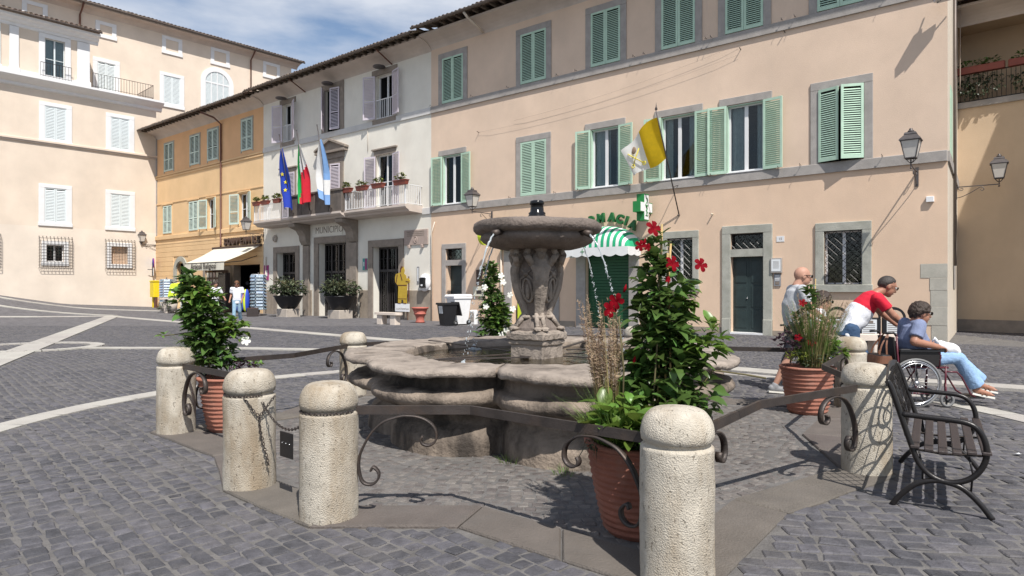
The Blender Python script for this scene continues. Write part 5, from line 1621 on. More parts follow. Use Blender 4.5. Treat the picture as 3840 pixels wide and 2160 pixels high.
# ================================================================== bollards
bprof = []
for z in [-.03, .02] + [.02 + .66 * i / 22 for i in range(1, 23)]: bprof.append((.187, z))
bprof += [(.186, .692), (.178, .698), (.168, .703), (.166, .712), (.170, .720), (.182, .726)]
for i in range(13):
    a = PI / 2 * i / 12
    bprof.append((.188 - .085 * (1 - math.cos(a)) , .755 + .13 * math.sin(a)))
bprof += [(.085, .889), (.05, .892), (0.0, .894)]
BOLL = [(-3.5, 6.84, 'broad stone bollard with rusty stains beside the leftmost terracotta flowerpot'),
        (-1.99, 4.98, 'stone bollard with an iron chain hanging over its front and brown streaks'),
        (-1.2, 4.3, 'stone bollard joined by a chain on its left and a flat rail on its right'),
        (.85, 3.38, 'nearest stone bollard, standing before the big terracotta pot with red flowers'),
        (2.9, 5.37, 'stone bollard beside the iron bench, striped by the shadow of its backrest'),
        (4.28, 8.3, 'stone bollard half hidden behind the pot of tall feathery grass'),
        (2.0, 10.6, 'stone bollard standing behind the fountain and its tall leafy plant'),
        (-2.24, 9.25, 'pale stone bollard at the back left of the fountain with an iron scroll')]
for i, (x, y, lb) in enumerate(BOLL):
    rt = thing('bollard', lb, 'bollard', (x, y, 0), rnd.uniform(0, 6), 'travertine bollards around the fountain')
    off_ = Vector((i * 7.3, i * 3.1, 0))
    mb = MB()
    n_ = 72 if y < 7 else 40
    def fn(p, q, j):
        d = mnoise.noise(Vector(p) * 9 + off_) * .004 + mnoise.noise(Vector(p) * 38 + off_) * .0015 + mnoise.noise(Vector(p) * 3 + off_) * .005
        if p.x * p.x + p.y * p.y < .0004: return p
        rr = Vector((p.x, p.y, 0)).normalized()
        return p + rr * d
    mb.lathe(bprof, n_, (0, 0, 0), 0, True, fn)
    mb.build('post', 'travertine', rt)

# ================================================================== iron rails between bollards
SCR = [(.085, .30), (.095, .325), (.115, .318), (.137, .288), (.134, .25), (.11, .222), (.076, .212), (.04, .222), (.018, .255), (.005, .33), (.012, .40), (.03, .446), (.065, .515), (.11, .575), (.165, .62),
       (.228, .645), (.285, .660), (.333, .662), (.39, .655), (.44, .637), (.485, .605), (.51, .565), (.515, .516), (.495, .482), (.46, .468), (.425, .478), (.412, .505), (.425, .528)]
def catmull(P, n=5):
    out = []
    for i in range(len(P) - 1):
        p0 = Vector(P[max(0, i - 1)]); p1 = Vector(P[i]); p2 = Vector(P[i + 1]); p3 = Vector(P[min(len(P) - 1, i + 2)])
        for j in range(n):
            t = j / n
            out.append(.5 * ((2 * p1) + (-p0 + p2) * t + (2 * p0 - 5 * p1 + 4 * p2 - p3) * t * t + (-p0 + 3 * p1 - 3 * p2 + p3) * t ** 3))
    out.append(Vector(P[-1]))
    return out
SCC = catmull(SCR, 3)
def rail(label, a, m, b, sa=True, sb=True):
    """bent flat rail a-m-b at 0.7 m with a scroll bracket at each bollard end"""
    A, Mm, B = Vector((*a, 0)), Vector((*m, 0)), Vector((*b, 0))
    rt = thing('iron_rail', label, 'railing', Mm, 0, 'wrought iron rails between the bollards')
    d1 = (Mm - A).normalized(); d2 = (Mm - B).normalized()
    pa = A + d1 * .18; pb = B + d2 * .18
    z = Vector((0, 0, .705))
    mb = MB()
    h, t = .028, .011
    def corners(p, side): return [p + side * t - Vector((0, 0, h)), p - side * t - Vector((0, 0, h)), p - side * t + Vector((0, 0, h)), p + side * t + Vector((0, 0, h))]
    n1 = Vector((-d1.y, d1.x, 0)); n2 = Vector((-(-d2).y, (-d2).x, 0)); nm = (n1 + n2).normalized()
    vs = []
    for p, s_ in ((pa, n1), (Mm, nm), (pb, n2)): vs += [q + z - Mm for q in corners(p, s_)]
    fs = [(3, 2, 1, 0), (8, 9, 10, 11)] + [(l * 4 + j, l * 4 + (j + 1) % 4, l * 4 + 4 + (j + 1) % 4, l * 4 + 4 + j) for l in range(2) for j in range(4)]
    mb.add(vs, fs)
    mb.build('handrail', 'iron', rt)
    for (P_, d, on) in ((A, d1, sa), (B, d2, sb)):
        if not on: continue
        o = P_ + d * .19 - Mm
        pts = [o + d * q.x + Vector((0, 0, q.y + .005)) for q in SCC]
        side = Vector((-d.y, d.x, 0))
        q = MB(); q.strip(pts, side, .040, .013, 0, True)
        q.build('scroll', 'iron', rt)
rail('bent iron rail with scrolls at front, between chained bollard and nearest bollard', K[3], K[4], K[5])
rail('bent iron rail with scrolls between the nearest bollard and the bench side bollard', K[5], K[6], K[7])
rail('short iron rail beside the pot of feathery grass on the right', K[7], K[8], K[9])
rail('iron rail crossing behind the right pot, far right of fountain', K[9], K[10], K[11])
rail('iron rail behind the fountain basin at the back', K[11], K[12], K[13])
rail('iron rail at back left with an open scroll, left of the back bollard', K[13], K[14], K[0])
rail('short iron rail in front of the leftmost terracotta pot', K[0], K[1], K[2])

# chain with its plate
ct = thing('chain', 'rusty iron chain hung between the two left front bollards', 'chain', (-1.6, 4.6, 0))
lk = MB()
ln_ = [(.0135 * math.cos(q) , .0085 * math.sin(q), 0) for q in [2 * PI * i / 10 for i in range(10)]]
lk.tube(ln_, .0034, 5, closed=True)
lkm = lk.mesh('link', 'iron')
def chain_along(pts):
    d = 0
    seg = []
    P_ = [Vector(p) for p in pts]
    tot = sum((b - a).length for a, b in zip(P_[:-1], P_[1:]))
    n = int(tot / .0205)
    def at(s):
        for a, b in zip(P_[:-1], P_[1:]):
            l = (b - a).length
            if s <= l: return a + (b - a) * (s / l), (b - a).normalized()
            s -= l
        return P_[-1], (P_[-1] - P_[-2]).normalized()
    for i in range(n):
        p, t = at((i + .5) * tot / n)
        o = put('link', lkm, ct, p - Vector((-1.6, 4.6, 0)))
        o.rotation_mode = 'QUATERNION'
        qx = t.to_track_quat('X', 'Z')
        o.rotation_quaternion = qx @ Matrix.Rotation(R(90) * (i % 2), 3, 'X').to_quaternion()
b2, b3 = Vector((-1.99, 4.98, 0)), Vector((-1.2, 4.3, 0))
dd = (b3 - b2).normalized()
sag = []
for i in range(17):
    t = i / 16
    p = (b2 + dd * .185).lerp(b3 - dd * .185, t)
    sag.append((p.x, p.y, .66 - .62 * t * (1 - t)))
chain_along(sag)
arcp = [(b2.x + .178 * math.cos(q), b2.y + .178 * math.sin(q), .706) for q in [math.atan2(dd.y, dd.x) - R(12) * i for i in range(14)]]
chain_along(arcp)
arcp = [(b3.x + .178 * math.cos(q), b3.y + .178 * math.sin(q), .706) for q in [math.atan2(-dd.y, -dd.x) + R(12) * i for i in range(18)]]
chain_along(arcp)
fr2 = Vector((b2.x + .19 * math.cos(R(-75)), b2.y + .19 * math.sin(R(-75)), 0))
chain_along([(fr2.x - .02, fr2.y, .70), (fr2.x + .055, fr2.y + .002, .60), (fr2.x + .085, fr2.y + .02, .56), (fr2.x + .13, fr2.y + .055, .63), (fr2.x + .17, fr2.y + .10, .70)])
chain_along([(fr2.x + .085, fr2.y + .016, .56), (fr2.x + .095, fr2.y + .016, .45), (fr2.x + .12, fr2.y + .028, .33), (fr2.x + .145, fr2.y + .045, .20)])
mid = Vector(sag[8])
pl = thing('chain_plate', 'small dark metal notice plate hanging from the chain', 'sign', mid, math.atan2(dd.y, dd.x))
mb = MB(); mb.bbox(-.085, .085, -.004, .004, -.20, -.022, .003)
p_ = mb.build('plate', 'black_iron', pl, fixn=False)
for x in (-.03, .0, .03):
    q = MB(); q.ball((x * 1.6, -.006, -.10), .005, 6, 4); q.build('rivet', 'chrome', p_)

# ================================================================== iron bench
bo = Vector((2.64, 4.52, 0)); bdir = Vector((.54, .84, 0)).normalized()
bz = math.atan2(bdir.y, bdir.x)                     # local x = length, local -y = front
bn = thing('park_bench', 'black iron park bench with brown seat slats and scroll sides, right foreground', 'bench', bo, bz)
LN = 1.38
def bframe(x):
    P_ = lambda y, z: (x, y, z)
    loop = catmull([(.05, .86), (.02, .80), (-.035, .62), (-.085, .46), (-.13, .33), (-.19, .25), (-.27, .21), (-.36, .215), (-.44, .26), (-.495, .34), (-.515, .43), (-.50, .52), (-.46, .585), (-.40, .615), (-.30, .625), (-.15, .63), (-.04, .635)], 4)
    mb = MB(); mb.tube([P_(*q) for q in loop], .019, 8); mb.build('side_loop', 'black_iron', bn)
    foot = catmull([(.02, .0), (-.03, .075), (-.12, .165), (-.22, .205), (-.30, .205), (-.39, .175), (-.48, .09), (-.545, .0)], 4)
    mb = MB(); mb.tube([P_(*q) for q in foot], .019, 8); mb.build('leg', 'black_iron', bn)
bframe(0.03); bframe(LN - .03)
for k, y in enumerate((-.115, -.195, -.275, -.355, -.435, -.515)):
    mb = MB(); z = .425 - .018 * math.sin(PI * min(1, k / 4.2)) + (0.004 if k == 5 else 0)
    mb.bbox(0.0, LN, y - .027, y + .027, z - .009, z + .009, .005)
    s_ = mb.build('seat_slat', 'slat_wood', bn, fixn=False)
mb = MB()
for x in (.06, LN / 2, LN - .06): mb.strip([(x, -.085, .40), (x, -.28, .385), (x, -.53, .405)], (1, 0, 0), .03, .01)
mb.build('seat_support', 'black_iron', bn)
mb = MB()
for x in (.035, LN - .035): mb.tube([(x, -.14, .39), (x, -.16, .28), (x, -.16, .2)], .007, 6); mb.tube([(x, -.42, .39), (x, -.44, .28), (x, -.43, .16)], .007, 6)
mb.build('brace_rod', 'black_iron', bn)
# cast back panel: arched top rail, diagonal lattice and central medallion
def by(z): return .05 - (.86 - z) * .30
mb = MB()
top = [(x, by(.86 + .05 * math.sin(PI * x / LN)), .85 + .055 * math.sin(PI * x / LN)) for x in [LN * i / 16 for i in range(17)]]
mb.strip(top, (0, 0, 1), .05, .012)
mb.strip([(.03, by(.50), .50), (LN - .03, by(.50), .50)], (0, 0, 1), .025, .010)
mb.build('back_rail', 'black_iron', bn)
for sg in (1, -1):
    for k in range(-3, 14):
        x0 = .04 + k * .115
        z0, z1 = .50, .86
        p, q = x0, x0 + .36
        t0, t1 = max(0, (.04 - p) / .36), min(1, (LN - .04 - p) / .36)
        if t1 - t0 < .1: continue
        xa, xb = p + .36 * t0, p + .36 * t1
        za, zb = z0 + .36 * t0, z0 + .36 * t1
        if sg < 0: xa, xb = LN - xa, LN - xb
        mb = MB(); mb.strip([(xa, by(za) + sg * .003, za), (xb, by(zb) + sg * .003, zb)], (0, .2, -1), .012, .006)
        mb.build('lattice_bar', 'black_iron', bn)
mb = MB()
mb.tube([(LN / 2 + .17 * math.cos(q), by(.68 + .15 * math.sin(q)), .68 + .15 * math.sin(q)) for q in [2 * PI * i / 28 for i in range(28)]], .010, 6, closed=True)
for sg in (-1, 1):
    sp = [(LN / 2 + sg * (.03 + .10 * (1 - t)) * math.cos(1.2 + 7 * t), .68 + (.02 + .09 * (1 - t)) * math.sin(1.2 + 7 * t)) for t in [i / 30 for i in range(31)]]
    mb.tube([(x, by(z), z) for x, z in sp], .008, 5)
mb.build('medallion', 'black_iron', bn)

# weeds in the joint at the basin foot
for (x, y, lb) in ((-.02, 5.66, 'green weeds growing at the foot of the basin, in the cleft between its front lobes'), (.42, 5.30, 'small weed tuft at the foot of the front right basin lobe')):
    t = thing('weeds', lb, 'weeds', (x, y, 0))
    t['pending'] = 1
WEEDS = [o for o in bpy.data.objects if o.get('pending')]
# ================================================================== potted plants
def leaf_geom(curl=.12, wd=.25, seed=0):
    r_ = random.Random(seed)
    vs = []; st = [(0, .04), (.18, .62), (.42, 1.0), (.70, .82), (.90, .38), (1.0, .02)]
    for x, w_ in st:
        z = -curl * (x - .25) ** 2 * 2.2 + .03
        e = wd * w_
        vs += [(x, -e, z + e * .38), (x, 0, z), (x, e, z + e * .38)]
    fs = []
    for i in range(5):
        a = i * 3
        fs += [(a, a + 1, a + 4, a + 3), (a + 1, a + 2, a + 5, a + 4)]
    return vs, fs
LEAFG = [leaf_geom(.10, .31, 1), leaf_geom(.22, .27, 2), leaf_geom(.02, .34, 3), leaf_geom(.34, .30, 4), leaf_geom(.16, .24, 5), leaf_geom(.45, .32, 6)]
LEAFM = {}
def leaf_matrix(p, d, roll, size):
    d = d.normalized()
    up = Vector((0, 0, 1)) - d * d.z
    if up.length < .05: up = Vector((1, 0, 0))
    up.normalize()
    y = up.cross(d); y.normalize()
    m = Matrix((d, y, up)).transposed().to_4x4()
    m = m @ Matrix.Rotation(roll, 4, 'X')
    m = Matrix.Translation(p) @ m @ Matrix.Scale(size, 4)
    return m
def leaves(root, spec, seed, nmax=300, name='leaf', camdir=Vector((0, -1, 0)), lvar=LEAFG):
    """spec: list of (material, centre, radii, count, size, up) clusters; the leaves turned to the viewer stay single"""
    r_ = random.Random(seed)
    L_ = []
    for (m, c, rad, n, size, upb) in spec:
        c = Vector(c)
        k = 0
        while k < n:
            u = Vector((r_.gauss(0, 1), r_.gauss(0, 1), r_.gauss(0, 1))).normalized() * (r_.random() ** .36)
            p0 = c + Vector((u.x * rad[0], u.y * rad[1], u.z * rad[2]))
            if mnoise.noise(p0 * 7 + Vector((seed, 0, 0))) < -.18: # gaps between the shoots
                if r_.random() < .7: k += .15; continue
            wh = r_.choice((1, 2, 2, 3, 4))
            az = r_.random() * 6.28
            for j in range(wh):
                out = Vector((u.x, u.y, u.z * .4))
                d = out * .9 + Vector((math.cos(az + j * 6.28 / wh), math.sin(az + j * 6.28 / wh), 0)) * .75 + Vector((0, 0, upb + r_.uniform(-.35, .35)))
                L_.append((m, leaf_matrix(p0, d, r_.uniform(-.5, .5), size * r_.choice((.55, .75, .9, 1.05, 1.2, 1.4)) * r_.uniform(.9, 1.1)), r_.randrange(len(lvar)), p0.y - .0))
                k += 1
    L_.sort(key=lambda a: a[3])
    groups = {}
    for i, (m, mt, v, _) in enumerate(L_):
        if i < nmax:
            key = (m, v, name)
            if key not in LEAFM:
                mb = MB(); mb.add(*lvar[v], 0, True); LEAFM[key] = mb.mesh(name, m)
            o = bpy.data.objects.new(name, LEAFM[key]); COL.objects.link(o); o.parent = root; o.matrix_local = mt
        else:
            g = groups.setdefault(m, MB())
            vs, fs = lvar[v]
            g.add([mt @ Vector(p) for p in vs], fs, 0, True)
    for m, g in groups.items(): stuff(g.build('leaves', m, root, fixn=False))
def grass(root, m, base, n, length, spread, lean=(0, 0), width=.005, seed=0, name='grass_blades', droop=.35, rad=.06, plume=None, plume_n=0):
    r_ = random.Random(seed)
    g = MB(); pl_ = MB()
    for i in range(n):
        a = r_.random() * 6.28
        b = Vector(base) + Vector((math.cos(a), math.sin(a), 0)) * rad * math.sqrt(r_.random())
        d = Vector((math.cos(a) * spread * r_.random() + lean[0], math.sin(a) * spread * r_.random() + lean[1], 1)).normalized()
        L_ = length * r_.uniform(.55, 1.1)
        side = Vector((-math.sin(a + r_.uniform(-1, 1)), math.cos(a), 0)).normalized()
        pts = []
        for k in range(6):
            t = k / 5
            p = b + d * (L_ * t) + Vector((d.x, d.y, -1)) * (droop * L_ * t * t * r_.uniform(.8, 1.2) * .5)
            pts.append(p)
        vs = []
        for k, p in enumerate(pts):
            w_ = width * (1 - (k / 5) ** 1.5) + .0006
            vs += [p - side * w_ / 2, p + side * w_ / 2]
        g.add(vs, [(2 * k, 2 * k + 1, 2 * k + 3, 2 * k + 2) for k in range(5)], 0, True)
        if plume and i < plume_n:
            p0, p1 = pts[3], pts[5]
            for k in range(90):
                t = r_.random()
                p = p0.lerp(p1, t) 
                dd = (Vector((r_.gauss(0, 1), r_.gauss(0, 1), r_.gauss(0, 1))).normalized() * .9 + (p1 - p0).normalized() * .8).normalized()
                ln = .038 * (1 - abs(t - .4)) * r_.uniform(.6, 1.3)
                sd_ = dd.orthogonal().normalized() * .0032
                pl_.add([p - sd_, p + sd_, p + dd * ln], [(0, 1, 2)])
    stuff(g.build(name, m, root, fixn=False))
    if plume and pl_.v: stuff(pl_.build('grass_plumes', plume, root, fixn=False))
def pot_mesh(r0, r1, h, rings, seed=0):
    prof = [(0, 0), (r0 * .96, 0)]
    n = rings * 4
    for i in range(n + 1):
        t = i / n
        r = r0 + (r1 - r0) * (t ** .72)
        prof.append((r + .022 * (((t * rings) % 1.0)) ** 1.5 - .008, h * .94 * t + .005))
    prof += [(r1 + .014, h * .95), (r1 + .018, h * .985), (r1 + .008, h), (r1 - .02, h), (r1 - .03, h * .97), (r1 - .035, h * .86), (0, h * .86)]
    mb = MB(); mb.lathe(prof, 56, (0, 0, 0), 0, True, lambda p, q, i: p + Vector((0, 0, .004 * mnoise.noise(Vector((p.x * 6, p.y * 6, i * .2 + seed))) if .02 < p.z else 0)))
    return mb.mesh('pot', 'terracotta')
def pot(root, r0, r1, h, rings, seed=0, m=None):
    o = put('pot', pot_mesh(r0, r1, h, rings, seed), root)
    if m: o.data.materials[0] = M[m]
    mb = MB(); mb.lathe([(r1 - .03, h * .9), (r1 * .5, h * .93), (0, h * .94)], 24, (0, 0, 0), 0, True); mb.build('soil', 'soil', root)
def flower(root, p, d, size, m, petals=5, seed=0):
    r_ = random.Random(seed)
    f = bpy.data.objects.new('flower', None)
    d = Vector(d).normalized()
    f = MB(); f.tube([(0, 0, -size * .9), (0, 0, -size * .4), (0, 0, 0)], [size * .05, size * .10, size * .20], 8)
    o = f.build('flower', m, root)
    o.location = p; o.rotation_mode = 'QUATERNION'; o.rotation_quaternion = d.to_track_quat('Z', 'Y')
    for k in range(petals):
        a = 6.283 * k / petals + r_.uniform(-.1, .1)
        mb = MB(); vs = []
        for (x, w_, z) in ((.10, .10, 0), (.40, .34, .10), (.75, .42, .12), (1.0, .22, .02)):
            for y in (-w_, 0, w_ * .7):
                q = Vector((x, y, z + .06 * (y != 0)))
                vs.append(Matrix.Rotation(a, 3, 'Z') @ q * size)
        mb.add(vs, [(i * 3 + j, i * 3 + j + 1, i * 3 + j + 4, i * 3 + j + 3) for i in range(3) for j in range(2)], 0, True)
        mb.build('petal', m, o, fixn=False)
def bud(root, p, size, m):
    mb = MB(); mb.tube([p, (p[0] + .01, p[1], p[2] + size * .5), (p[0] + .015, p[1], p[2] + size)], [size * .12, size * .2, size * .02], 6); mb.build('flower_bud', m, root)
def stems(root, pts_list, m='stem', r=.006, name='stem'):
    for pts in pts_list:
        mb = MB(); mb.tube(pts, r, 5); mb.build(name, m, root)

for o in WEEDS:
    del o['pending']
    grass(o, 'grass_green', (0, 0, 0), 45, .10, .9, (0, -.1), .004, 31, droop=.3, rad=.09)
# --- big front pot
P1 = Vector((.79, 4.07, 0))
t = thing('potted_plant', 'biggest terracotta pot, with red trumpet flowers on a tall leafy climber and tan grass plumes', 'potted plant', P1)
pot(t, .205, .325, .57, 13, 1, 'shaded_terracotta')
leaves(t, [('leaf', (.12, .02, .78), (.23, .20, .22), 420, 0.095, .25), ('leaf', (.15, .02, 1.05), (.21, .18, .25), 525, 0.095, .25),
           ('leaf', (.13, .02, 1.28), (.16, .15, .18), 332, 0.087, .3), ('leaf', (.13, .0, 1.50), (.15, .13, .16), 227, 0.076, .35),
           ('leaf', (.11, .0, 1.70), (.08, .07, .15), 122, 0.062, .5), ('leaf_bright', (.38, -.04, 1.18), (.12, .1, .13), 105, 0.069, .3),
           ('leaf_bright', (.24, .02, 1.46), (.09, .08, .11), 78, 0.067, .3), ('leaf', (.36, .0, .86), (.12, .12, .16), 105, 0.084, .1),
           ('leaf_bright', (-.12, -.20, .70), (.21, .20, .13), 190, 0.115, .5), ('leaf', (.04, -.26, .62), (.26, .16, .09), 105, 0.067, .2)], 11)
grass(t, 'grass_green', (-.18, -.10, .54), 260, .52, .62, (-.12, -.16), .0045, 3, droop=.55, rad=.09)
grass(t, 'grass_straw', (-.17, .02, .54), 110, .88, .10, (-.07, 0), .004, 4, droop=.08, rad=.07, plume='plume', plume_n=50)
grass(t, 'grass_green', (-.17, .02, .54), 90, .48, .24, (-.05, 0), .004, 14, droop=.2, rad=.07)
grass(t, 'leaf_dark', (-.28, -.10, .53), 26, .20, .5, (-.1, -.2), .012, 5, name='trailing_leaves', droop=2.0, rad=.05)
stems(t, [[(.10, 0, .5), (.12, 0, 1.0), (.14, .0, 1.9)], [(.16, .02, .5), (.17, .02, 1.3), (.20, .02, 1.78)], [(.20, .0, .5), (.19, 0, 1.2), (.175, 0, 1.72)]], 'cane', .007, 'cane')
stems(t, [[(.05, -.05, .5), (.07, -.1, .9), (.11, -.08, 1.4), (.11, -.02, 1.75)], [(-.12, -.06, .55), (-.11, -.08, 1.0), (-.14, -.08, 1.33)], [(.3, -.05, .8), (.44, -.06, 1.0), (.62, -.1, .98), (.74, -.12, .96)]])
for (u, v, sz) in ((1643, 575, .052), (1690, 663, .05), (1762, 667, .046), (1610, 618, .034), (1629, 622, .024), (1533, 778, .052), (1551, 757, .050), (1680, 703, .022)):
    Y = 3.98; p = Vector(((u - 1288) / 1650 * Y, Y, 1.5 + (726 - v) / 1650 * Y)) - P1
    flower(t, p, (rnd.uniform(-.6, .6), -1, rnd.uniform(-.1, .6)), sz, 'red_petal', 5, u)
for (u, v) in ((1569, 735), (1618, 618), (1592, 915)):
    Y = 3.98; p = Vector(((u - 1288) / 1650 * Y, Y, 1.5 + (726 - v) / 1650 * Y)) - P1
    bud(t, p, .05, 'red_petal')
mb = MB(); mb.tube([(.16, -.02, 1.60), (.20, -.03, 1.615), (.24, -.03, 1.612)], .004, 5); mb.build('plant_tie', 'sign_green', t)

# --- left pot
P2 = Vector((-3.02, 7.0, 0))
t = thing('potted_plant', 'leftmost terracotta pot, tall leafy climber with one white flower, dark purple leaves beside', 'potted plant', P2)
pot(t, .20, .30, .57, 12, 2)
leaves(t, [('leaf', (-.20, 0, .76), (.25, .20, .15), 332, 0.090, .25), ('leaf', (-.22, 0, 1.0), (.25, .20, .20), 455, 0.095, .25), ('leaf', (-.27, 0, 1.22), (.23, .19, .18), 402, 0.095, .3),
           ('leaf_bright', (-.34, -.02, 1.40), (.22, .16, .12), 227, 0.092, .35), ('leaf', (-.40, 0, 1.50), (.14, .12, .10), 157, 0.090, .4), ('leaf', (-.45, 0, 1.60), (.07, .07, .08), 78, 0.078, .6),
           ('leaf_bright', (.06, -.04, 1.05), (.13, .12, .14), 105, 0.078, .3),
           ('leaf_purple', (.14, -.02, .66), (.20, .16, .06), 200, 0.035, .4), ('leaf_bright', (.30, -.04, .70), (.06, .06, .03), 42, 0.034, .4)], 12)
grass(t, 'grass_green', (-.30, -.02, .66), 60, .55, .75, (-.55, -.1), .004, 8, droop=.3, rad=.08)
flower(t, Vector((.20, -.05, .945)), (.4, -1, .3), .05, 'white_petal', 5, 3)
stems(t, [[(-.12, -.12, .56), (-.14, -.16, .75), (-.20, -.12, 1.0)], [(-.3, -.05, 1.05), (-.5, -.1, 1.02), (-.66, -.1, 1.0)]])
leaves(t, [('leaf_bright', (-.64, -.1, 1.005), (.03, .03, .02), 7, 0.067, .2)], 5, 4)

# --- right pot
P3 = Vector((3.58, 7.95, 0))
t = thing('potted_plant', 'right terracotta pot with tall feathery green grass, purple foliage and yellow-green moss', 'potted plant', P3)
pot(t, .215, .305, .565, 11, 3)
leaves(t, [('leaf_purple', (-.24, -.05, .84), (.20, .16, .13), 170, 0.050, .5), ('moss_leaf', (-.20, -.14, .70), (.13, .10, .07), 330, 0.022, .8),
           ('leaf_dark', (.0, -.12, .66), (.26, .16, .07), 110, 0.050, .3), ('leaf_bright', (.30, -.06, .74), (.13, .12, .13), 140, 0.073, .4), ('leaf', (.02, 0, 1.36), (.10, .08, .17), 130, 0.067, .5),
           ('leaf', (-.10, .0, 1.12), (.08, .08, .14), 78, 0.067, .4), ('leaf', (.20, .02, 1.0), (.14, .10, .2), 122, 0.062, .4)], 13)
grass(t, 'grass_green', (.06, .0, .56), 620, .90, .46, (.02, 0), .0065, 6, droop=.2, rad=.14)
grass(t, 'grass_straw', (.06, -.05, .56), 120, .95, .40, (0, 0), .0055, 7, droop=.25, rad=.14, plume='plume', plume_n=50)
stems(t, [[(.06, 0, .5), (.09, 0, 1.2), (.10, 0, 1.62)], [(.08, .03, .5), (.075, .03, 1.2), (.07, .03, 1.55)]], 'cane', .006, 'cane')
for (x, z, s_) in ((-.13, 1.33, .05), (-.18, .92, .045), (-.02, .86, .05)):
    flower(t, Vector((x, -.16, z)), (rnd.uniform(-.5, .5), -1, .4), s_, 'red_petal', 5, int(z * 100))

# --- pot behind the fountain
P4 = Vector((-.29, 10.45, 0))
t = thing('potted_plant', 'terracotta pot behind the fountain, climber with several white flowers', 'potted plant', P4)
pot(t, .20, .30, .57, 11, 4)
leaves(t, [('leaf', (.02, 0, .82), (.26, .2, .2), 350, 0.095, .25), ('leaf', (.02, 0, 1.08), (.24, .18, .18), 350, 0.095, .25), ('leaf', (-.02, 0, 1.32), (.17, .15, .18), 262, 0.090, .3),
           ('leaf', (-.03, 0, 1.58), (.15, .13, .16), 210, 0.084, .35), ('leaf', (-.02, 0, 1.78), (.12, .10, .13), 140, 0.078, .5), ('leaf_bright', (.1, -.1, 1.0), (.16, .12, .3), 105, 0.078, .3)], 14, 260)
grass(t, 'grass_straw', (.22, -.05, .56), 90, .52, .25, (.1, 0), .004, 9, droop=.2, rad=.1)
for (x, z) in ((-.14, 1.52), (.12, 1.70), (.15, 1.60), (-.12, 1.22), (.26, 1.40), (.30, 1.18), (.20, .84), (.12, .78)):
    flower(t, Vector((x, -.17, z)), (rnd.uniform(-.5, .5), -1, .2), .052, 'white_petal', 5, int(z * 100))
stems(t, [[(0, 0, .5), (.0, 0, 1.3), (-.02, 0, 1.9)]], 'stem', .012)

# --- two dark bowl planters in front of the town hall
for i, (x, y, lb) in enumerate(((-12.0, 35.2, 'dark bowl planter with a spreading shrub, left of the town hall main door'),
                                (-8.7, 33.2, 'dark bowl planter with a spreading shrub, right of the town hall main door'))):
    t = thing('bowl_planter', lb, 'planter', (x, y, 0), FAC_RZ, 'bowl planters at the town hall')
    box('stone_block', 'concrete', t, -.48, .48, -.42, .42, -.05, .42, .02)
    mb = MB(); mb.lathe([(0, .42), (.34, .43), (.45, .52), (.62, .80), (.74, 1.06), (.78, 1.09), (.78, 1.13), (.72, 1.13), (.66, 1.06), (0, 1.04)], 36)
    mb.build('bowl', 'black_plastic', t)
    leaves(t, [('leaf_grey', (0, 0, 1.55), (1.05, .9, .38), 420, .15, .35), ('leaf_dark', (0, 0, 1.42), (1.2, .95, .30), 620, .15, .1), ('leaf_dark', (.4, 0, 1.9), (.45, .45, .3), 120, .14, .5)], 20 + i, 120)
    r_ = random.Random(i)
    stems(t, [[(0, 0, 1.05), (r_.uniform(-.4, .4), r_.uniform(-.3, .3), 1.45), (r_.uniform(-1.0, 1.0), r_.uniform(-.8, .8), r_.uniform(1.6, 2.1))] for k in range(12)], 'stem', .015)
# ================================================================== people
def remesh(mb, name, mats, parent, voxel=.010, smooth=4):
    me = mb.mesh(name, mats, True)
    o = bpy.data.objects.new(name, me); COL.objects.link(o)
    md = o.modifiers.new('r', 'REMESH'); md.mode = 'VOXEL'; md.voxel_size = voxel; md.use_smooth_shade = True
    if smooth:
        ms = o.modifiers.new('s', 'SMOOTH'); ms.factor = .5; ms.iterations = smooth
    bpy.context.view_layer.update()
    dg = bpy.context.evaluated_depsgraph_get()
    m2 = bpy.data.meshes.new_from_object(o.evaluated_get(dg))
    bpy.data.objects.remove(o); bpy.data.meshes.remove(me)
    m2.name = name
    m2.materials.clear()
    for m in (mats if isinstance(mats, (list, tuple)) else [mats]): m2.materials.append(M[m])
    for p in m2.polygons: p.use_smooth = True; p.material_index = 0
    return put(name, m2, parent)
def eloft(mb, rings, n=16):
    """rings: (centre, half depth, half width, pitch of the ring plane about y)"""
    vs = []
    for c, dx, wy, pt in rings:
        for j in range(n):
            q = 2 * PI * j / n
            x, y = dx * math.cos(q), wy * math.sin(q)
            vs.append((c[0] + x * math.cos(pt), c[1] + y, c[2] - x * math.sin(pt)))
    fs = [(i * n + j, i * n + (j + 1) % n, (i + 1) * n + (j + 1) % n, (i + 1) * n + j) for i in range(len(rings) - 1) for j in range(n)]
    fs += [tuple(range(n - 1, -1, -1)), tuple((len(rings) - 1) * n + j for j in range(n))]
    mb.add(vs, fs, 0, True)
def lerp(a, b, t): return tuple(Vector(a).lerp(Vector(b), t))
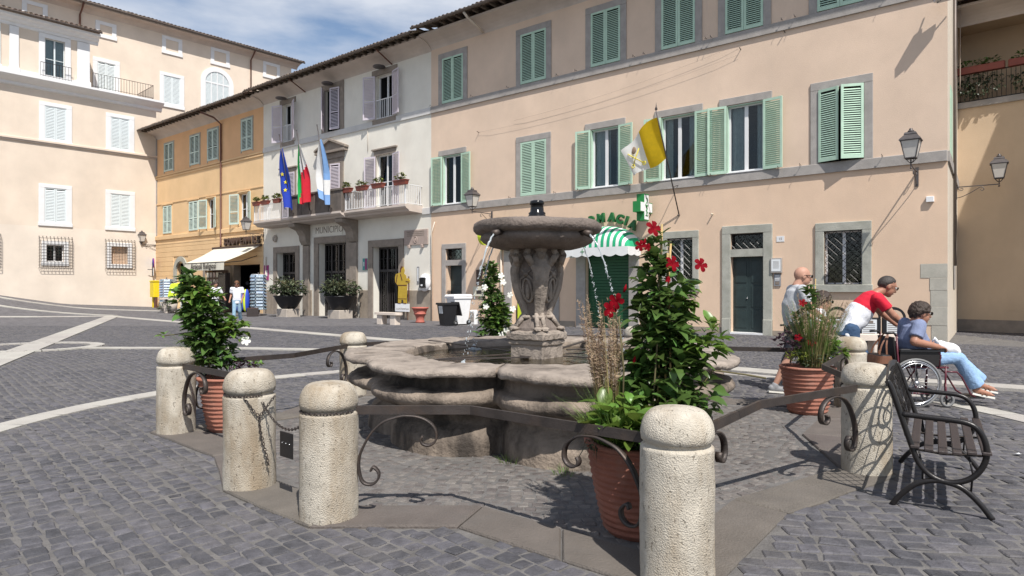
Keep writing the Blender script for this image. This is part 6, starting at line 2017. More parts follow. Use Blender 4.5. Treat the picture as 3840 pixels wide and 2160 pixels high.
def person(label, loc, rz, J, look, scale=1.0, voxel=.010):
    rt = thing('person', label, 'person', loc, rz)
    rt.scale = (scale,) * 3
    V = {k: Vector(v) for k, v in J.items()}
    b = MB()
    # torso
    sp = [V['pelvis'], V['waist'], V['chest'], V['neck']]
    def tor(inf, belly=0.0, lo=0.0):
        out = []
        for (c, dx, wy, nx) in ((V['pelvis'] - (V['waist'] - V['pelvis']) * .9 * (1 - lo), .10, .150, 1), (V['pelvis'], .118, .168, 1), (V['waist'], .115 + belly, .150 + belly * .5, 1),
                            (lerp(V['waist'], V['chest'], .55), .122 + belly * .7, .158 + belly * .3, 1), (V['chest'], .122, .175, 1), (lerp(V['chest'], V['neck'], .55), .105, .172, 1), (lerp(V['chest'], V['neck'], .85), .075, .115, 1)):
            d = (V['neck'] - V['pelvis']).normalized(); pt = math.atan2(d.x, d.z)
            out.append(((c[0] + (belly * .6 if wy < .165 else 0), c[1], c[2]), dx + inf, wy + inf, pt))
        return out
    eloft(b, tor(-.005, look.get('belly', 0)))
    ft = look.get('fat', 1.0)
    hp = look.get('pitch', 0)
    H = V['head'] + Vector((.015, 0, -.042)); HS = 1.12
    hm = Matrix.Rotation(hp, 4, 'Y').to_3x3()
    fw = hm @ Vector((1, 0, 0)); upv = hm @ Vector((0, 0, 1))
    b.caps(V['neck'] - upv * .02, H - upv * .05 - fw * .02, .066, .062, 12)
    m4 = hm @ Matrix.Scale(HS, 3)
    fw = fw * HS; upv = upv * HS
    b.ball(H + upv * .025 - fw * .01, (.098, .076, .095), 16, 12, 0, m4)
    b.ball(H - upv * .035 + fw * .022, (.074, .062, .078), 14, 10, 0, m4)
    b.ball(H - upv * .088 + fw * .052, (.034, .036, .028), 10, 7, 0, m4)         # chin
    b.caps(H + upv * .012 + fw * .088, H - upv * .026 + fw * .108, .011, .017, 8)  # nose
    b.ball(H - upv * .058 + fw * .082, (.014, .026, .012), 8, 6, 0, m4)            # lips
    b.ball(H + upv * .034 + fw * .082, (.016, .052, .012), 8, 6, 0, m4)            # brow
    for sg in (-1, 1):
        b.ball(H - upv * .005 - fw * .005 + Vector((0, sg * .084, 0)), (.022, .010, .034), 8, 6, 0, m4)
    for sd_ in ('R', 'L'):
        sh, el, wr = V['sh' + sd_], V['el' + sd_], V['wr' + sd_]
        b.caps(V['neck'] - Vector((.02, 0, .05)), sh, .050, .052, 10); b.ball(sh, .060, 10, 8); b.caps(sh, el, .052 * ft, .043 * ft, 12); b.caps(el, wr, .045 * ft, .029 * ft, 12)
        hip, kn, an = V['hip' + sd_], V['kn' + sd_], V['an' + sd_]
        b.caps(hip, kn, .085, .056, 12); b.caps(lerp(kn, an, .0), lerp(kn, an, .35), .054, .058, 12); b.caps(lerp(kn, an, .35), an, .058, .036, 12)
        fd = Vector(look.get('foot' + sd_, (1, 0, -.05))).normalized()
        b.caps(an - fd * .03 + Vector((0, 0, -.035)), an + fd * .15 + Vector((0, 0, -.055)), .036, .028, 10)
        if look.get('sandal'):
            for tq in range(5):
                yy = (tq - 2) * .016; q = an + fd * (.165 - abs(tq - 1) * .008) + Vector((0, yy, -.060))
                b.caps(q, q + fd * .03, .011, .009, 6)
        # hand: palm, four fingers curling round what it holds, thumb from the side
        hd = Vector(look.get('hand' + sd_, tuple(wr - el))).normalized()
        dn = Vector(look.get('curl' + sd_, (0, 0, -1))).normalized()
        ac = hd.cross(dn).normalized(); dn = ac.cross(hd).normalized()
        pm = wr + hd * .05
        b.caps(wr, pm - ac * .018, .024, .019, 8); b.caps(wr, pm + ac * .018, .024, .019, 8)
        for f_, (o_, ln) in enumerate(((-.030, .034), (-.010, .040), (.010, .037), (.029, .028))):
            p0 = pm + ac * o_ + hd * .03; p1 = p0 + (hd * .75 + dn * .55).normalized() * ln; p2 = p1 + (hd * -.1 + dn).normalized() * ln * .8
            b.caps(pm + ac * o_ * .8, p0, .0105, .0100, 6); b.caps(p0, p1, .0100, .009, 6); b.caps(p1, p2, .009, .008, 6)
        sg = 1 if sd_ == 'R' else -1
        p0 = wr + hd * .025 + ac * .024 * sg; p1 = p0 + (hd * .6 + ac * .6 * sg + dn * .4).normalized() * .035
        b.caps(p0, p1, .012, .010, 6); b.caps(p1, p1 + (hd * .7 + dn * .7).normalized() * .028, .010, .009, 6)
    body = remesh(b, 'body', look.get('skin', 'skin'), rt, voxel, 3)
    # face
    for sg in (-1, 1):
        e = MB(); e.ball(H + upv * .016 + fw * .083 + Vector((0, sg * .035, 0)), .011, 8, 6); eo = e.build('eye', 'eye_white', rt)
        e = MB(); e.ball(H + upv * .016 + fw * .092 + Vector((0, sg * .035, 0)), .0055, 6, 5); e.build('pupil', 'black_gloss', eo)
    e = MB(); e.ball(H - upv * .058 + fw * .092, (.006, .024, .006), 8, 5, 0, m4); e.build('mouth', 'lip', rt)
    if look.get('glasses'):
        g = MB()
        for sg in (-1, 1):
            c = H + upv * .014 + fw * .104 + Vector((0, sg * .037, 0))
            g.ball(c, (.006, .030, .022), 10, 6, 0, m4)
            g.tube([c + Vector((0, sg * .028, 0)) + upv * .008, H + upv * .015 + Vector((0, sg * .092, 0)) - fw * .01], .0045 if look['glasses'] != 'thin' else .002, 5)
        g.tube([H + upv * .02 + fw * .108 + Vector((0, -.012, 0)), H + upv * .02 + fw * .108 + Vector((0, .012, 0))], .003, 5)
        g.build('glasses', 'black_gloss' if look['glasses'] != 'thin' else 'glass', rt)
    if look.get('hair'):
        h = MB(); st = look['hair']; hc = look['hairmat']
        sk = H + upv * .022 - fw * .012
        fac_ = {'crop': .075, 'curly': .26, 'long': .17}[st]
        cutk = {'crop': (.80, -.004), 'curly': (.62, -.030), 'long': (.50, -.045)}[st]
        r_ = random.Random(4)
        nu, nv = 40, 30
        vs = []
        for i in range(nv + 1):
            th = PI * i / nv
            for j in range(nu):
                q = 2 * PI * j / nu
                u = Vector((math.sin(th) * math.cos(q), math.sin(th) * math.sin(q), math.cos(th)))
                p = Vector((u.x * .099, u.y * .078, u.z * .098))
                dline = p.z - (cutk[0] * p.x + cutk[1]) + .022 * mnoise.noise(Vector((u.x * 9, u.y * 9, u.z * 9)))
                k_ = max(0.0, min(1.0, dline / .035)); k_ = k_ * k_ * (3 - 2 * k_)
                nz_h = mnoise.noise(Vector((u.x * 5, u.y * 5, u.z * 5))) * .5 + mnoise.noise(Vector((u.x * 13, u.y * 13, u.z * 13))) * .35
                p = p * (.955 + k_ * (.045 + fac_ * (1 + (.9 if st == 'curly' else .3) * nz_h)))
                vs.append(sk + m4 @ p)
        fs = [(i * nu + j, i * nu + nu + j, i * nu + nu + (j + 1) % nu, i * nu + (j + 1) % nu) for i in range(nv) for j in range(nu)]
        h.add(vs, fs, 0, True)
        if st == 'curly':
            for k in range(230):
                u = Vector((r_.gauss(0, 1), r_.gauss(0, 1), r_.gauss(0, 1))).normalized()
                p = Vector((u.x * .112, u.y * .092, u.z * .112))
                if p.z < cutk[0] * p.x + cutk[1] + .004: continue
                h.ball(sk + m4 @ p, r_.uniform(.014, .026), 6, 5)
        if st == 'long':
            h.caps(H - fw * .05, H - fw * .06 - upv * .19, .072, .052, 10)
            for sg in (-1, 1): h.caps(H + upv * .02 + Vector((0, sg * .070, 0)) - fw * .015, H - upv * .17 + Vector((0, sg * .080, 0)) - fw * .03, .030, .030, 8)
        (remesh(h, 'hair', hc, rt, .008, 1) if st != 'crop' else h.build('hair', hc, rt, fixn=False))
    # shirt
    s_ = MB()
    t_ = tor(.014, look.get('belly', 0))
    hem = look.get('hem', 0.0)
    base = t_[0]
    t_[0] = ((base[0][0], base[0][1], base[0][2] + hem), base[1] + .018, base[2] + .012, base[3])
    t_[-1] = (t_[-1][0], t_[-1][1] * .95, t_[-1][2] * .85, t_[-1][3])
    eloft(s_, t_, 18)
    for sd_ in ('R', 'L'):
        sh, el = V['sh' + sd_], V['el' + sd_]
        sl_ = look.get('sleeve', .62)
        s_.caps(V['neck'] - Vector((.02, 0, .045)), sh + Vector((.01, 0, -.012)), .058, .064, 12); s_.ball(sh, .070 * ft, 10, 8); s_.caps(sh, lerp(sh, el, sl_ * .5), .070 * ft, .066 * ft, 12); s_.tube([sh, lerp(sh, el, sl_)], [.070 * ft, .068 * ft], 12)
    if look.get('vneck'): pass
    shirt = remesh(s_, 'shirt', look['shirt'], rt, voxel, 3)
    def ruffle(me_, fn_):
        N_ = [v_.normal.copy() for v_ in me_.vertices]; C_ = [v_.co.copy() for v_ in me_.vertices]
        me_.vertices.foreach_set('co', [q for c_, n_ in zip(C_, N_) for q in (c_ + n_ * fn_(c_))]); me_.update()
    ruffle(shirt.data, lambda c_: (.006 * mnoise.noise(Vector((c_.x * 5, c_.y * 5, c_.z * 11 + c_.x * 9))) + .0012 * mnoise.noise(c_ * 24)))
    if look.get('yoke'):                                   # second colour over shoulders and chest
        me = shirt.data; me.materials.append(M[look['yoke'][0]])
        d = (V['neck'] - V['pelvis']).normalized(); cut = (V['chest'] - V['pelvis']).dot(d) + look['yoke'][1]
        for p in me.polygons:
            c = p.center
            el_ = min((c - V['shR']).length, (c - V['shL']).length)
            arm = max((c - lerpv(V['shR'], V['elR'], .35)).length < .17, (c - lerpv(V['shL'], V['elL'], .35)).length < .17)
            if (c - V['pelvis']).dot(d) > cut or arm: p.material_index = 1
    # trousers
    t2 = MB()
    pel = V['pelvis']
    d = (V['waist'] - pel)
    eloft(t2, [(tuple(pel - d.normalized() * .13), .118, .168, 0), (tuple(pel), .135, .182, 0), (tuple(pel + d * .35 - Vector((d.x * .3, 0, 0))), .112, .165, math.atan2(d.x, d.z))], 16)
    lg = look.get('leg', .5)
    for sd_ in ('R', 'L'):
        hip, kn, an = V['hip' + sd_], V['kn' + sd_], V['an' + sd_]
        if lg <= .5:
            e_ = lerp(hip, kn, lg * 2 * .98)
            t2.ball(hip, .108, 12, 8); t2.tube([hip, e_], [.105, look.get('hemw', .088)], 14)
        else:
            t2.ball(hip, .105, 12, 8); t2.caps(hip, kn, .102, .074, 14); t2.tube([kn, lerp(kn, an, .5), lerp(kn, an, (lg - .5) * 2)], [.074, look.get('hemw', .07) * .95, look.get('hemw', .07)], 14)
    tr_ = remesh(t2, 'trousers', look['pants'], rt, voxel, 3)
    ruffle(tr_.data, lambda c_: (.007 * mnoise.noise(Vector((c_.x * 11, c_.y * 11, c_.z * 7))) + .004 * mnoise.noise(c_ * 26)))
    # shoes
    for sd_ in ('R', 'L'):
        an = V['an' + sd_]; fd = Vector(look.get('foot' + sd_, (1, 0, -.05))).normalized()
        dwn = Vector((0, 0, -1)); dwn = (dwn - fd * dwn.dot(fd)).normalized()
        f = MB()
        if look.get('sandal'):
            so_ = MB(); so_.strip([an - fd * .07 + dwn * .085, an + fd * .05 + dwn * .09, an + fd * .205 + dwn * .092], fd.cross(dwn), .085, .022); so_.build('sole', 'sole_white', rt)
            for o_ in (.045, .10): f.tube([an + fd * o_ + dwn * .085 + fd.cross(dwn) * .042, an + fd * o_ + dwn * .022, an + fd * o_ + dwn * .085 - fd.cross(dwn) * .042], .012, 6)
            f.build('sandal', 'leather_brown', rt)
        else:
            f.caps(an - fd * .045 + dwn * .045, an + fd * .16 + dwn * .058, .048, .040, 12); f.caps(an, an + dwn * .03, .048, .050, 12)
            remesh(f, 'shoe', look['shoe'], rt, .009, 1)
            so_ = MB(); so_.strip([an - fd * .09 + dwn * .088, an + fd * .08 + dwn * .092, an + fd * .20 + dwn * .086], fd.cross(dwn), .095, .02); so_.build('sole', 'sole_white', rt)
    return rt
def lerpv(a, b, t): return a.lerp(b, t)

stand = dict(pelvis=(0, 0, .95), waist=(.02, 0, 1.10), chest=(.0, 0, 1.31), neck=(.035, 0, 1.505), head=(.095, 0, 1.66),
             shR=(.035, -.20, 1.43), shL=(.035, .20, 1.43), elR=(.13, -.25, 1.17), elL=(.16, .27, 1.17), wrR=(.36, -.16, 1.02), wrL=(.40, .32, 1.0),
             hipR=(.0, -.095, .92), hipL=(.0, .095, .92), knR=(-.10, -.10, .51), anR=(-.30, -.105, .11), knL=(.16, .10, .52), anL=(.22, .10, .10))
person('bald man in a grey T-shirt and sunglasses, standing behind the feathery grass pot', (4.09, 9.5, 0), R(-4), stand,
       dict(shirt='tee_grey', pants='navy_cloth', shoe='shoe_grey', glasses='dark', belly=.055, fat=1.15, pitch=R(8), leg=.46, hem=-.02, hemw=.11, sleeve=.66, skin='skin', curlR=(0, 0, -1)), scale=1.035)
lean = dict(pelvis=(0, 0, .92), waist=(.09, 0, 1.04), chest=(.22, 0, 1.23), neck=(.355, 0, 1.385), head=(.475, 0, 1.505),
            shR=(.29, -.195, 1.31), shL=(.31, .195, 1.31), elR=(.47, -.235, 1.08), elL=(.52, .22, 1.10), wrR=(.66, -.20, .915), wrL=(.68, .17, .945),
            hipR=(.0, -.095, .90), hipL=(.0, .095, .90), knR=(.04, -.10, .50), anR=(-.26, -.10, .16), knL=(.22, .10, .52), anL=(.16, .10, .10))
person('man in a red and white T-shirt and denim shorts leaning forward to push the wheelchair', (4.72, 9.2, 0), R(-7), lean,
       dict(shirt='tee_white', yoke=('tee_red', -.075), pants='denim', shoe='shoe_grey', glasses='thin', hair='crop', hairmat='hair_grey', belly=.035, fat=1.1, pitch=R(24), leg=.5, hem=-.03, hemw=.088,
            skin='skin_tan', footR=(.8, 0, -.6), handR=(1, .1, -.1), handL=(1, .1, -.1)), scale=1.045)
sit = dict(pelvis=(.12, 0, .60), waist=(.10, 0, .74), chest=(.08, 0, .93), neck=(.11, 0, 1.085), head=(.165, 0, 1.215),
           shR=(.07, -.18, 1.03), shL=(.07, .18, 1.03), elR=(-.03, -.265, .83), elL=(.10, .27, .80), wrR=(.26, -.25, .765), wrL=(.40, .10, .78),
           hipR=(.16, -.09, .60), hipL=(.16, .09, .60), knR=(.60, -.09, .61), anR=(.82, -.10, .235), knL=(.63, .09, .63), anL=(.98, .10, .275))
WC1 = (5.14, 8.55)
person('seated woman with short curly dark hair, sunglasses, striped blue shirt and light jeans', (WC1[0], WC1[1], 0), R(-5), sit,
       dict(shirt='tee_blue', pants='light_denim', sandal=True, glasses='dark', hair='curly', hairmat='hair_dark', pitch=R(6), leg=.97, hemw=.098, hem=.08, sleeve=.75, belly=.06, fat=1.25,
            skin='skin_tan', footR=(1, 0, -.18), footL=(1, 0, -.2), handR=(1, .2, -.2)))
sit2 = dict(sit); sit2.update(elL=(.2, .25, .80), wrL=(.42, .12, .76), knR=(.58, -.09, .60), anR=(.66, -.10, .2), knL=(.58, .09, .60), anL=(.66, .10, .2))
person('woman with dark tied hair and sunglasses, in pale clothes, mostly hidden behind the grass pot', (4.54, 10.0, 0), R(0), sit2,
       dict(shirt='tee_white', pants='navy_cloth', shoe='shoe_grey', glasses='dark', hair='curly', hairmat='hair_dark', pitch=R(4), leg=.97, hem=.08, skin='skin'), scale=1.1, voxel=.014)
walk = dict(stand); walk.update(elR=(-.06, -.24, 1.17), wrR=(.10, -.27, .95), elL=(.0, .25, 1.16), wrL=(.12, .20, .93), chest=(.01, 0, 1.31), neck=(.02, 0, 1.50), head=(.06, 0, 1.655),
                                knR=(.12, -.09, .52), anR=(.22, -.09, .09), knL=(-.02, .09, .50), anL=(-.26, .09, .14))
person('woman in a white top and light blue jeans walking out by the postcard racks', (-11.9, 28.4, gzf(-11.9, 28.4)), R(-78), walk,
       dict(shirt='tee_white', pants='light_denim_pale', shoe='shoe_grey', glasses='dark', hair='long', hairmat='hair_brown', leg=.95, hemw=.075, hem=.0, sleeve=.7, skin='skin_tan', pitch=R(4)), scale=1.05, voxel=.016)
walk2 = dict(walk); walk2.update(wrL=(.18, .36, 1.0), elL=(.02, .33, 1.16))
person('woman in a white top mostly hidden behind the leftmost plant, before the souvenir shop', (-13.55, 29.9, gzf(-13.55, 29.9)), R(-40), walk2,
       dict(shirt='tee_white', pants='denim', shoe='shoe_grey', hair='long', hairmat='hair_dark', leg=.95, hemw=.075, hem=.0, sleeve=.8, skin='skin_tan', pitch=R(10)), scale=1.05, voxel=.016)

# ------------------------------------------------------------------ wheelchairs
def wheelchair(label, x, y, rz, colour='frame_red'):
    t = thing('wheelchair', label, 'wheelchair', (x, y, 0), rz, 'wheelchairs')
    def tb(name, pts, r=.011, m=colour, par=None): 
        mb = MB(); mb.tube(pts, r, 8); return mb.build(name, m, par or t)
    for sg in (-1, 1):
        yy = sg * .28
        w_ = MB(); w_.tube([(.295 * math.cos(q), 0, .295 * math.sin(q)) for q in [2 * PI * i / 40 for i in range(40)]], .016, 8, closed=True)
        wo_ = w_.build('wheel', 'grey_tyre', t, (-.02, yy, .31))
        q_ = MB(); q_.tube([(.272 * math.cos(q), 0, .272 * math.sin(q)) for q in [2 * PI * i / 40 for i in range(40)]], .009, 6, closed=True)
        q_.tube([(.25 * math.cos(q), sg * .035, .25 * math.sin(q)) for q in [2 * PI * i / 40 for i in range(40)]], .008, 6, closed=True)
        q_.build('rim', 'chrome', wo_)
        q_ = MB(); q_.tube([(0, -.03, 0), (0, .03, 0)], .03, 10)
        for i in range(20):
            a = 2 * PI * i / 20; q_.tube([(.02 * math.cos(a + .5), .015, .02 * math.sin(a + .5)), (.272 * math.cos(a), 0, .272 * math.sin(a))], .0022, 4)
        stuff(q_.build('spokes', 'chrome', wo_))
        c_ = MB(); c_.tube([(.072 * math.cos(q), 0, .072 * math.sin(q)) for q in [2 * PI * i / 20 for i in range(20)]], .018, 8, closed=True)
        co = c_.build('caster', 'grey_tyre', t, (.38, sg * .23, .09))
        q_ = MB()
        for i in range(3): a = 2 * PI * i / 3 + .3; q_.strip([(0, 0, 0), (.06 * math.cos(a), 0, .06 * math.sin(a))], (0, 1, 0), .02, .016)
        q_.tube([(0, -.02, 0), (0, .02, 0)], .02, 8)
        q_.build('caster_hub', 'black_plastic', co)
        tb('caster_fork', [(.38, sg * .23, .09), (.36, sg * .235, .17), (.36, sg * .235, .30)], .012)
        tb('side_frame', [(-.20, sg * .22, .10), (-.20, sg * .22, .50), (-.23, sg * .22, .92)], .012)
        tb('push_handle', [(-.23, sg * .22, .90), (-.26, sg * .22, .935), (-.36, sg * .22, .93)], .015, 'black_plastic')
        tb('lower_rail', [(-.20, sg * .22, .17), (.36, sg * .22, .17)], .011)
        tb('seat_rail', [(-.20, sg * .22, .50), (.40, sg * .22, .50)], .012)
        tb('front_post', [(.36, sg * .22, .17), (.37, sg * .22, .52)], .012)
        tb('leg_hanger', [(.37, sg * .22, .45), (.52, sg * .19, .44), (.58, sg * .18, .38), (.70, sg * .16, .16), (.76, sg * .15, .12)], .011)
        box('footplate', 'black_plastic', t, .66, .86, sg * .02 if sg > 0 else -.18, sg * .18 if sg > 0 else -.02, .105, .12)
        mb = MB(); mb.bbox(-.20, .34, yy - .022 - sg * .04, yy + .022 - sg * .04, .70, .735, .01); mb.build('armrest', 'black_plastic', t, fixn=False)
        mb = MB(); mb.box(-.19, .30, sg * .232 - .006, sg * .232 + .006, .52, .70); mb.build('side_panel', 'bag_black', t, fixn=False)
        tb('arm_post', [(.28, sg * .235, .50), (.30, sg * .235, .66), (.26, sg * .235, .71)], .010)
    box('seat', 'bag_black', t, -.19, .36, -.21, .21, .49, .525, .01)
    mb = MB(); mb.add([(-.205, -.21, .50), (-.205, .21, .50), (-.245, .21, .88), (-.245, -.21, .88), (-.225, -.21, .50), (-.225, .21, .50), (-.265, .21, .88), (-.265, -.21, .88)],
        [(0, 1, 2, 3), (4, 7, 6, 5), (0, 4, 5, 1), (1, 5, 6, 2), (2, 6, 7, 3), (3, 7, 4, 0)]); mb.build('backrest', 'bag_black', t)
    tb('cross_brace', [(.05, -.22, .17), (.08, .22, .50)], .010); tb('cross_brace', [(.05, .22, .17), (.02, -.22, .50)], .010)
    return t
wheelchair('wheelchair with dark red frame carrying the woman in light jeans', WC1[0], WC1[1], R(-5))
wheelchair('wheelchair hidden behind the grass pot, carrying the woman in pale clothes', 4.54, 10.0, 0, 'black_plastic')
# bags
t = thing('shoulder_bag', 'brown and black bag hanging behind the wheelchair from its push handles', 'bag', (4.74, 8.48, 0))
mb = MB(); 
rings = []
for (z, dx, dy) in ((.38, .10, .17), (.42, .125, .19), (.55, .115, .19), (.645, .085, .18), (.66, .07, .175)):
    rings.append([(dx * math.copysign(abs(math.cos(q)) ** .5, math.cos(q)), dy * math.copysign(abs(math.sin(q)) ** .5, math.sin(q)), z) for q in [2 * PI * i / 20 for i in range(20)]])
loft(mb, rings, .006, 8); b_ = mb.build('body', 'bag_black', t)
for q in mb.v: pass
mb = MB(); loft(mb, [[(x * 1.03, y * 1.03, z) for x, y, z in rings[2]], [(x * 1.05, y * 1.05, z) for x, y, z in rings[3]]], .006, 8); mb.build('top_panel', 'leather_brown', t)
for sg in (-1, 1):
    mb = MB(); mb.strip(catmull([(sg * .05, -.1, .64), (sg * .03 + .02, -.09, .78), (.10, -.03, .92), (.08, .05, .90), (sg * .03 + .02, .09, .76), (sg * .05, .1, .64)], 4), (1, 0, 0), .022, .005); mb.build('strap', 'leather_brown', t)
t = thing('plastic_bag', 'crumpled white plastic bag lying on the lap of the woman in light jeans', 'bag', (WC1[0] + .46, WC1[1] - .08, .735))
mb = MB()
mb.ball((.02, 0, 0), (.165, .11, .085), 28, 18, 0)
mb.v = [tuple(Vector(p) + mnoise.noise_vector(Vector(p) * 13) * .022 + mnoise.noise_vector(Vector(p) * 30) * .008 + Vector((0, 0, -.25 * p[0]))) for p in mb.v]
mb.build('bag', 'white_plastic', t)
mb = MB(); mb.tube([(-.12, -.02, .06), (-.17, -.04, .13), (-.19, -.03, .08)], [.03, .018, .012], 8); mb.build('bag_handle', 'white_plastic', t)
# ================================================================== things fixed to or standing by the buildings
def wthing(name, label, cat, s, e, z, group=None):
    return thing(name, label, cat, facw(s, e, z), FAC_RZ, group)

# --- wall lanterns; local y points out of the wall, the lantern hangs at the arm's end
def lantern(label, root_loc, rz, e=1.2, z_arm=0.0, up=True):
    t = thing('wall_lamp', label, 'lamp', root_loc, rz, 'iron lanterns on wall brackets')
    mb = MB(); mb.bbox(-.04, .04, 0, .03, -.42, .12, .008); mb.build('wall_plate', 'lamp_iron', t, fixn=False)
    mb = MB(); mb.strip([(0, .02, 0), (0, e, 0)], (1, 0, 0), .03, .03); mb.build('arm', 'lamp_iron', t)
    mb = MB()
    mb.tube(catmull([(0, .03, -.36), (0, .15, -.34), (0, .40, -.22), (0, .62, -.08), (0, .70, -.05), (0, .76, -.08), (0, .77, -.14), (0, .72, -.17), (0, .68, -.13)], 4), .012, 6)
    mb.tube(catmull([(0, .05, -.02), (0, .10, -.10), (0, .17, -.12), (0, .20, -.07), (0, .16, -.04), (0, .13, -.07)], 4), .010, 6)
    mb.build('scroll', 'lamp_iron', t)
    y = e - .02
    mb = MB()
    mb.tube([(0, y, -.02), (0, y, .16)], .018, 6); mb.ball((0, y, -.06), .03, 8, 6)
    for sx in (-1, 1):
        for sy in (-1, 1): mb.tube([(0, y, .06), (sx * .05, y + sy * .05, .10), (sx * .12, y + sy * .12, .20)], .010, 5)
    mb.build('holder', 'lamp_iron', t)
    mb = MB()
    b0, b1, z0, z1 = .125, .215, .20, .66
    for sx in (-1, 1):
        for sy in (-1, 1): mb.tube([(sx * b0, y + sy * b0, z0), (sx * b1, y + sy * b1, z1)], .014, 4, sm=False)
    for b_, z in ((b0, z0), (b1, z1)):
        mb.box(-b_ - .015, b_ + .015, y - b_ - .015, y - b_ + .01, z - .012, z + .012); mb.box(-b_ - .015, b_ + .015, y + b_ - .01, y + b_ + .015, z - .012, z + .012)
        mb.box(-b_ - .015, -b_ + .01, y - b_ + .01, y + b_ - .01, z - .012, z + .012); mb.box(b_ - .01, b_ + .015, y - b_ + .01, y + b_ - .01, z - .012, z + .012)
    mb.build('lantern_frame', 'lamp_iron', t, fixn=False)
    g = MB()
    vs = [(-b0, y - b0, z0), (b0, y - b0, z0), (b0, y + b0, z0), (-b0, y + b0, z0), (-b1, y - b1, z1), (b1, y - b1, z1), (b1, y + b1, z1), (-b1, y + b1, z1)]
    g.add(vs, [(0, 1, 5, 4), (1, 2, 6, 5), (2, 3, 7, 6), (3, 0, 4, 7)]); g.build('lantern_glass', 'lamp_glass', t, fixn=False)
    r_ = MB()
    def sq(h, z): return [(-h, y - h, z), (h, y - h, z), (h, y + h, z), (-h, y + h, z)]
    rings = [sq(.255, .67), sq(.245, .70), sq(.14, .82), sq(.15, .83), sq(.13, .88), sq(.07, .90)]
    vs = [p for q in rings for p in q]
    r_.add(vs, [(i * 4 + j, i * 4 + (j + 1) % 4, i * 4 + 4 + (j + 1) % 4, i * 4 + 4 + j) for i in range(5) for j in range(4)] + [(0, 3, 2, 1), (20, 21, 22, 23)])
    r_.lathe([(.06, .90), (.085, .92), (.06, .95), (.035, .96), (.05, .985), (.0, 1.01)], 12, (0, y, 0))
    r_.build('lamp_cap', 'lamp_iron', t)
    return t
lantern('iron wall lantern on the pink wall left of the upper fountain bowl', facw(16.45, 0, 4.72), FAC_RZ, 1.3)
lantern('iron wall lantern right of the last pink house window, casting a long slanted shadow', facw(.72, 0, 4.80), FAC_RZ, 1.2)
lantern('iron wall lantern over the souvenir lettering, left of the balcony', facw(34.5, 0, 4.78), FAC_RZ, 1.17)
lantern('iron wall lantern at the left corner of the orange house, before the palace', facw(49.1, 0, 4.74), FAC_RZ, 1.05)
lantern('iron wall lantern on the lane side, before the yellow house', FAC_O + sd * 5.3 + Vector((0, 0, 4.95)), math.atan2(-.590, .807) - PI / 2, 1.2)

# --- flags
def cloth(nx, ny, fn, mi=None):
    mb = MB()
    vs = [fn(i / nx, j / ny) for j in range(ny + 1) for i in range(nx + 1)]
    for j in range(ny):
        for i in range(nx):
            q = j * (nx + 1) + i
            mb.f.append([q, q + 1, q + nx + 2, q + nx + 1]); mb.m.append(mi((i + .5) / nx, (j + .5) / ny) if mi else 0); mb.s.append(True)
    mb.v = [tuple(p) for p in vs]
    return mb
def drooped(lean, top, length, width, seed, pw=.33):
    """cloth hanging from a leaning pole: u across the folded cloth, v down its length"""
    def fn(u, v):
        zz = top - length * v
        e = lean(max(zz, top - 1.5)) - .04
        fold = math.sin(u * 9 + seed + v * 2.0) * .085 * (.3 + v)
        env = .12 + 1.55 * v * (1.32 - v) if v < .66 else .12 + 1.55 * .66 * .66 - (v - .66) * .75
        x = (u - .42) * width * env * 1.25 + .05 * math.sin(v * 5 + seed) + .10 * math.sin(PI * v) - .06 * v
        return Vector((x + fold * .4, e + fold + .12 * v * (u - .5), zz - .22 * (1 - u) * v + .16 * math.sin(u * 3 + seed) * v))
    return fn
def balcony_flag(label, s, seed, mats, mi, lean_k, length=1.95, width=.62, star=False):
    t = wthing('flag', label, 'flag', s, 1.36, 5.6, 'flags on the town hall balcony')
    top = 3.75
    lean = lambda z: z * lean_k
    mb = MB(); mb.tube([(0, 0, -.15), (0, lean(top + .25), top + .25)], .024, 8); mb.ball((0, lean(top + .29), top + .29), .035, 8, 6)
    mb.build('flagpole', 'pole', t)
    mb = MB(); mb.box(-.05, .05, -.06, .04, -.2, .0); mb.build('pole_socket', 'pole', t)
    f = cloth(18, 26, drooped(lean, 3.35, length, width, seed), mi)
    o = f.build('cloth', mats, t, fixn=False)
    fn = drooped(lean, 3.35, length, width, seed)
    if star:
        for k, (u, v) in enumerate(((.62, .42), (.50, .56), (.52, .70), (.74, .80))):
            p = fn(u, v); 
            st = MB(); pts = []
            for i in range(10):
                a = PI / 2 + i * PI / 5; rr = .125 if i % 2 == 0 else .05
                pts.append((rr * math.cos(a), rr * math.sin(a)))
            st.prism(pts, -.006, .006)
            du = (fn(u + .05, v) - fn(u - .05, v)).normalized(); dv = (fn(u, v - .03) - fn(u, v + .03)).normalized(); nn = du.cross(dv); nn = nn if nn.y > 0 else -nn
            so_ = st.build('star', 'flag_gold', t); so_.location = p + nn * .03
            so_.rotation_mode = 'QUATERNION'; so_.rotation_quaternion = Matrix((du, nn, dv)).transposed().to_quaternion()
balcony_flag('blue flag with yellow stars, left flag of the town hall balcony', 29.4, 0.4, ['flag_blue'], None, .195, 3.15, 1.15, True)
balcony_flag('green, white and red flag, middle flag of the town hall balcony', 27.8, 2.1, ['flag_green', 'flag_white', 'flag_red'],
             lambda u, v: (0 if (1 - u) + v * .55 < .58 else (1 if (1 - u) * .35 + v < .64 else 2)), .195, 2.85, 1.05)
balcony_flag('light blue and white flag, right flag of the town hall balcony', 26.05, 4.0, ['flag_lightblue', 'flag_white'], lambda u, v: (0 if (u < .40 and v < .6) or v > .84 else 1), .195, 2.9, .85)

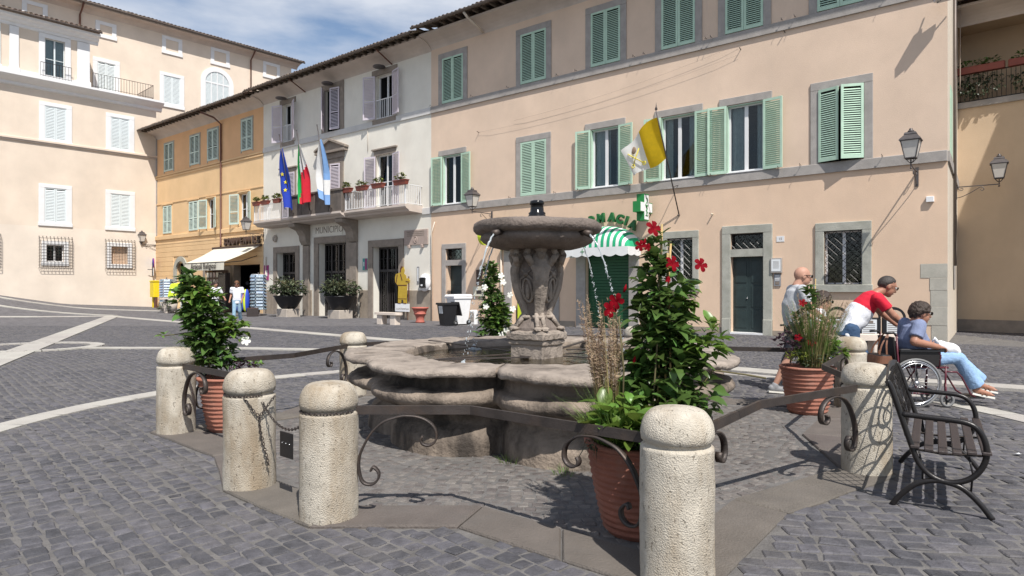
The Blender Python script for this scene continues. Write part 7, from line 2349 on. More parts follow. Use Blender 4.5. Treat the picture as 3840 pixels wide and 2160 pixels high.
# Vatican-coloured flag on the pink house
t = wthing('flag', 'yellow and white flag with crossed keys on a slanting pole by the pharmacy', 'flag', 7.86, 0, 4.06)
ek, zk = 1.87, 3.44
ln_ = math.hypot(ek, zk); pd_ = Vector((0, ek / ln_, zk / ln_))
mb = MB(); mb.tube([(0, 0, 0), tuple(pd_ * (ln_ - .15))], .022, 8); mb.lathe([(.0, 0), (.05, .06), (.02, .14), (0, .30)], 8, tuple(pd_ * (ln_ - .18)))
mb.build('flagpole', 'pole', t)
mb = MB(); mb.tube(catmull([(0, 0, 1.05), (.03, .2, 1.02), (.02, .42, .95), (0, .62, 1.14)], 3), .014, 6); mb.tube([(0, -.02, 0), (0, .1, 0)], .03, 6); mb.build('pole_brace', 'pole', t)
def vf(u, v):
    a = pd_ * (ln_ * .90 - 1.42 * v)
    wv = .10 * math.sin(u * 7 + v * 1.5) * u + .05 * math.sin(u * 13 + 2) * u
    return Vector((a.x + 1.18 * u * (1 - .12 * v) + .0, a.y + wv + .25 * u, a.z - .52 * u - .42 * u * u * (1.1 - v) + .06 * math.sin(u * 6 + v * 3)))
f = cloth(30, 18, vf, lambda u, v: 0 if u < .52 else 1)
f.build('cloth', ['flag_yellow', 'flag_white'], t, fixn=False)
kx = MB()
for (a, b) in (((.64, .30), (.90, .78)), ((.90, .30), (.64, .78))):
    p, q = vf(*a), vf(*b); kx.tube([p + Vector((0, .04, 0)), (p + q) / 2 + Vector((0, .07, 0)), q + Vector((0, .05, 0))], .017, 6)
    kx.tube([q + Vector((.06 * math.cos(w_), .05, .06 * math.sin(w_))) for w_ in [2 * PI * i / 10 for i in range(10)]], .014, 5, closed=True)
kx.build('crossed_keys', 'flag_gold', t)
kx = MB(); c = vf(.77, .26); kx.ball(c + Vector((0, .05, 0)), (.10, .03, .13), 10, 7); kx.build('tiara', 'plume', t)

# --- balcony flower boxes
def flower_box(label, s, w_):
    t = wthing('flower_box', label, 'flower box', s, 1.10, 6.30, 'flower boxes on the town hall balcony')
    mb = MB()
    vs = [(-w_ / 2 + .04, -.09, 0), (w_ / 2 - .04, -.09, 0), (w_ / 2 - .04, .09, 0), (-w_ / 2 + .04, .09, 0), (-w_ / 2, -.12, .22), (w_ / 2, -.12, .22), (w_ / 2, .12, .22), (-w_ / 2, .12, .22)]
    mb.add(vs, [(0, 3, 2, 1), (4, 5, 6, 7), (0, 1, 5, 4), (1, 2, 6, 5), (2, 3, 7, 6), (3, 0, 4, 7)])
    mb.box(-w_ / 2 - .015, w_ / 2 + .015, -.135, .135, .19, .225)
    mb.build('box', 'plastic_red', t, fixn=False)
    leaves(t, [('moss_leaf', (0, 0, .34), (w_ * .42, .14, .13), 60, .11, .6), ('leaf_grey', (0, 0, .36), (w_ * .46, .16, .15), 50, .11, .5)], int(s * 10), 30)
for s, w_, lb in ((25.05, .72, 'red flower box on the balcony rail, first right of the dark parapet'), (23.85, .78, 'red flower box on the balcony rail, second right of the dark parapet'),
                  (22.65, .80, 'red flower box on the balcony rail before the tall balcony window'), (21.05, .86, 'red flower box at the right end of the balcony rail'),
                  (33.45, .60, 'red flower box at the left end of the balcony rail'), (32.5, .68, 'red flower box, middle one on the left balcony rail'), (31.3, .60, 'red flower box beside the blue flag on the left rail')):
    flower_box(lb, s, w_)

# --- pharmacy awning, lettering and cross
t = wthing('awning', 'green and white striped arched awning with scalloped valance over the pharmacy door', 'awning', 10.75, 0, 3.0)
hw = 1.42; NS = 23
for i in range(NS):
    mb = MB(); n = 8; vs = []
    for a in range(3):
        x_ = -1 + 2 * (i + a / 2) / NS
        up_ = .84 * math.sqrt(max(0, 1 - x_ * x_))
        for k in range(n + 1):
            q = PI / 2 * k / n
            vs.append((x_ * hw, .02 + 1.0 * math.sin(q) ** .9, up_ * (math.cos(q) ** .8 if k < n else 0)))
    mb.add(vs, [(a * (n + 1) + k, a * (n + 1) + k + 1, (a + 1) * (n + 1) + k + 1, (a + 1) * (n + 1) + k) for a in range(2) for k in range(n)], 0, True)
    mb.build('stripe', 'awning_green' if i % 2 == 0 else 'awning_white', t, fixn=False)
mb = MB(); n = 60; vs = []
for i in range(n + 1):
    x_ = -hw + 2 * hw * i / n
    vs += [(x_, 1.02, 0), (x_, 1.03, -.27 - .07 * abs(math.sin(PI * i / 10)))]
mb.add(vs, [(2 * i, 2 * i + 1, 2 * i + 3, 2 * i + 2) for i in range(n)], 0, False)
for sg in (-1, 1):
    vs = [(sg * hw, 1.02 - .98 * k / 8, 0) for k in range(9)] + [(sg * hw, 1.02 - .98 * k / 8, -.27 - .05 * abs(math.sin(PI * k / 4))) for k in range(9)]
    mb.add(vs, [(k, k + 1, k + 10, k + 9) for k in range(8)])
mb.build('valance', 'awning_white', t, fixn=False)
mb = MB(); x_ = .45; mb.box(x_ - .09, x_ + .09, 1.035, 1.04, -.145, -.125); mb.box(x_ - .01, x_ + .01, 1.041, 1.046, -.24, -.03)
mb.build('printed_cross', 'sign_green', t, fixn=False)
t = wthing('pharmacy_lettering', 'dark green raised letters FARMACIA arched over the striped awning', 'sign', 10.8, 0, 3.0)
for chx, ls, lz in (('F', 11.92, 3.82), ('A', 11.64, 3.98), ('R', 11.33, 4.09), ('M', 10.95, 4.15), ('A', 10.48, 4.15), ('C', 10.14, 4.06), ('I', 9.87, 3.98), ('A', 9.60, 3.82)):
    o = wall_text('letter', chx, .44, 'pharm_green', t, ls - 10.8, .12, lz - 3.0, .12, .026, .92, 0)
    o.rotation_euler = (0, (ls - 10.75) * .42, 0)
t = wthing('pharmacy_cross', 'green pharmacy cross sign with white face showing a snake and cup', 'sign', 8.95, .62, 4.36)
def crosspoly(a, b): return [(-b, -a), (b, -a), (b, -b), (a, -b), (a, b), (b, b), (b, a), (-b, a), (-b, b), (-a, b), (-a, -b), (-b, -b)]
def crossyz(a, b, x0, x1, m, name, par):
    mb = MB(); P_ = crosspoly(a, b); n = len(P_)
    vs = [(x0, y, z) for y, z in P_] + [(x1, y, z) for y, z in P_]
    mb.add(vs, [tuple(range(n)), tuple(range(2 * n - 1, n - 1, -1))] + [(i, i + n, (i + 1) % n + n, (i + 1) % n) for i in range(n)])
    return mb.build(name, m, par)
crossyz(.47, .185, -.14, .14, 'sign_green', 'case', t)
for sg in (-1, 1):
    crossyz(.43, .155, sg * .141, sg * .152, 'white_plastic', 'face', t)
    mb = MB(); x_ = sg * .158
    mb.lathe([(.0, -.02), (.02, -.02), (.11, .10), (.115, .11), (0, .11)], 14, (x_, 0, -.03)); mb.v = [(x_ + (p[0] - x_) * .08, p[1], p[2]) for p in mb.v]
    mb.tube([(x_, 0, -.05), (x_, 0, -.28)], .018, 6); mb.tube([(x_, -.09, -.29), (x_, .09, -.29)], .015, 6)
    mb.tube(catmull([(x_, .02, -.24), (x_, -.06, -.18), (x_, .05, -.11), (x_, -.05, -.05), (x_, .08, .06), (x_, .02, .16), (x_, -.07, .24), (x_, -.02, .33), (x_, .06, .30)], 4), .013, 6)
    mb.build('snake_and_cup', 'sign_green', t)
mb = MB(); mb.tube([(0, -.62, .1), (0, -.4, .1)], .03, 8); mb.tube([(0, -.62, -.2), (0, -.4, -.1)], .02, 8); mb.build('bracket', 'pole', t)

# --- lime sign partly behind the bowl
t = wthing('round_sign', 'round lime yellow shop sign sticking out behind the fountain bowl', 'sign', 16.25, .75, 3.75)
mb = MB(); n = 28
vs = [(x_, .36 * math.cos(q), .42 * math.sin(q)) for x_ in (-.07, .07) for q in [2 * PI * i / n for i in range(n)]]
mb.add(vs, [tuple(range(n)), tuple(range(2 * n - 1, n - 1, -1))] + [(i, i + n, (i + 1) % n + n, (i + 1) % n) for i in range(n)])
mb.build('disc', 'lime', t)
mb = MB(); mb.box(-.078, -.072, -.03, .03, -.16, .16); mb.box(-.079, -.073, -.12, .12, .10, .165); mb.build('mark', 'violet', t, fixn=False)
mb = MB(); mb.tube([(0, -.75, 0), (0, -.34, 0)], .025, 8); mb.build('bracket', 'pole', t)
t = wthing('shop_sign', 'flat lime and white shop sign on the wall under the fountain bowl', 'sign', 15.25, .1, 3.3)
mb = MB(); mb.bbox(-.55, .55, -.08, .14, -.16, .16, .02); mb.build('panel', 'lime', t, fixn=False)
mb = MB(); mb.box(-.45, .45, .142, .146, .02, .10); mb.build('white_band', 'white_plastic', t, fixn=False)
t = wthing('display_stand', 'yellow advertising board in the dark shop doorway behind the fountain pedestal', 'sign', 15.0, -.15, 0)
mb = MB(); mb.bbox(-.18, .18, -.03, .0, .1, 1.1, .01); mb.build('board', 'lime', t, fixn=False)
mb = MB(); mb.box(-.02, .02, -.12, -.04, .0, 1.0); mb.build('support', 'pole', t, fixn=False)

# --- notice case, intercom, small wall plates on the pink house
t = wthing('notice_case', 'small glazed notice case with white sheet, right of the dark green door', 'notice board', 4.55, .01, 2.24)
mb = MB(); mb.bbox(-.175, .175, 0, .09, -.235, .235, .01); mb.build('case', 'grey_stone', t, fixn=False)
mb = MB(); mb.box(-.14, .14, .091, .096, -.19, .19); mb.build('sheet', 'paper', t, fixn=False)
mb = MB()
for k in range(7): mb.box(-.09, .09, .097, .099, .12 - k * .035, .128 - k * .035)
stuff(mb.build('printed_lines', 'letter_grey', t, fixn=False))
t = wthing('intercom', 'grey metal intercom panel below the notice case', 'intercom', 4.53, .005, 1.78)
mb = MB(); mb.bbox(-.11, .11, 0, .03, -.2, .2, .008); mb.build('panel', 'shoe_grey', t, fixn=False)
for k in range(4): box('button', 'white_plastic', t, -.07, .07, .031, .038, -.02 + k * .045, .005 + k * .045)
box('speaker_grid', 'letter_grey', t, -.06, .06, .031, .036, -.15, -.06)
t = wthing('letter_box', 'dark brown letter box over a cream wall box, left of the back flowerpot', 'letter box', 17.15, .01, 1.95)
mb = MB(); mb.bbox(-.17, .17, 0, .06, -.30, .38, .01); mb.build('flap', 'letter_brown', t, fixn=False)
mb = MB(); mb.bbox(-.36, .36, 0, .05, -.78, -.36, .01); mb.build('wall_box', 'cream_plastic', t, fixn=False)
box('window', 'letter_dark', t, -.15, .15, .051, .056, -.68, -.52)
# --- loudspeakers at the top right corner
for k, (sx, lb, ry) in enumerate(((.35, 'pale horn loudspeaker high on the pink house corner, left of the pair', .5), (-.35, 'pale horn loudspeaker high on the pink house corner, right of the pair', -.9))):
    t = wthing('loudspeaker', lb, 'loudspeaker', .05 + sx * .55, .28, 9.42)
    t.scale = (.62, .62, .62)
    t.rotation_euler = (0, 0, FAC_RZ + ry)
    mb = MB(); vs = [(-.10, 0, -.12), (.10, 0, -.12), (.10, 0, .12), (-.10, 0, .12), (-.24, .55, -.22), (.24, .55, -.22), (.24, .55, .22), (-.24, .55, .22)]
    mb.add(vs, [(0, 3, 2, 1), (0, 1, 5, 4), (1, 2, 6, 5), (2, 3, 7, 6), (3, 0, 4, 7)]); mb.build('horn', 'speaker_grey', t)
    mb = MB(); mb.box(-.2, .2, .48, .50, -.18, .18); mb.build('grille', 'cream_plastic', t, fixn=False)
    mb = MB(); mb.tube([(0, 0, 0), (0, -.25, .1)], .03, 6); mb.build('bracket', 'pole', t)
# --- slack wires on the pink wall
t = wthing('wall_cable', 'thin slack cable strung across the pink wall between the window rows', 'cable', 10, 0, 8.6)
for (x0, z0, x1, z1, sag_) in ((7.2, -.25, -4.3, .62, .55), (5.2, -.05, -4.3, .95, .40)):
    mb = MB(); mb.tube([(x0 + (x1 - x0) * k / 16, .05 + .03 * (k % 16 > 0), z0 + (z1 - z0) * k / 16 - sag_ * 4 * (k / 16) * (1 - k / 16) * .5) for k in range(17)], .003, 4)
    mb.build('wire', 'cable', t)
for (x, z) in ((7.2, -.25), (-4.3, .78), (-5.7, 1.0)):
    mb = MB(); mb.tube([(x, 0, z), (x, .14, z + .03)], .014, 5); mb.build('hook', 'iron', t)

# --- town hall wall things
t = wthing('plaque', 'carved marble wall plaque with round relief, on the right of the town hall', 'plaque', 21.18, 0, 3.95)
mb = MB(); mb.bbox(-.82, .82, 0, .06, -.36, .36, .015); mb.build('slab', 'plaque_marble', t, fixn=False)
mb = MB(); mb.tube([(.11 * math.cos(q), .065, -.12 + .15 * math.sin(q)) for q in [2 * PI * i / 20 for i in range(20)]], .02, 6, closed=True); mb.ball((0, .06, -.12), (.07, .03, .10), 10, 8); mb.build('relief', 'plaque_marble', t)
mb = MB()
for k in range(3): mb.box(-.6, .6, .062, .066, .24 - k * .09, .275 - k * .09)
stuff(mb.build('inscription', 'letter_grey', t, fixn=False))
for x_ in (-.45, .45): box('corbel', 'plaque_marble', t, x_ - .07, x_ + .07, 0, .12, -.50, -.362, .02)
t = wthing('defibrillator', 'rounded white cabinet holding a black defibrillator on the town hall wall', 'defibrillator', 20.50, 0, 1.78)
mb = MB(); mb.ball((0, .10, 0), (.36, .16, .42), 18, 12); mb.box(-.3, .3, 0, .1, -.34, .34); mb.build('cabinet', 'white_plastic', t)
mb = MB(); mb.bbox(-.18, .18, .10, .33, -.24, .24, .04); mb.build('case', 'black_gloss', t, fixn=False)
box('label', 'white_plastic', t, -.08, .04, .331, .336, -.16, -.08)
t = wthing('thermometer', 'narrow upright framed thermometer on the town hall wall', 'thermometer', 21.05, 0, 2.15)
mb = MB(); mb.bbox(-.08, .08, 0, .03, -.40, .40, .01); mb.build('board', 'shoe_grey', t, fixn=False); box('tube', 'paper', t, -.03, .03, .031, .04, -.3, .33)
for (s, z, m, lb, hw_, hh_) in ((34.2, 2.45, 'magenta', 'purple information plate at the left edge of the town hall', .25, .45),
                               (24.98, 2.75, 'teal', 'teal and purple plate between the two right town hall doors', .18, .30)):
    t = wthing('wall_plate', lb, 'sign', s, .005, z)
    box('plate', m, t, -hw_, hw_, 0, .03, -hh_, hh_, .006)
    if m == 'magenta': box('picture', 'paper', t, -.13, .13, .031, .034, -.2, .14)
    else: box('half', 'magenta', t, -hw_ + .01, -.02, .031, .034, -hh_ + .02, hh_ - .02); box('pictogram', 'white_plastic', t, .04, .10, .031, .035, -.1, .12)
t = wthing('stone_mask', 'small carved stone face under the balcony, left side', 'carving', 33.2, .02, 4.45)
mb = MB(); mb.ball((0, .05, 0), (.18, .12, .22), 12, 9); mb.caps((0, .16, .04), (0, .19, -.04), .025, .035, 8); mb.build('head', 'concrete', t)
for sx in (-1, 1):
    mb = MB(); mb.ball((sx * .07, .14, .05), .03, 6, 5); mb.build('eye', 'letter_grey', t)
mb = MB(); mb.ball((0, .15, -.11), (.06, .03, .025), 8, 5); mb.build('mouth', 'letter_grey', t)
# --- pilgrim cut-out with its panel
t = wthing('cutout_figure', 'flat painted cut-out of a hooded pilgrim with staff, beside the town hall door', 'cut-out sign', 21.83, .30, 0)
def flat(poly, y0, y1, m, name, z0=.78):
    mb = MB(); mb.prism([(-x, z0 + z) for x, z in poly], y0, y1); return mb.build(name, m, t)
flat([(-.30, 0), (-.10, 0), (-.06, .18), (.06, .18), (.10, 0), (.32, 0), (.30, .25), (.34, .75), (.36, .95), (.52, 1.0), (.54, 1.12), (.42, 1.22), (.30, 1.20), (.26, 1.35), (.12, 1.44), (.17, 1.60), (.10, 1.76), (-.04, 1.80),
      (-.14, 1.70), (-.16, 1.50), (-.28, 1.46), (-.46, 1.42), (-.52, 1.25), (-.50, 1.02), (-.36, .92), (-.28, .82), (-.30, .4)], 0, .02, 'monk_ochre', 'figure')
flat([(-.30, .22), (.31, .22), (.31, .245), (-.30, .245)], .021, .026, 'monk_brown', 'hem_line')
flat([(-.16, 1.50), (-.14, 1.70), (-.04, 1.80), (.10, 1.76), (.02, 1.74), (-.06, 1.66), (-.08, 1.50)], .021, .027, 'monk_brown', 'hood')
flat([(.40, .10), (.46, .10), (.46, 1.30), (.40, 1.30)], -.021, -.001, 'monk_brown', 'staff')
flat([(-.30, .86), (.32, .86), (.32, .90), (-.30, .90)], .021, .028, 'monk_brown', 'belt')
flat([(-.14, 1.40), (-.02, 1.10), (.02, 1.12), (-.10, 1.44)], .021, .029, 'monk_brown', 'strap_line')
flat([(-.46, .98), (-.42, .94), (-.32, 1.38), (-.36, 1.42)], .021, .030, 'monk_brown', 'satchel_line')
flat([(.26, 1.05), (.50, 1.02), (.50, 1.05), (.26, 1.09)], .021, .031, 'monk_brown', 'sleeve_line')
for sx in (-1, 1): flat([(sx * .10, .0), (sx * .30, .0), (sx * .30, .03), (sx * .10, .03)], .021, .032, 'monk_brown', 'foot_line')
box('panel', 'white_plastic', t, -.50, .50, 0, .02, .40, .78)
wall_text('panel_text', 'CONTI', .13, 'letter_grey', t, .22, .022, .52, .003)
wall_text('panel_text', 'DI', .09, 'letter_grey', t, -.0, .022, .52, .003)
wall_text('panel_text', 'IMPEGNI', .11, 'letter_grey', t, -.25, .022, .52, .003)
mb = MB()
for x_ in (-.35, .35): mb.box(x_ - .02, x_ + .02, -.04, -.001, -.02, .78)
mb.build('stand', 'wood_brown', t, fixn=False)

# --- souvenir shop
t = wthing('shop_awning', 'cream fabric awning with pointed lettering over the souvenir shop', 'awning', 37.45, 0, 0)
mb = MB()
a0, a1, b0, b1 = -2.75, 2.75, -2.42, 2.42
n = 10; vs = []
for k in range(n + 1):
    f_ = k / n
    x0 = a0 + (b0 - a0) * f_; x1 = a1 + (b1 - a1) * f_
    for j in range(9): vs.append((x0 + (x1 - x0) * j / 8, .15 + 2.05 * f_, 4.10 - 1.02 * f_ - .10 * math.sin(PI * f_) * (.6 + .4 * math.sin(PI * j / 8))))
mb.add(vs, [(k * 9 + j, k * 9 + j + 1, k * 9 + j + 10, k * 9 + j + 9) for k in range(n) for j in range(8)], 0, True)
mb.build('canopy', 'awning_cream', t, fixn=False)
mb = MB(); n = 24; vs = []
for i in range(n + 1):
    x_ = b0 + (b1 - b0) * i / n
    vs += [(x_, 2.21, 3.07), (x_, 2.23 + .015 * math.sin(i * .9), 2.60)]
mb.add(vs, [(2 * i, 2 * i + 1, 2 * i + 3, 2 * i + 2) for i in range(n)], 0, True)
mb.build('valance', 'awning_cream', t, fixn=False)
wall_text('lettering', 'Articoli Religiosi', .48, 'letter_dark', t, 0, 2.262, 2.84, .01, .004, .98)
mb = MB(); mb.tube([(b0, 2.2, 3.06), (b1, 2.2, 3.06)], .03, 8); mb.tube([(a0, .12, 4.12), (a1, .12, 4.12)], .06, 8); mb.build('awning_tube', 'pole', t)
mb = MB()
for x_ in (b0 + .1, b1 - .1): mb.tube([(x_, .1, 3.5), (x_, 1.1, 3.15), (x_, 2.15, 3.02)], .025, 6)
mb.build('awning_arm', 'pole', t)
t = wthing('shop_lettering', 'dark brown raised letters SOUVENIRS above the cream awning', 'sign', 36.8, 0, 4.46)
for i, chx in enumerate('SOUVENIRS'):
    wall_text('letter', chx, .58, 'letter_brown', t, 1.95 - i * .49, .16, .0, .14, .028, .86 if chx != 'I' else 1.0)
def rack(label, loc, h, r, tiers, rz=0, square=False):
    t = thing('postcard_rack', label, 'postcard rack', loc, rz)
    mb = MB(); mb.tube([(0, 0, .05), (0, 0, h)], .04, 8); mb.lathe([(r * .9, 0), (r * .9, .06), (.05, .09), (0, .09)], 16); mb.build('stand', 'pole', t)
    ns = 6
    for k in range(tiers):
        z = .35 + (h - .45) * k / tiers
        for j in range(ns):
            a = 2 * PI * j / ns
            c = Vector((r * math.cos(a), r * math.sin(a), z))
            tx_ = Vector((-math.sin(a), math.cos(a), 0)); ou = Vector((math.cos(a), math.sin(a), 0))
            hh_ = (h - .45) / tiers * .86; w_ = r * .50
            mb = MB(); vs = [c - tx_ * w_ + ou * .05, c + tx_ * w_ + ou * .05, c + tx_ * w_ - ou * .02 + Vector((0, 0, hh_)), c - tx_ * w_ - ou * .02 + Vector((0, 0, hh_))]
            vs += [v - ou * .03 for v in vs]
            mb.add(vs, [(0, 1, 2, 3), (7, 6, 5, 4), (0, 4, 5, 1), (1, 5, 6, 2), (2, 6, 7, 3), (3, 7, 4, 0)]); mb.build('postcards', 'pc_blue', t, fixn=False)
    mb = MB()
    for k in range(tiers + 1):
        z = .34 + (h - .45) * k / tiers
        mb.tube([(r * 1.08 * math.cos(2 * PI * j / ns), r * 1.08 * math.sin(2 * PI * j / ns), z) for j in range(ns)], .010, 5, closed=True)
    mb.build('wire_tier', 'white_plastic', t)
    return t
def at_px(u, v): 
    Y = 2475 / (v - 726); return ((u - 1288) / 1650 * Y, Y)
x_, y_ = -15.6, 36.3
rack('tall postcard rack at the right of the souvenir shop door', (-14.15, 36.6, 0), 2.4, .36, 11)
rack('slim postcard rack left of the souvenir shop, above the stone trough', (-21.7, 41.2, .0), 2.2, .34, 11)
t = wthing('display_cabinet', 'upright glazed display cabinet with small pictures under the cream awning', 'cabinet', 38.2, .55, 0)
box('frame', 'wood_brown', t, -.42, .42, -.16, .16, .0, .3); box('back', 'concrete', t, -.42, .42, -.16, -.12, .3, 2.45)
for sx in (-1, 1): box('post', 'pole', t, sx * .42 - .03, sx * .42 + .03, -.16, .16, .3, 2.5)
for k in range(5): box('picture', 'plaque_marble', t, -.26, .26, -.119, -.09, .45 + k * .4, .73 + k * .4)
mb = MB(); mb.box(-.39, .39, .14, .15, .3, 2.45); mb.build('pane', 'glass', t, fixn=False)
t = wthing('shop_shelf', 'dark wooden shelves with framed pictures on the souvenir shop wall', 'shelf', 40.1, .18, .0)
box('back', 'wood_brown', t, -1.1, 1.1, -.1, .0, .3, 2.5)
for k in range(5):
    box('shelf', 'wood_brown', t, -1.1, 1.1, .001, .16, .4 + k * .45, .43 + k * .45)
    for j in range(5): box('framed_picture', ('plaque_marble', 'concrete', 'awning_cream')[(k + j) % 3], t, -1.0 + j * .42, -.7 + j * .42, .02, .05, .44 + k * .45, .75 + k * .45)
t = wthing('shop_goods', 'dark bags and trinkets hanging inside the souvenir shop doorway', 'goods', 36.3, -.3, 0)
r_ = random.Random(3)
for k in range(16):
    mb = MB(); mb.ball((r_.uniform(-.9, .9), r_.uniform(-.3, .2), r_.uniform(.5, 2.3)), (r_.uniform(.1, .18), .1, r_.uniform(.12, .24)), 9, 7)
    mb.build('trinket', r_.choice(('bag_black', 'shoe_grey', 'leather_brown', 'wood_brown', 'navy_cloth')), t)
t = thing('blue_bag', 'bright blue and lime bags hanging beside the tall postcard rack', 'bag', (-14.95, 36.0, 0))
for (x_, m, w_) in ((-.0, 'bag_blue', .36), (.32, 'lime', .16), (.40, 'bag_blue', .14)):
    mb = MB(); mb.ball((x_, 0, .85), (w_, .16, .62), 14, 10); mb.build('bag', m, t)
mb = MB(); mb.tube([(0, 0, 0), (0, .0, 1.6)], .03, 6); mb.build('stand', 'pole', t)
t = thing('cardboard_box', 'brown cardboard box at the foot of the tall postcard rack', 'box', (-14.0, 35.4, 0), .4)
box('carton', 'slat_wood', t, -.3, .3, -.25, .25, 0, .45, .01); box('flap', 'leather_brown', t, -.3, .3, -.25, .0, .451, .462)
# --- trough, yellow bin, lime bag, sign by the palace corner
tx, ty = -20.65, 39.5
t = thing('stone_trough', 'stone trough bench with weeds, standing before the left corner of the orange house', 'planter', (tx, ty, 0), FAC_RZ)
box('seat', 'bench_stone', t, -.62, .62, -.3, .3, .82, .95, .03)
for sx in (-1, 1): box('support', 'bench_stone', t, sx * .1 - .1, sx * .1 + .1, -.22, .22, .0, .82, .02)
mb = MB(); mb.lathe([(0, .15), (.22, .15), (.30, .70), (.0, .70)], 18, (.45, 0, 0)); mb.lathe([(0, .15), (.22, .15), (.30, .70), (.0, .70)], 18, (-.45, 0, 0)); mb.build('tub', 'concrete', t)
leaves(t, [('leaf_dark', (-.5, .35, .5), (.25, .18, .35), 60, .13, .4), ('leaf_grey', (.4, .35, .45), (.22, .15, .3), 40, .12, .4)], 40, 40)
t = thing('yellow_bin', 'yellow wall bin on brown post at the palace corner', 'bin', (-25.55, 46.9, gzf(-25.55, 46.9)), FAC_RZ)
box('bin_body', 'yellow', t, -.32, .32, -.2, .2, .75, 1.85, .03); box('bin_rim', 'yellow', t, -.36, .36, -.23, .23, 1.851, 1.93, .02)
box('post', 'pipe_brown', t, -.28, -.05, -.08, .08, -.1, .75); box('post', 'yellow', t, .1, .24, -.08, .08, -.1, .75)
t = thing('lime_bag', 'bright lime yellow bag resting on the stone trough', 'bag', (tx + .52, ty - .25, 1.0), .35)
mb = MB(); mb.bbox(-.42, .42, -.16, .16, 0, .78, .05); mb.v = [(p[0] + p[2] * .2, p[1], p[2] + .12 * p[0]+.06) for p in mb.v]; mb.build('bag', 'lime', t, fixn=False)
box('label', 'paper', t, -.22, .08, -.175, -.168, .25, .5)
t = thing('parking_sign', 'round no-parking sign with a white plate at the palace corner', 'sign', PAL_O + PAL_D * -.35 + PAL_N * .35 + Vector((0, 0, 2.9)), PAL_RZ + R(78))
mb = MB(); n = 24
vs = [(.34 * math.cos(q), y_, .5 + .34 * math.sin(q)) for y_ in (0, .03) for q in [2 * PI * i / n for i in range(n)]]
mb.add(vs, [tuple(range(n)), tuple(range(2 * n - 1, n - 1, -1))] + [(i, i + n, (i + 1) % n + n, (i + 1) % n) for i in range(n)]); mb.build('disc', 'flag_blue', t)
mb = MB(); mb.tube([(.31 * math.cos(q), .035, .5 + .31 * math.sin(q)) for q in [2 * PI * i / n for i in range(n)]], .035, 6, closed=True); mb.strip([(-.2, .045, .7), (.2, .045, .3)], (0, 1, 0), .01, .07); mb.build('red_ring', 'flag_red', t)
box('text_plate', 'paper', t, -.28, .28, 0, .02, -.45, .1)
mb = MB(); mb.tube([(0, -.03, -.5), (0, -.03, .5)], .03, 6); mb.tube([(0, -.34, 0), (0, -.03, 0)], .025, 6); mb.build('bracket', 'pole', t)

# --- benches, pots and bins on the square
t = thing('stone_bench', 'pale stone bench with two block legs before the town hall', 'bench', (-5.2, 27.6, 0), FAC_RZ)
mb = MB(); n = 8
pl_ = [(.78 * math.copysign(1, x) , y) for x, y in ((1, -.2), (1, .2), (-1, .2), (-1, -.2))]
oval = [(.58 + .2 * math.cos(a), .0 + .21 * math.sin(a)) for a in [-PI / 2 + PI * k / 8 for k in range(9)]] + [(-.58 - .2 * math.cos(a), -.21 * math.sin(a)) for a in [-PI / 2 + PI * k / 8 for k in range(9)]]
mb.prismz(oval, .40, .50); mb.build('seat', 'bench_stone', t)
for sx in (-1, 1): box('leg', 'bench_stone', t, sx * .42 - .16, sx * .42 + .16, -.15, .15, -.02, .40, .015)
t = thing('stone_bench', 'pale stone bench behind the man in red and the grass pot', 'bench', (7.3, 14.1, 0), FAC_RZ + R(34))
mb = MB(); mb.prismz([(x * 1.35, y) for x, y in oval], .40, .52); mb.build('seat', 'bench_stone', t)
for sx in (-1, 1): box('leg', 'bench_stone', t, sx * .55 - .16, sx * .55 + .16, -.15, .15, -.02, .40, .015)
t = thing('red_pot', 'empty red terracotta urn pot standing left of the pink house', 'flowerpot', (-4.05, 28.9, 0))
mb = MB(); mb.lathe([(0, 0), (.20, 0), (.205, .05), (.17, .10), (.19, .25), (.25, .36), (.27, .37), (.28, .41), (.26, .42), (.33, .60), (.37, .62), (.38, .68), (.33, .68), (.31, .60), (0, .55)], 32); mb.build('urn', 'red_terracotta', t)
mb = MB(); mb.lathe([(.29, .585), (0, .59)], 24); mb.build('soil', 'soil', t)
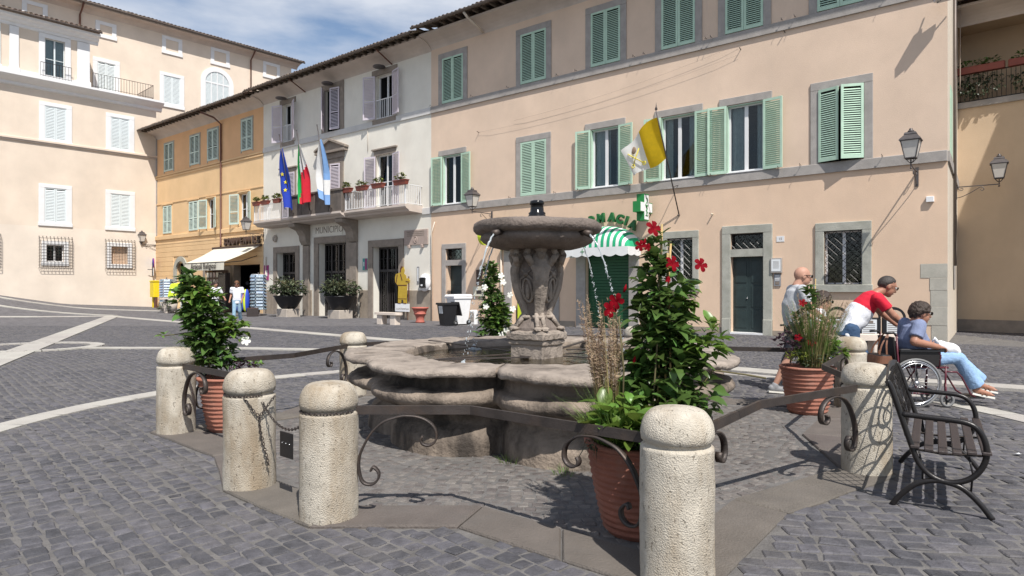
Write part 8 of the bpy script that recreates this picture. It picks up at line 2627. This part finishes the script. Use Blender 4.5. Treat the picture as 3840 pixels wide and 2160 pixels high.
def wheelie(label, x, y, m, s_, lid_open, paper=False):
    t = thing('wheelie_bin', label, 'bin', (x, y, 0), FAC_RZ + R(-16))
    w0, w1, d0, d1, h = .21 * s_, .28 * s_, .22 * s_, .32 * s_, .92 * s_
    mb = MB(); vs = [(-w0, -d0, .04), (w0, -d0, .04), (w0, d0, .04), (-w0, d0, .04), (-w1, -d1, h), (w1, -d1, h), (w1, d1, h), (-w1, d1, h)]
    mb.add(vs, [(0, 3, 2, 1), (0, 1, 5, 4), (1, 2, 6, 5), (2, 3, 7, 6), (3, 0, 4, 7), (4, 5, 6, 7)]); mb.build('bin_body', m, t, fixn=False)
    mb = MB(); mb.bbox(-w1 - .03, w1 + .03, -d1 - .03, d1 + .04, h - .07, h + .01, .012); mb.build('bin_rim', m, t, fixn=False)
    mb = MB()
    if lid_open:
        vs = [(-w1 - .02, -d1 - .02, h + .04), (w1 + .02, -d1 - .02, h + .04), (w1 + .03, -d1 - .16, h - .52), (-w1 - .03, -d1 - .16, h - .52)]
        vs += [(x, y - .05, z) for x, y, z in vs]
    else:
        vs = [(-w1 - .035, -d1 - .04, h + .03), (w1 + .035, -d1 - .04, h + .03), (w1 + .035, d1 + .06, h + .02), (-w1 - .035, d1 + .06, h + .02)]
        vs += [(x * .9, y * .88, z + .08) for x, y, z in vs]
    mb.add(vs, [(0, 1, 2, 3), (4, 7, 6, 5), (0, 4, 5, 1), (1, 5, 6, 2), (2, 6, 7, 3), (3, 7, 4, 0)]); mb.build('lid', m, t)
    mb = MB(); mb.tube([(-w1 * .8, -d1 - .09, h - .02), (w1 * .8, -d1 - .09, h - .02)], .018, 8); mb.build('handle', m, t)
    for sx in (-1, 1):
        mb = MB(); mb.lathe([(0, -.03), (.10, -.03), (.105, 0), (.10, .03), (0, .03)], 18); mb.v = [(p[2], p[0], p[1]) for p in mb.v]
        o = mb.build('wheel', 'rubber', t, (sx * (w0 + .03), -d0 - .03, .105))
        q = MB(); q.ball((sx * .03, 0, 0), (.012, .04, .04), 8, 6); q.build('hub', 'shoe_grey', o)
    if paper:
        sl_ = (d1 - d0) / (h - .04)
        mb = MB(); ys = lambda z: d0 + sl_ * (z - .04) + .006
        mb.add([(-.15, ys(.5), .5), (.15, ys(.5), .5), (.15, ys(.8), .8), (-.15, ys(.8), .8)], [(0, 1, 2, 3)]); p_ = mb.build('notice', 'paper', t, fixn=False)
        q = MB()
        for k in range(5): q.add([(-.11, ys(.55 + k * .05) + .003, .55 + k * .05), (.11, ys(.55 + k * .05) + .003, .55 + k * .05), (.11, ys(.56 + k * .05) + .003, .562 + k * .05), (-.11, ys(.56 + k * .05) + .003, .562 + k * .05)], [(0, 1, 2, 3)])
        stuff(q.build('printed_lines', 'letter_grey', p_, fixn=False))
wheelie('black wheeled bin with lid hanging open and white notice, left of the white bin', -2.62, 26.5, 'black_plastic', 1.0, True, True)
wheelie('white wheeled bin with closed lid behind the black bin', -2.22, 27.3, 'white_plastic', 1.26, False)
t = thing('plastic_crate', 'small white ribbed plastic container at the wall right of the white bin', 'crate', (-1.62, 27.7, 0), FAC_RZ)
box('body', 'white_plastic', t, -.17, .17, -.1, .1, 0, .60, .04)
for k in range(7): box('rib', 'concrete', t, -.11, .11, .1, .112, .12 + k * .06, .15 + k * .06)
def litter(label, loc, rz):
    t = thing('litter_bin', label, 'litter bin', loc, rz, 'dark hooded litter bins')
    w_, d_, h = .27, .20, .74
    mb = MB(); mb.bbox(-w_, w_, -d_, d_, .03, h, .02); mb.build('bin_body', 'black_plastic', t, fixn=False)
    mb = MB()
    pts = [(w_ * math.cos(q), h + .28 * math.sin(q)) for q in [PI * k / 14 for k in range(15)]]
    pin = [(w_ * .80 * math.cos(q), h + .21 * math.sin(q)) for q in [PI * k / 14 for k in range(15)]]
    for k in range(14): mb.prism([pin[k], pts[k], pts[k + 1], pin[k + 1]], -d_, d_)
    mb.build('hood', 'black_plastic', t)
    box('notice', 'paper', t, -.18, .16, d_ + .001, d_ + .006, .24, .70)
    mb = MB()
    for k in range(6): mb.box(-.14, .14, d_ + .007, d_ + .010, .34 + k * .05, .352 + k * .05)
    mb.box(-.10, .08, d_ + .007, d_ + .010, .61, .67)
    stuff(mb.build('printed_lines', 'letter_grey', t, fixn=False))
litter('dark hooded litter bin with white notice between the man in red and the seated woman', (9.98, 17.15, 0), FAC_RZ + R(10))
litter('dark hooded litter bin with white notice, partly hidden behind the man in red', (9.36, 17.2, 0), FAC_RZ + R(10))
litter('dark hooded litter bin mostly hidden behind the grass pot plumes', (8.62, 17.4, 0), FAC_RZ + R(10))

# --- planted balcony of the yellow house
def yw(x, y, z): return YO + YD * 3.63 + Vector((math.cos(YRZ) * x - math.sin(YRZ) * y, math.sin(YRZ) * x + math.cos(YRZ) * y, z))
for k, lb in enumerate(('long red planter with trailing greenery, left end of the yellow house balcony', 'long red planter with pale flowers, right on the yellow house balcony')):
    t = thing('balcony_planter', lb, 'flower box', yw(-.55 - k * 1.65, .14, 9.02), YRZ, 'planters on the yellow house balcony')
    box('box', 'plastic_red', t, -.78, .78, -.11, .11, 0, .24, .02)
    leaves(t, [('leaf', (0, 0, .32), (.75, .12, .16), 160, .09, .5), ('leaf_dark', (0, .08, -.45), (.80, .10, .45), 420, .10, -.5)], 50 + k, 60)
# --- scraps on the paving
r_ = random.Random(21)
for (x_, y_, lb) in ((4.55, 5.9, 'white paper scrap on the cobbles right of the bench'), (4.75, 5.6, 'thin white litter strip on the cobbles behind the bench'), (-1.7, 6.2, 'pale fallen petal on the paving left of the fountain')):
    mb = MB(); n = 7
    vs = [(0, 0, .014)] + [(.05 * r_.uniform(.4, 1.2) * math.cos(6.28 * k / n), .03 * r_.uniform(.4, 1.4) * math.sin(6.28 * k / n), .010 + r_.uniform(0, .012)) for k in range(n)]
    mb.add(vs, [(0, 1 + k, 1 + (k + 1) % n) for k in range(n)])
    o = mb.build('paper_scrap', 'paper', None, (x_, y_, 0), r_.uniform(0, 6), fixn=False); tag(o, lb, 'litter')
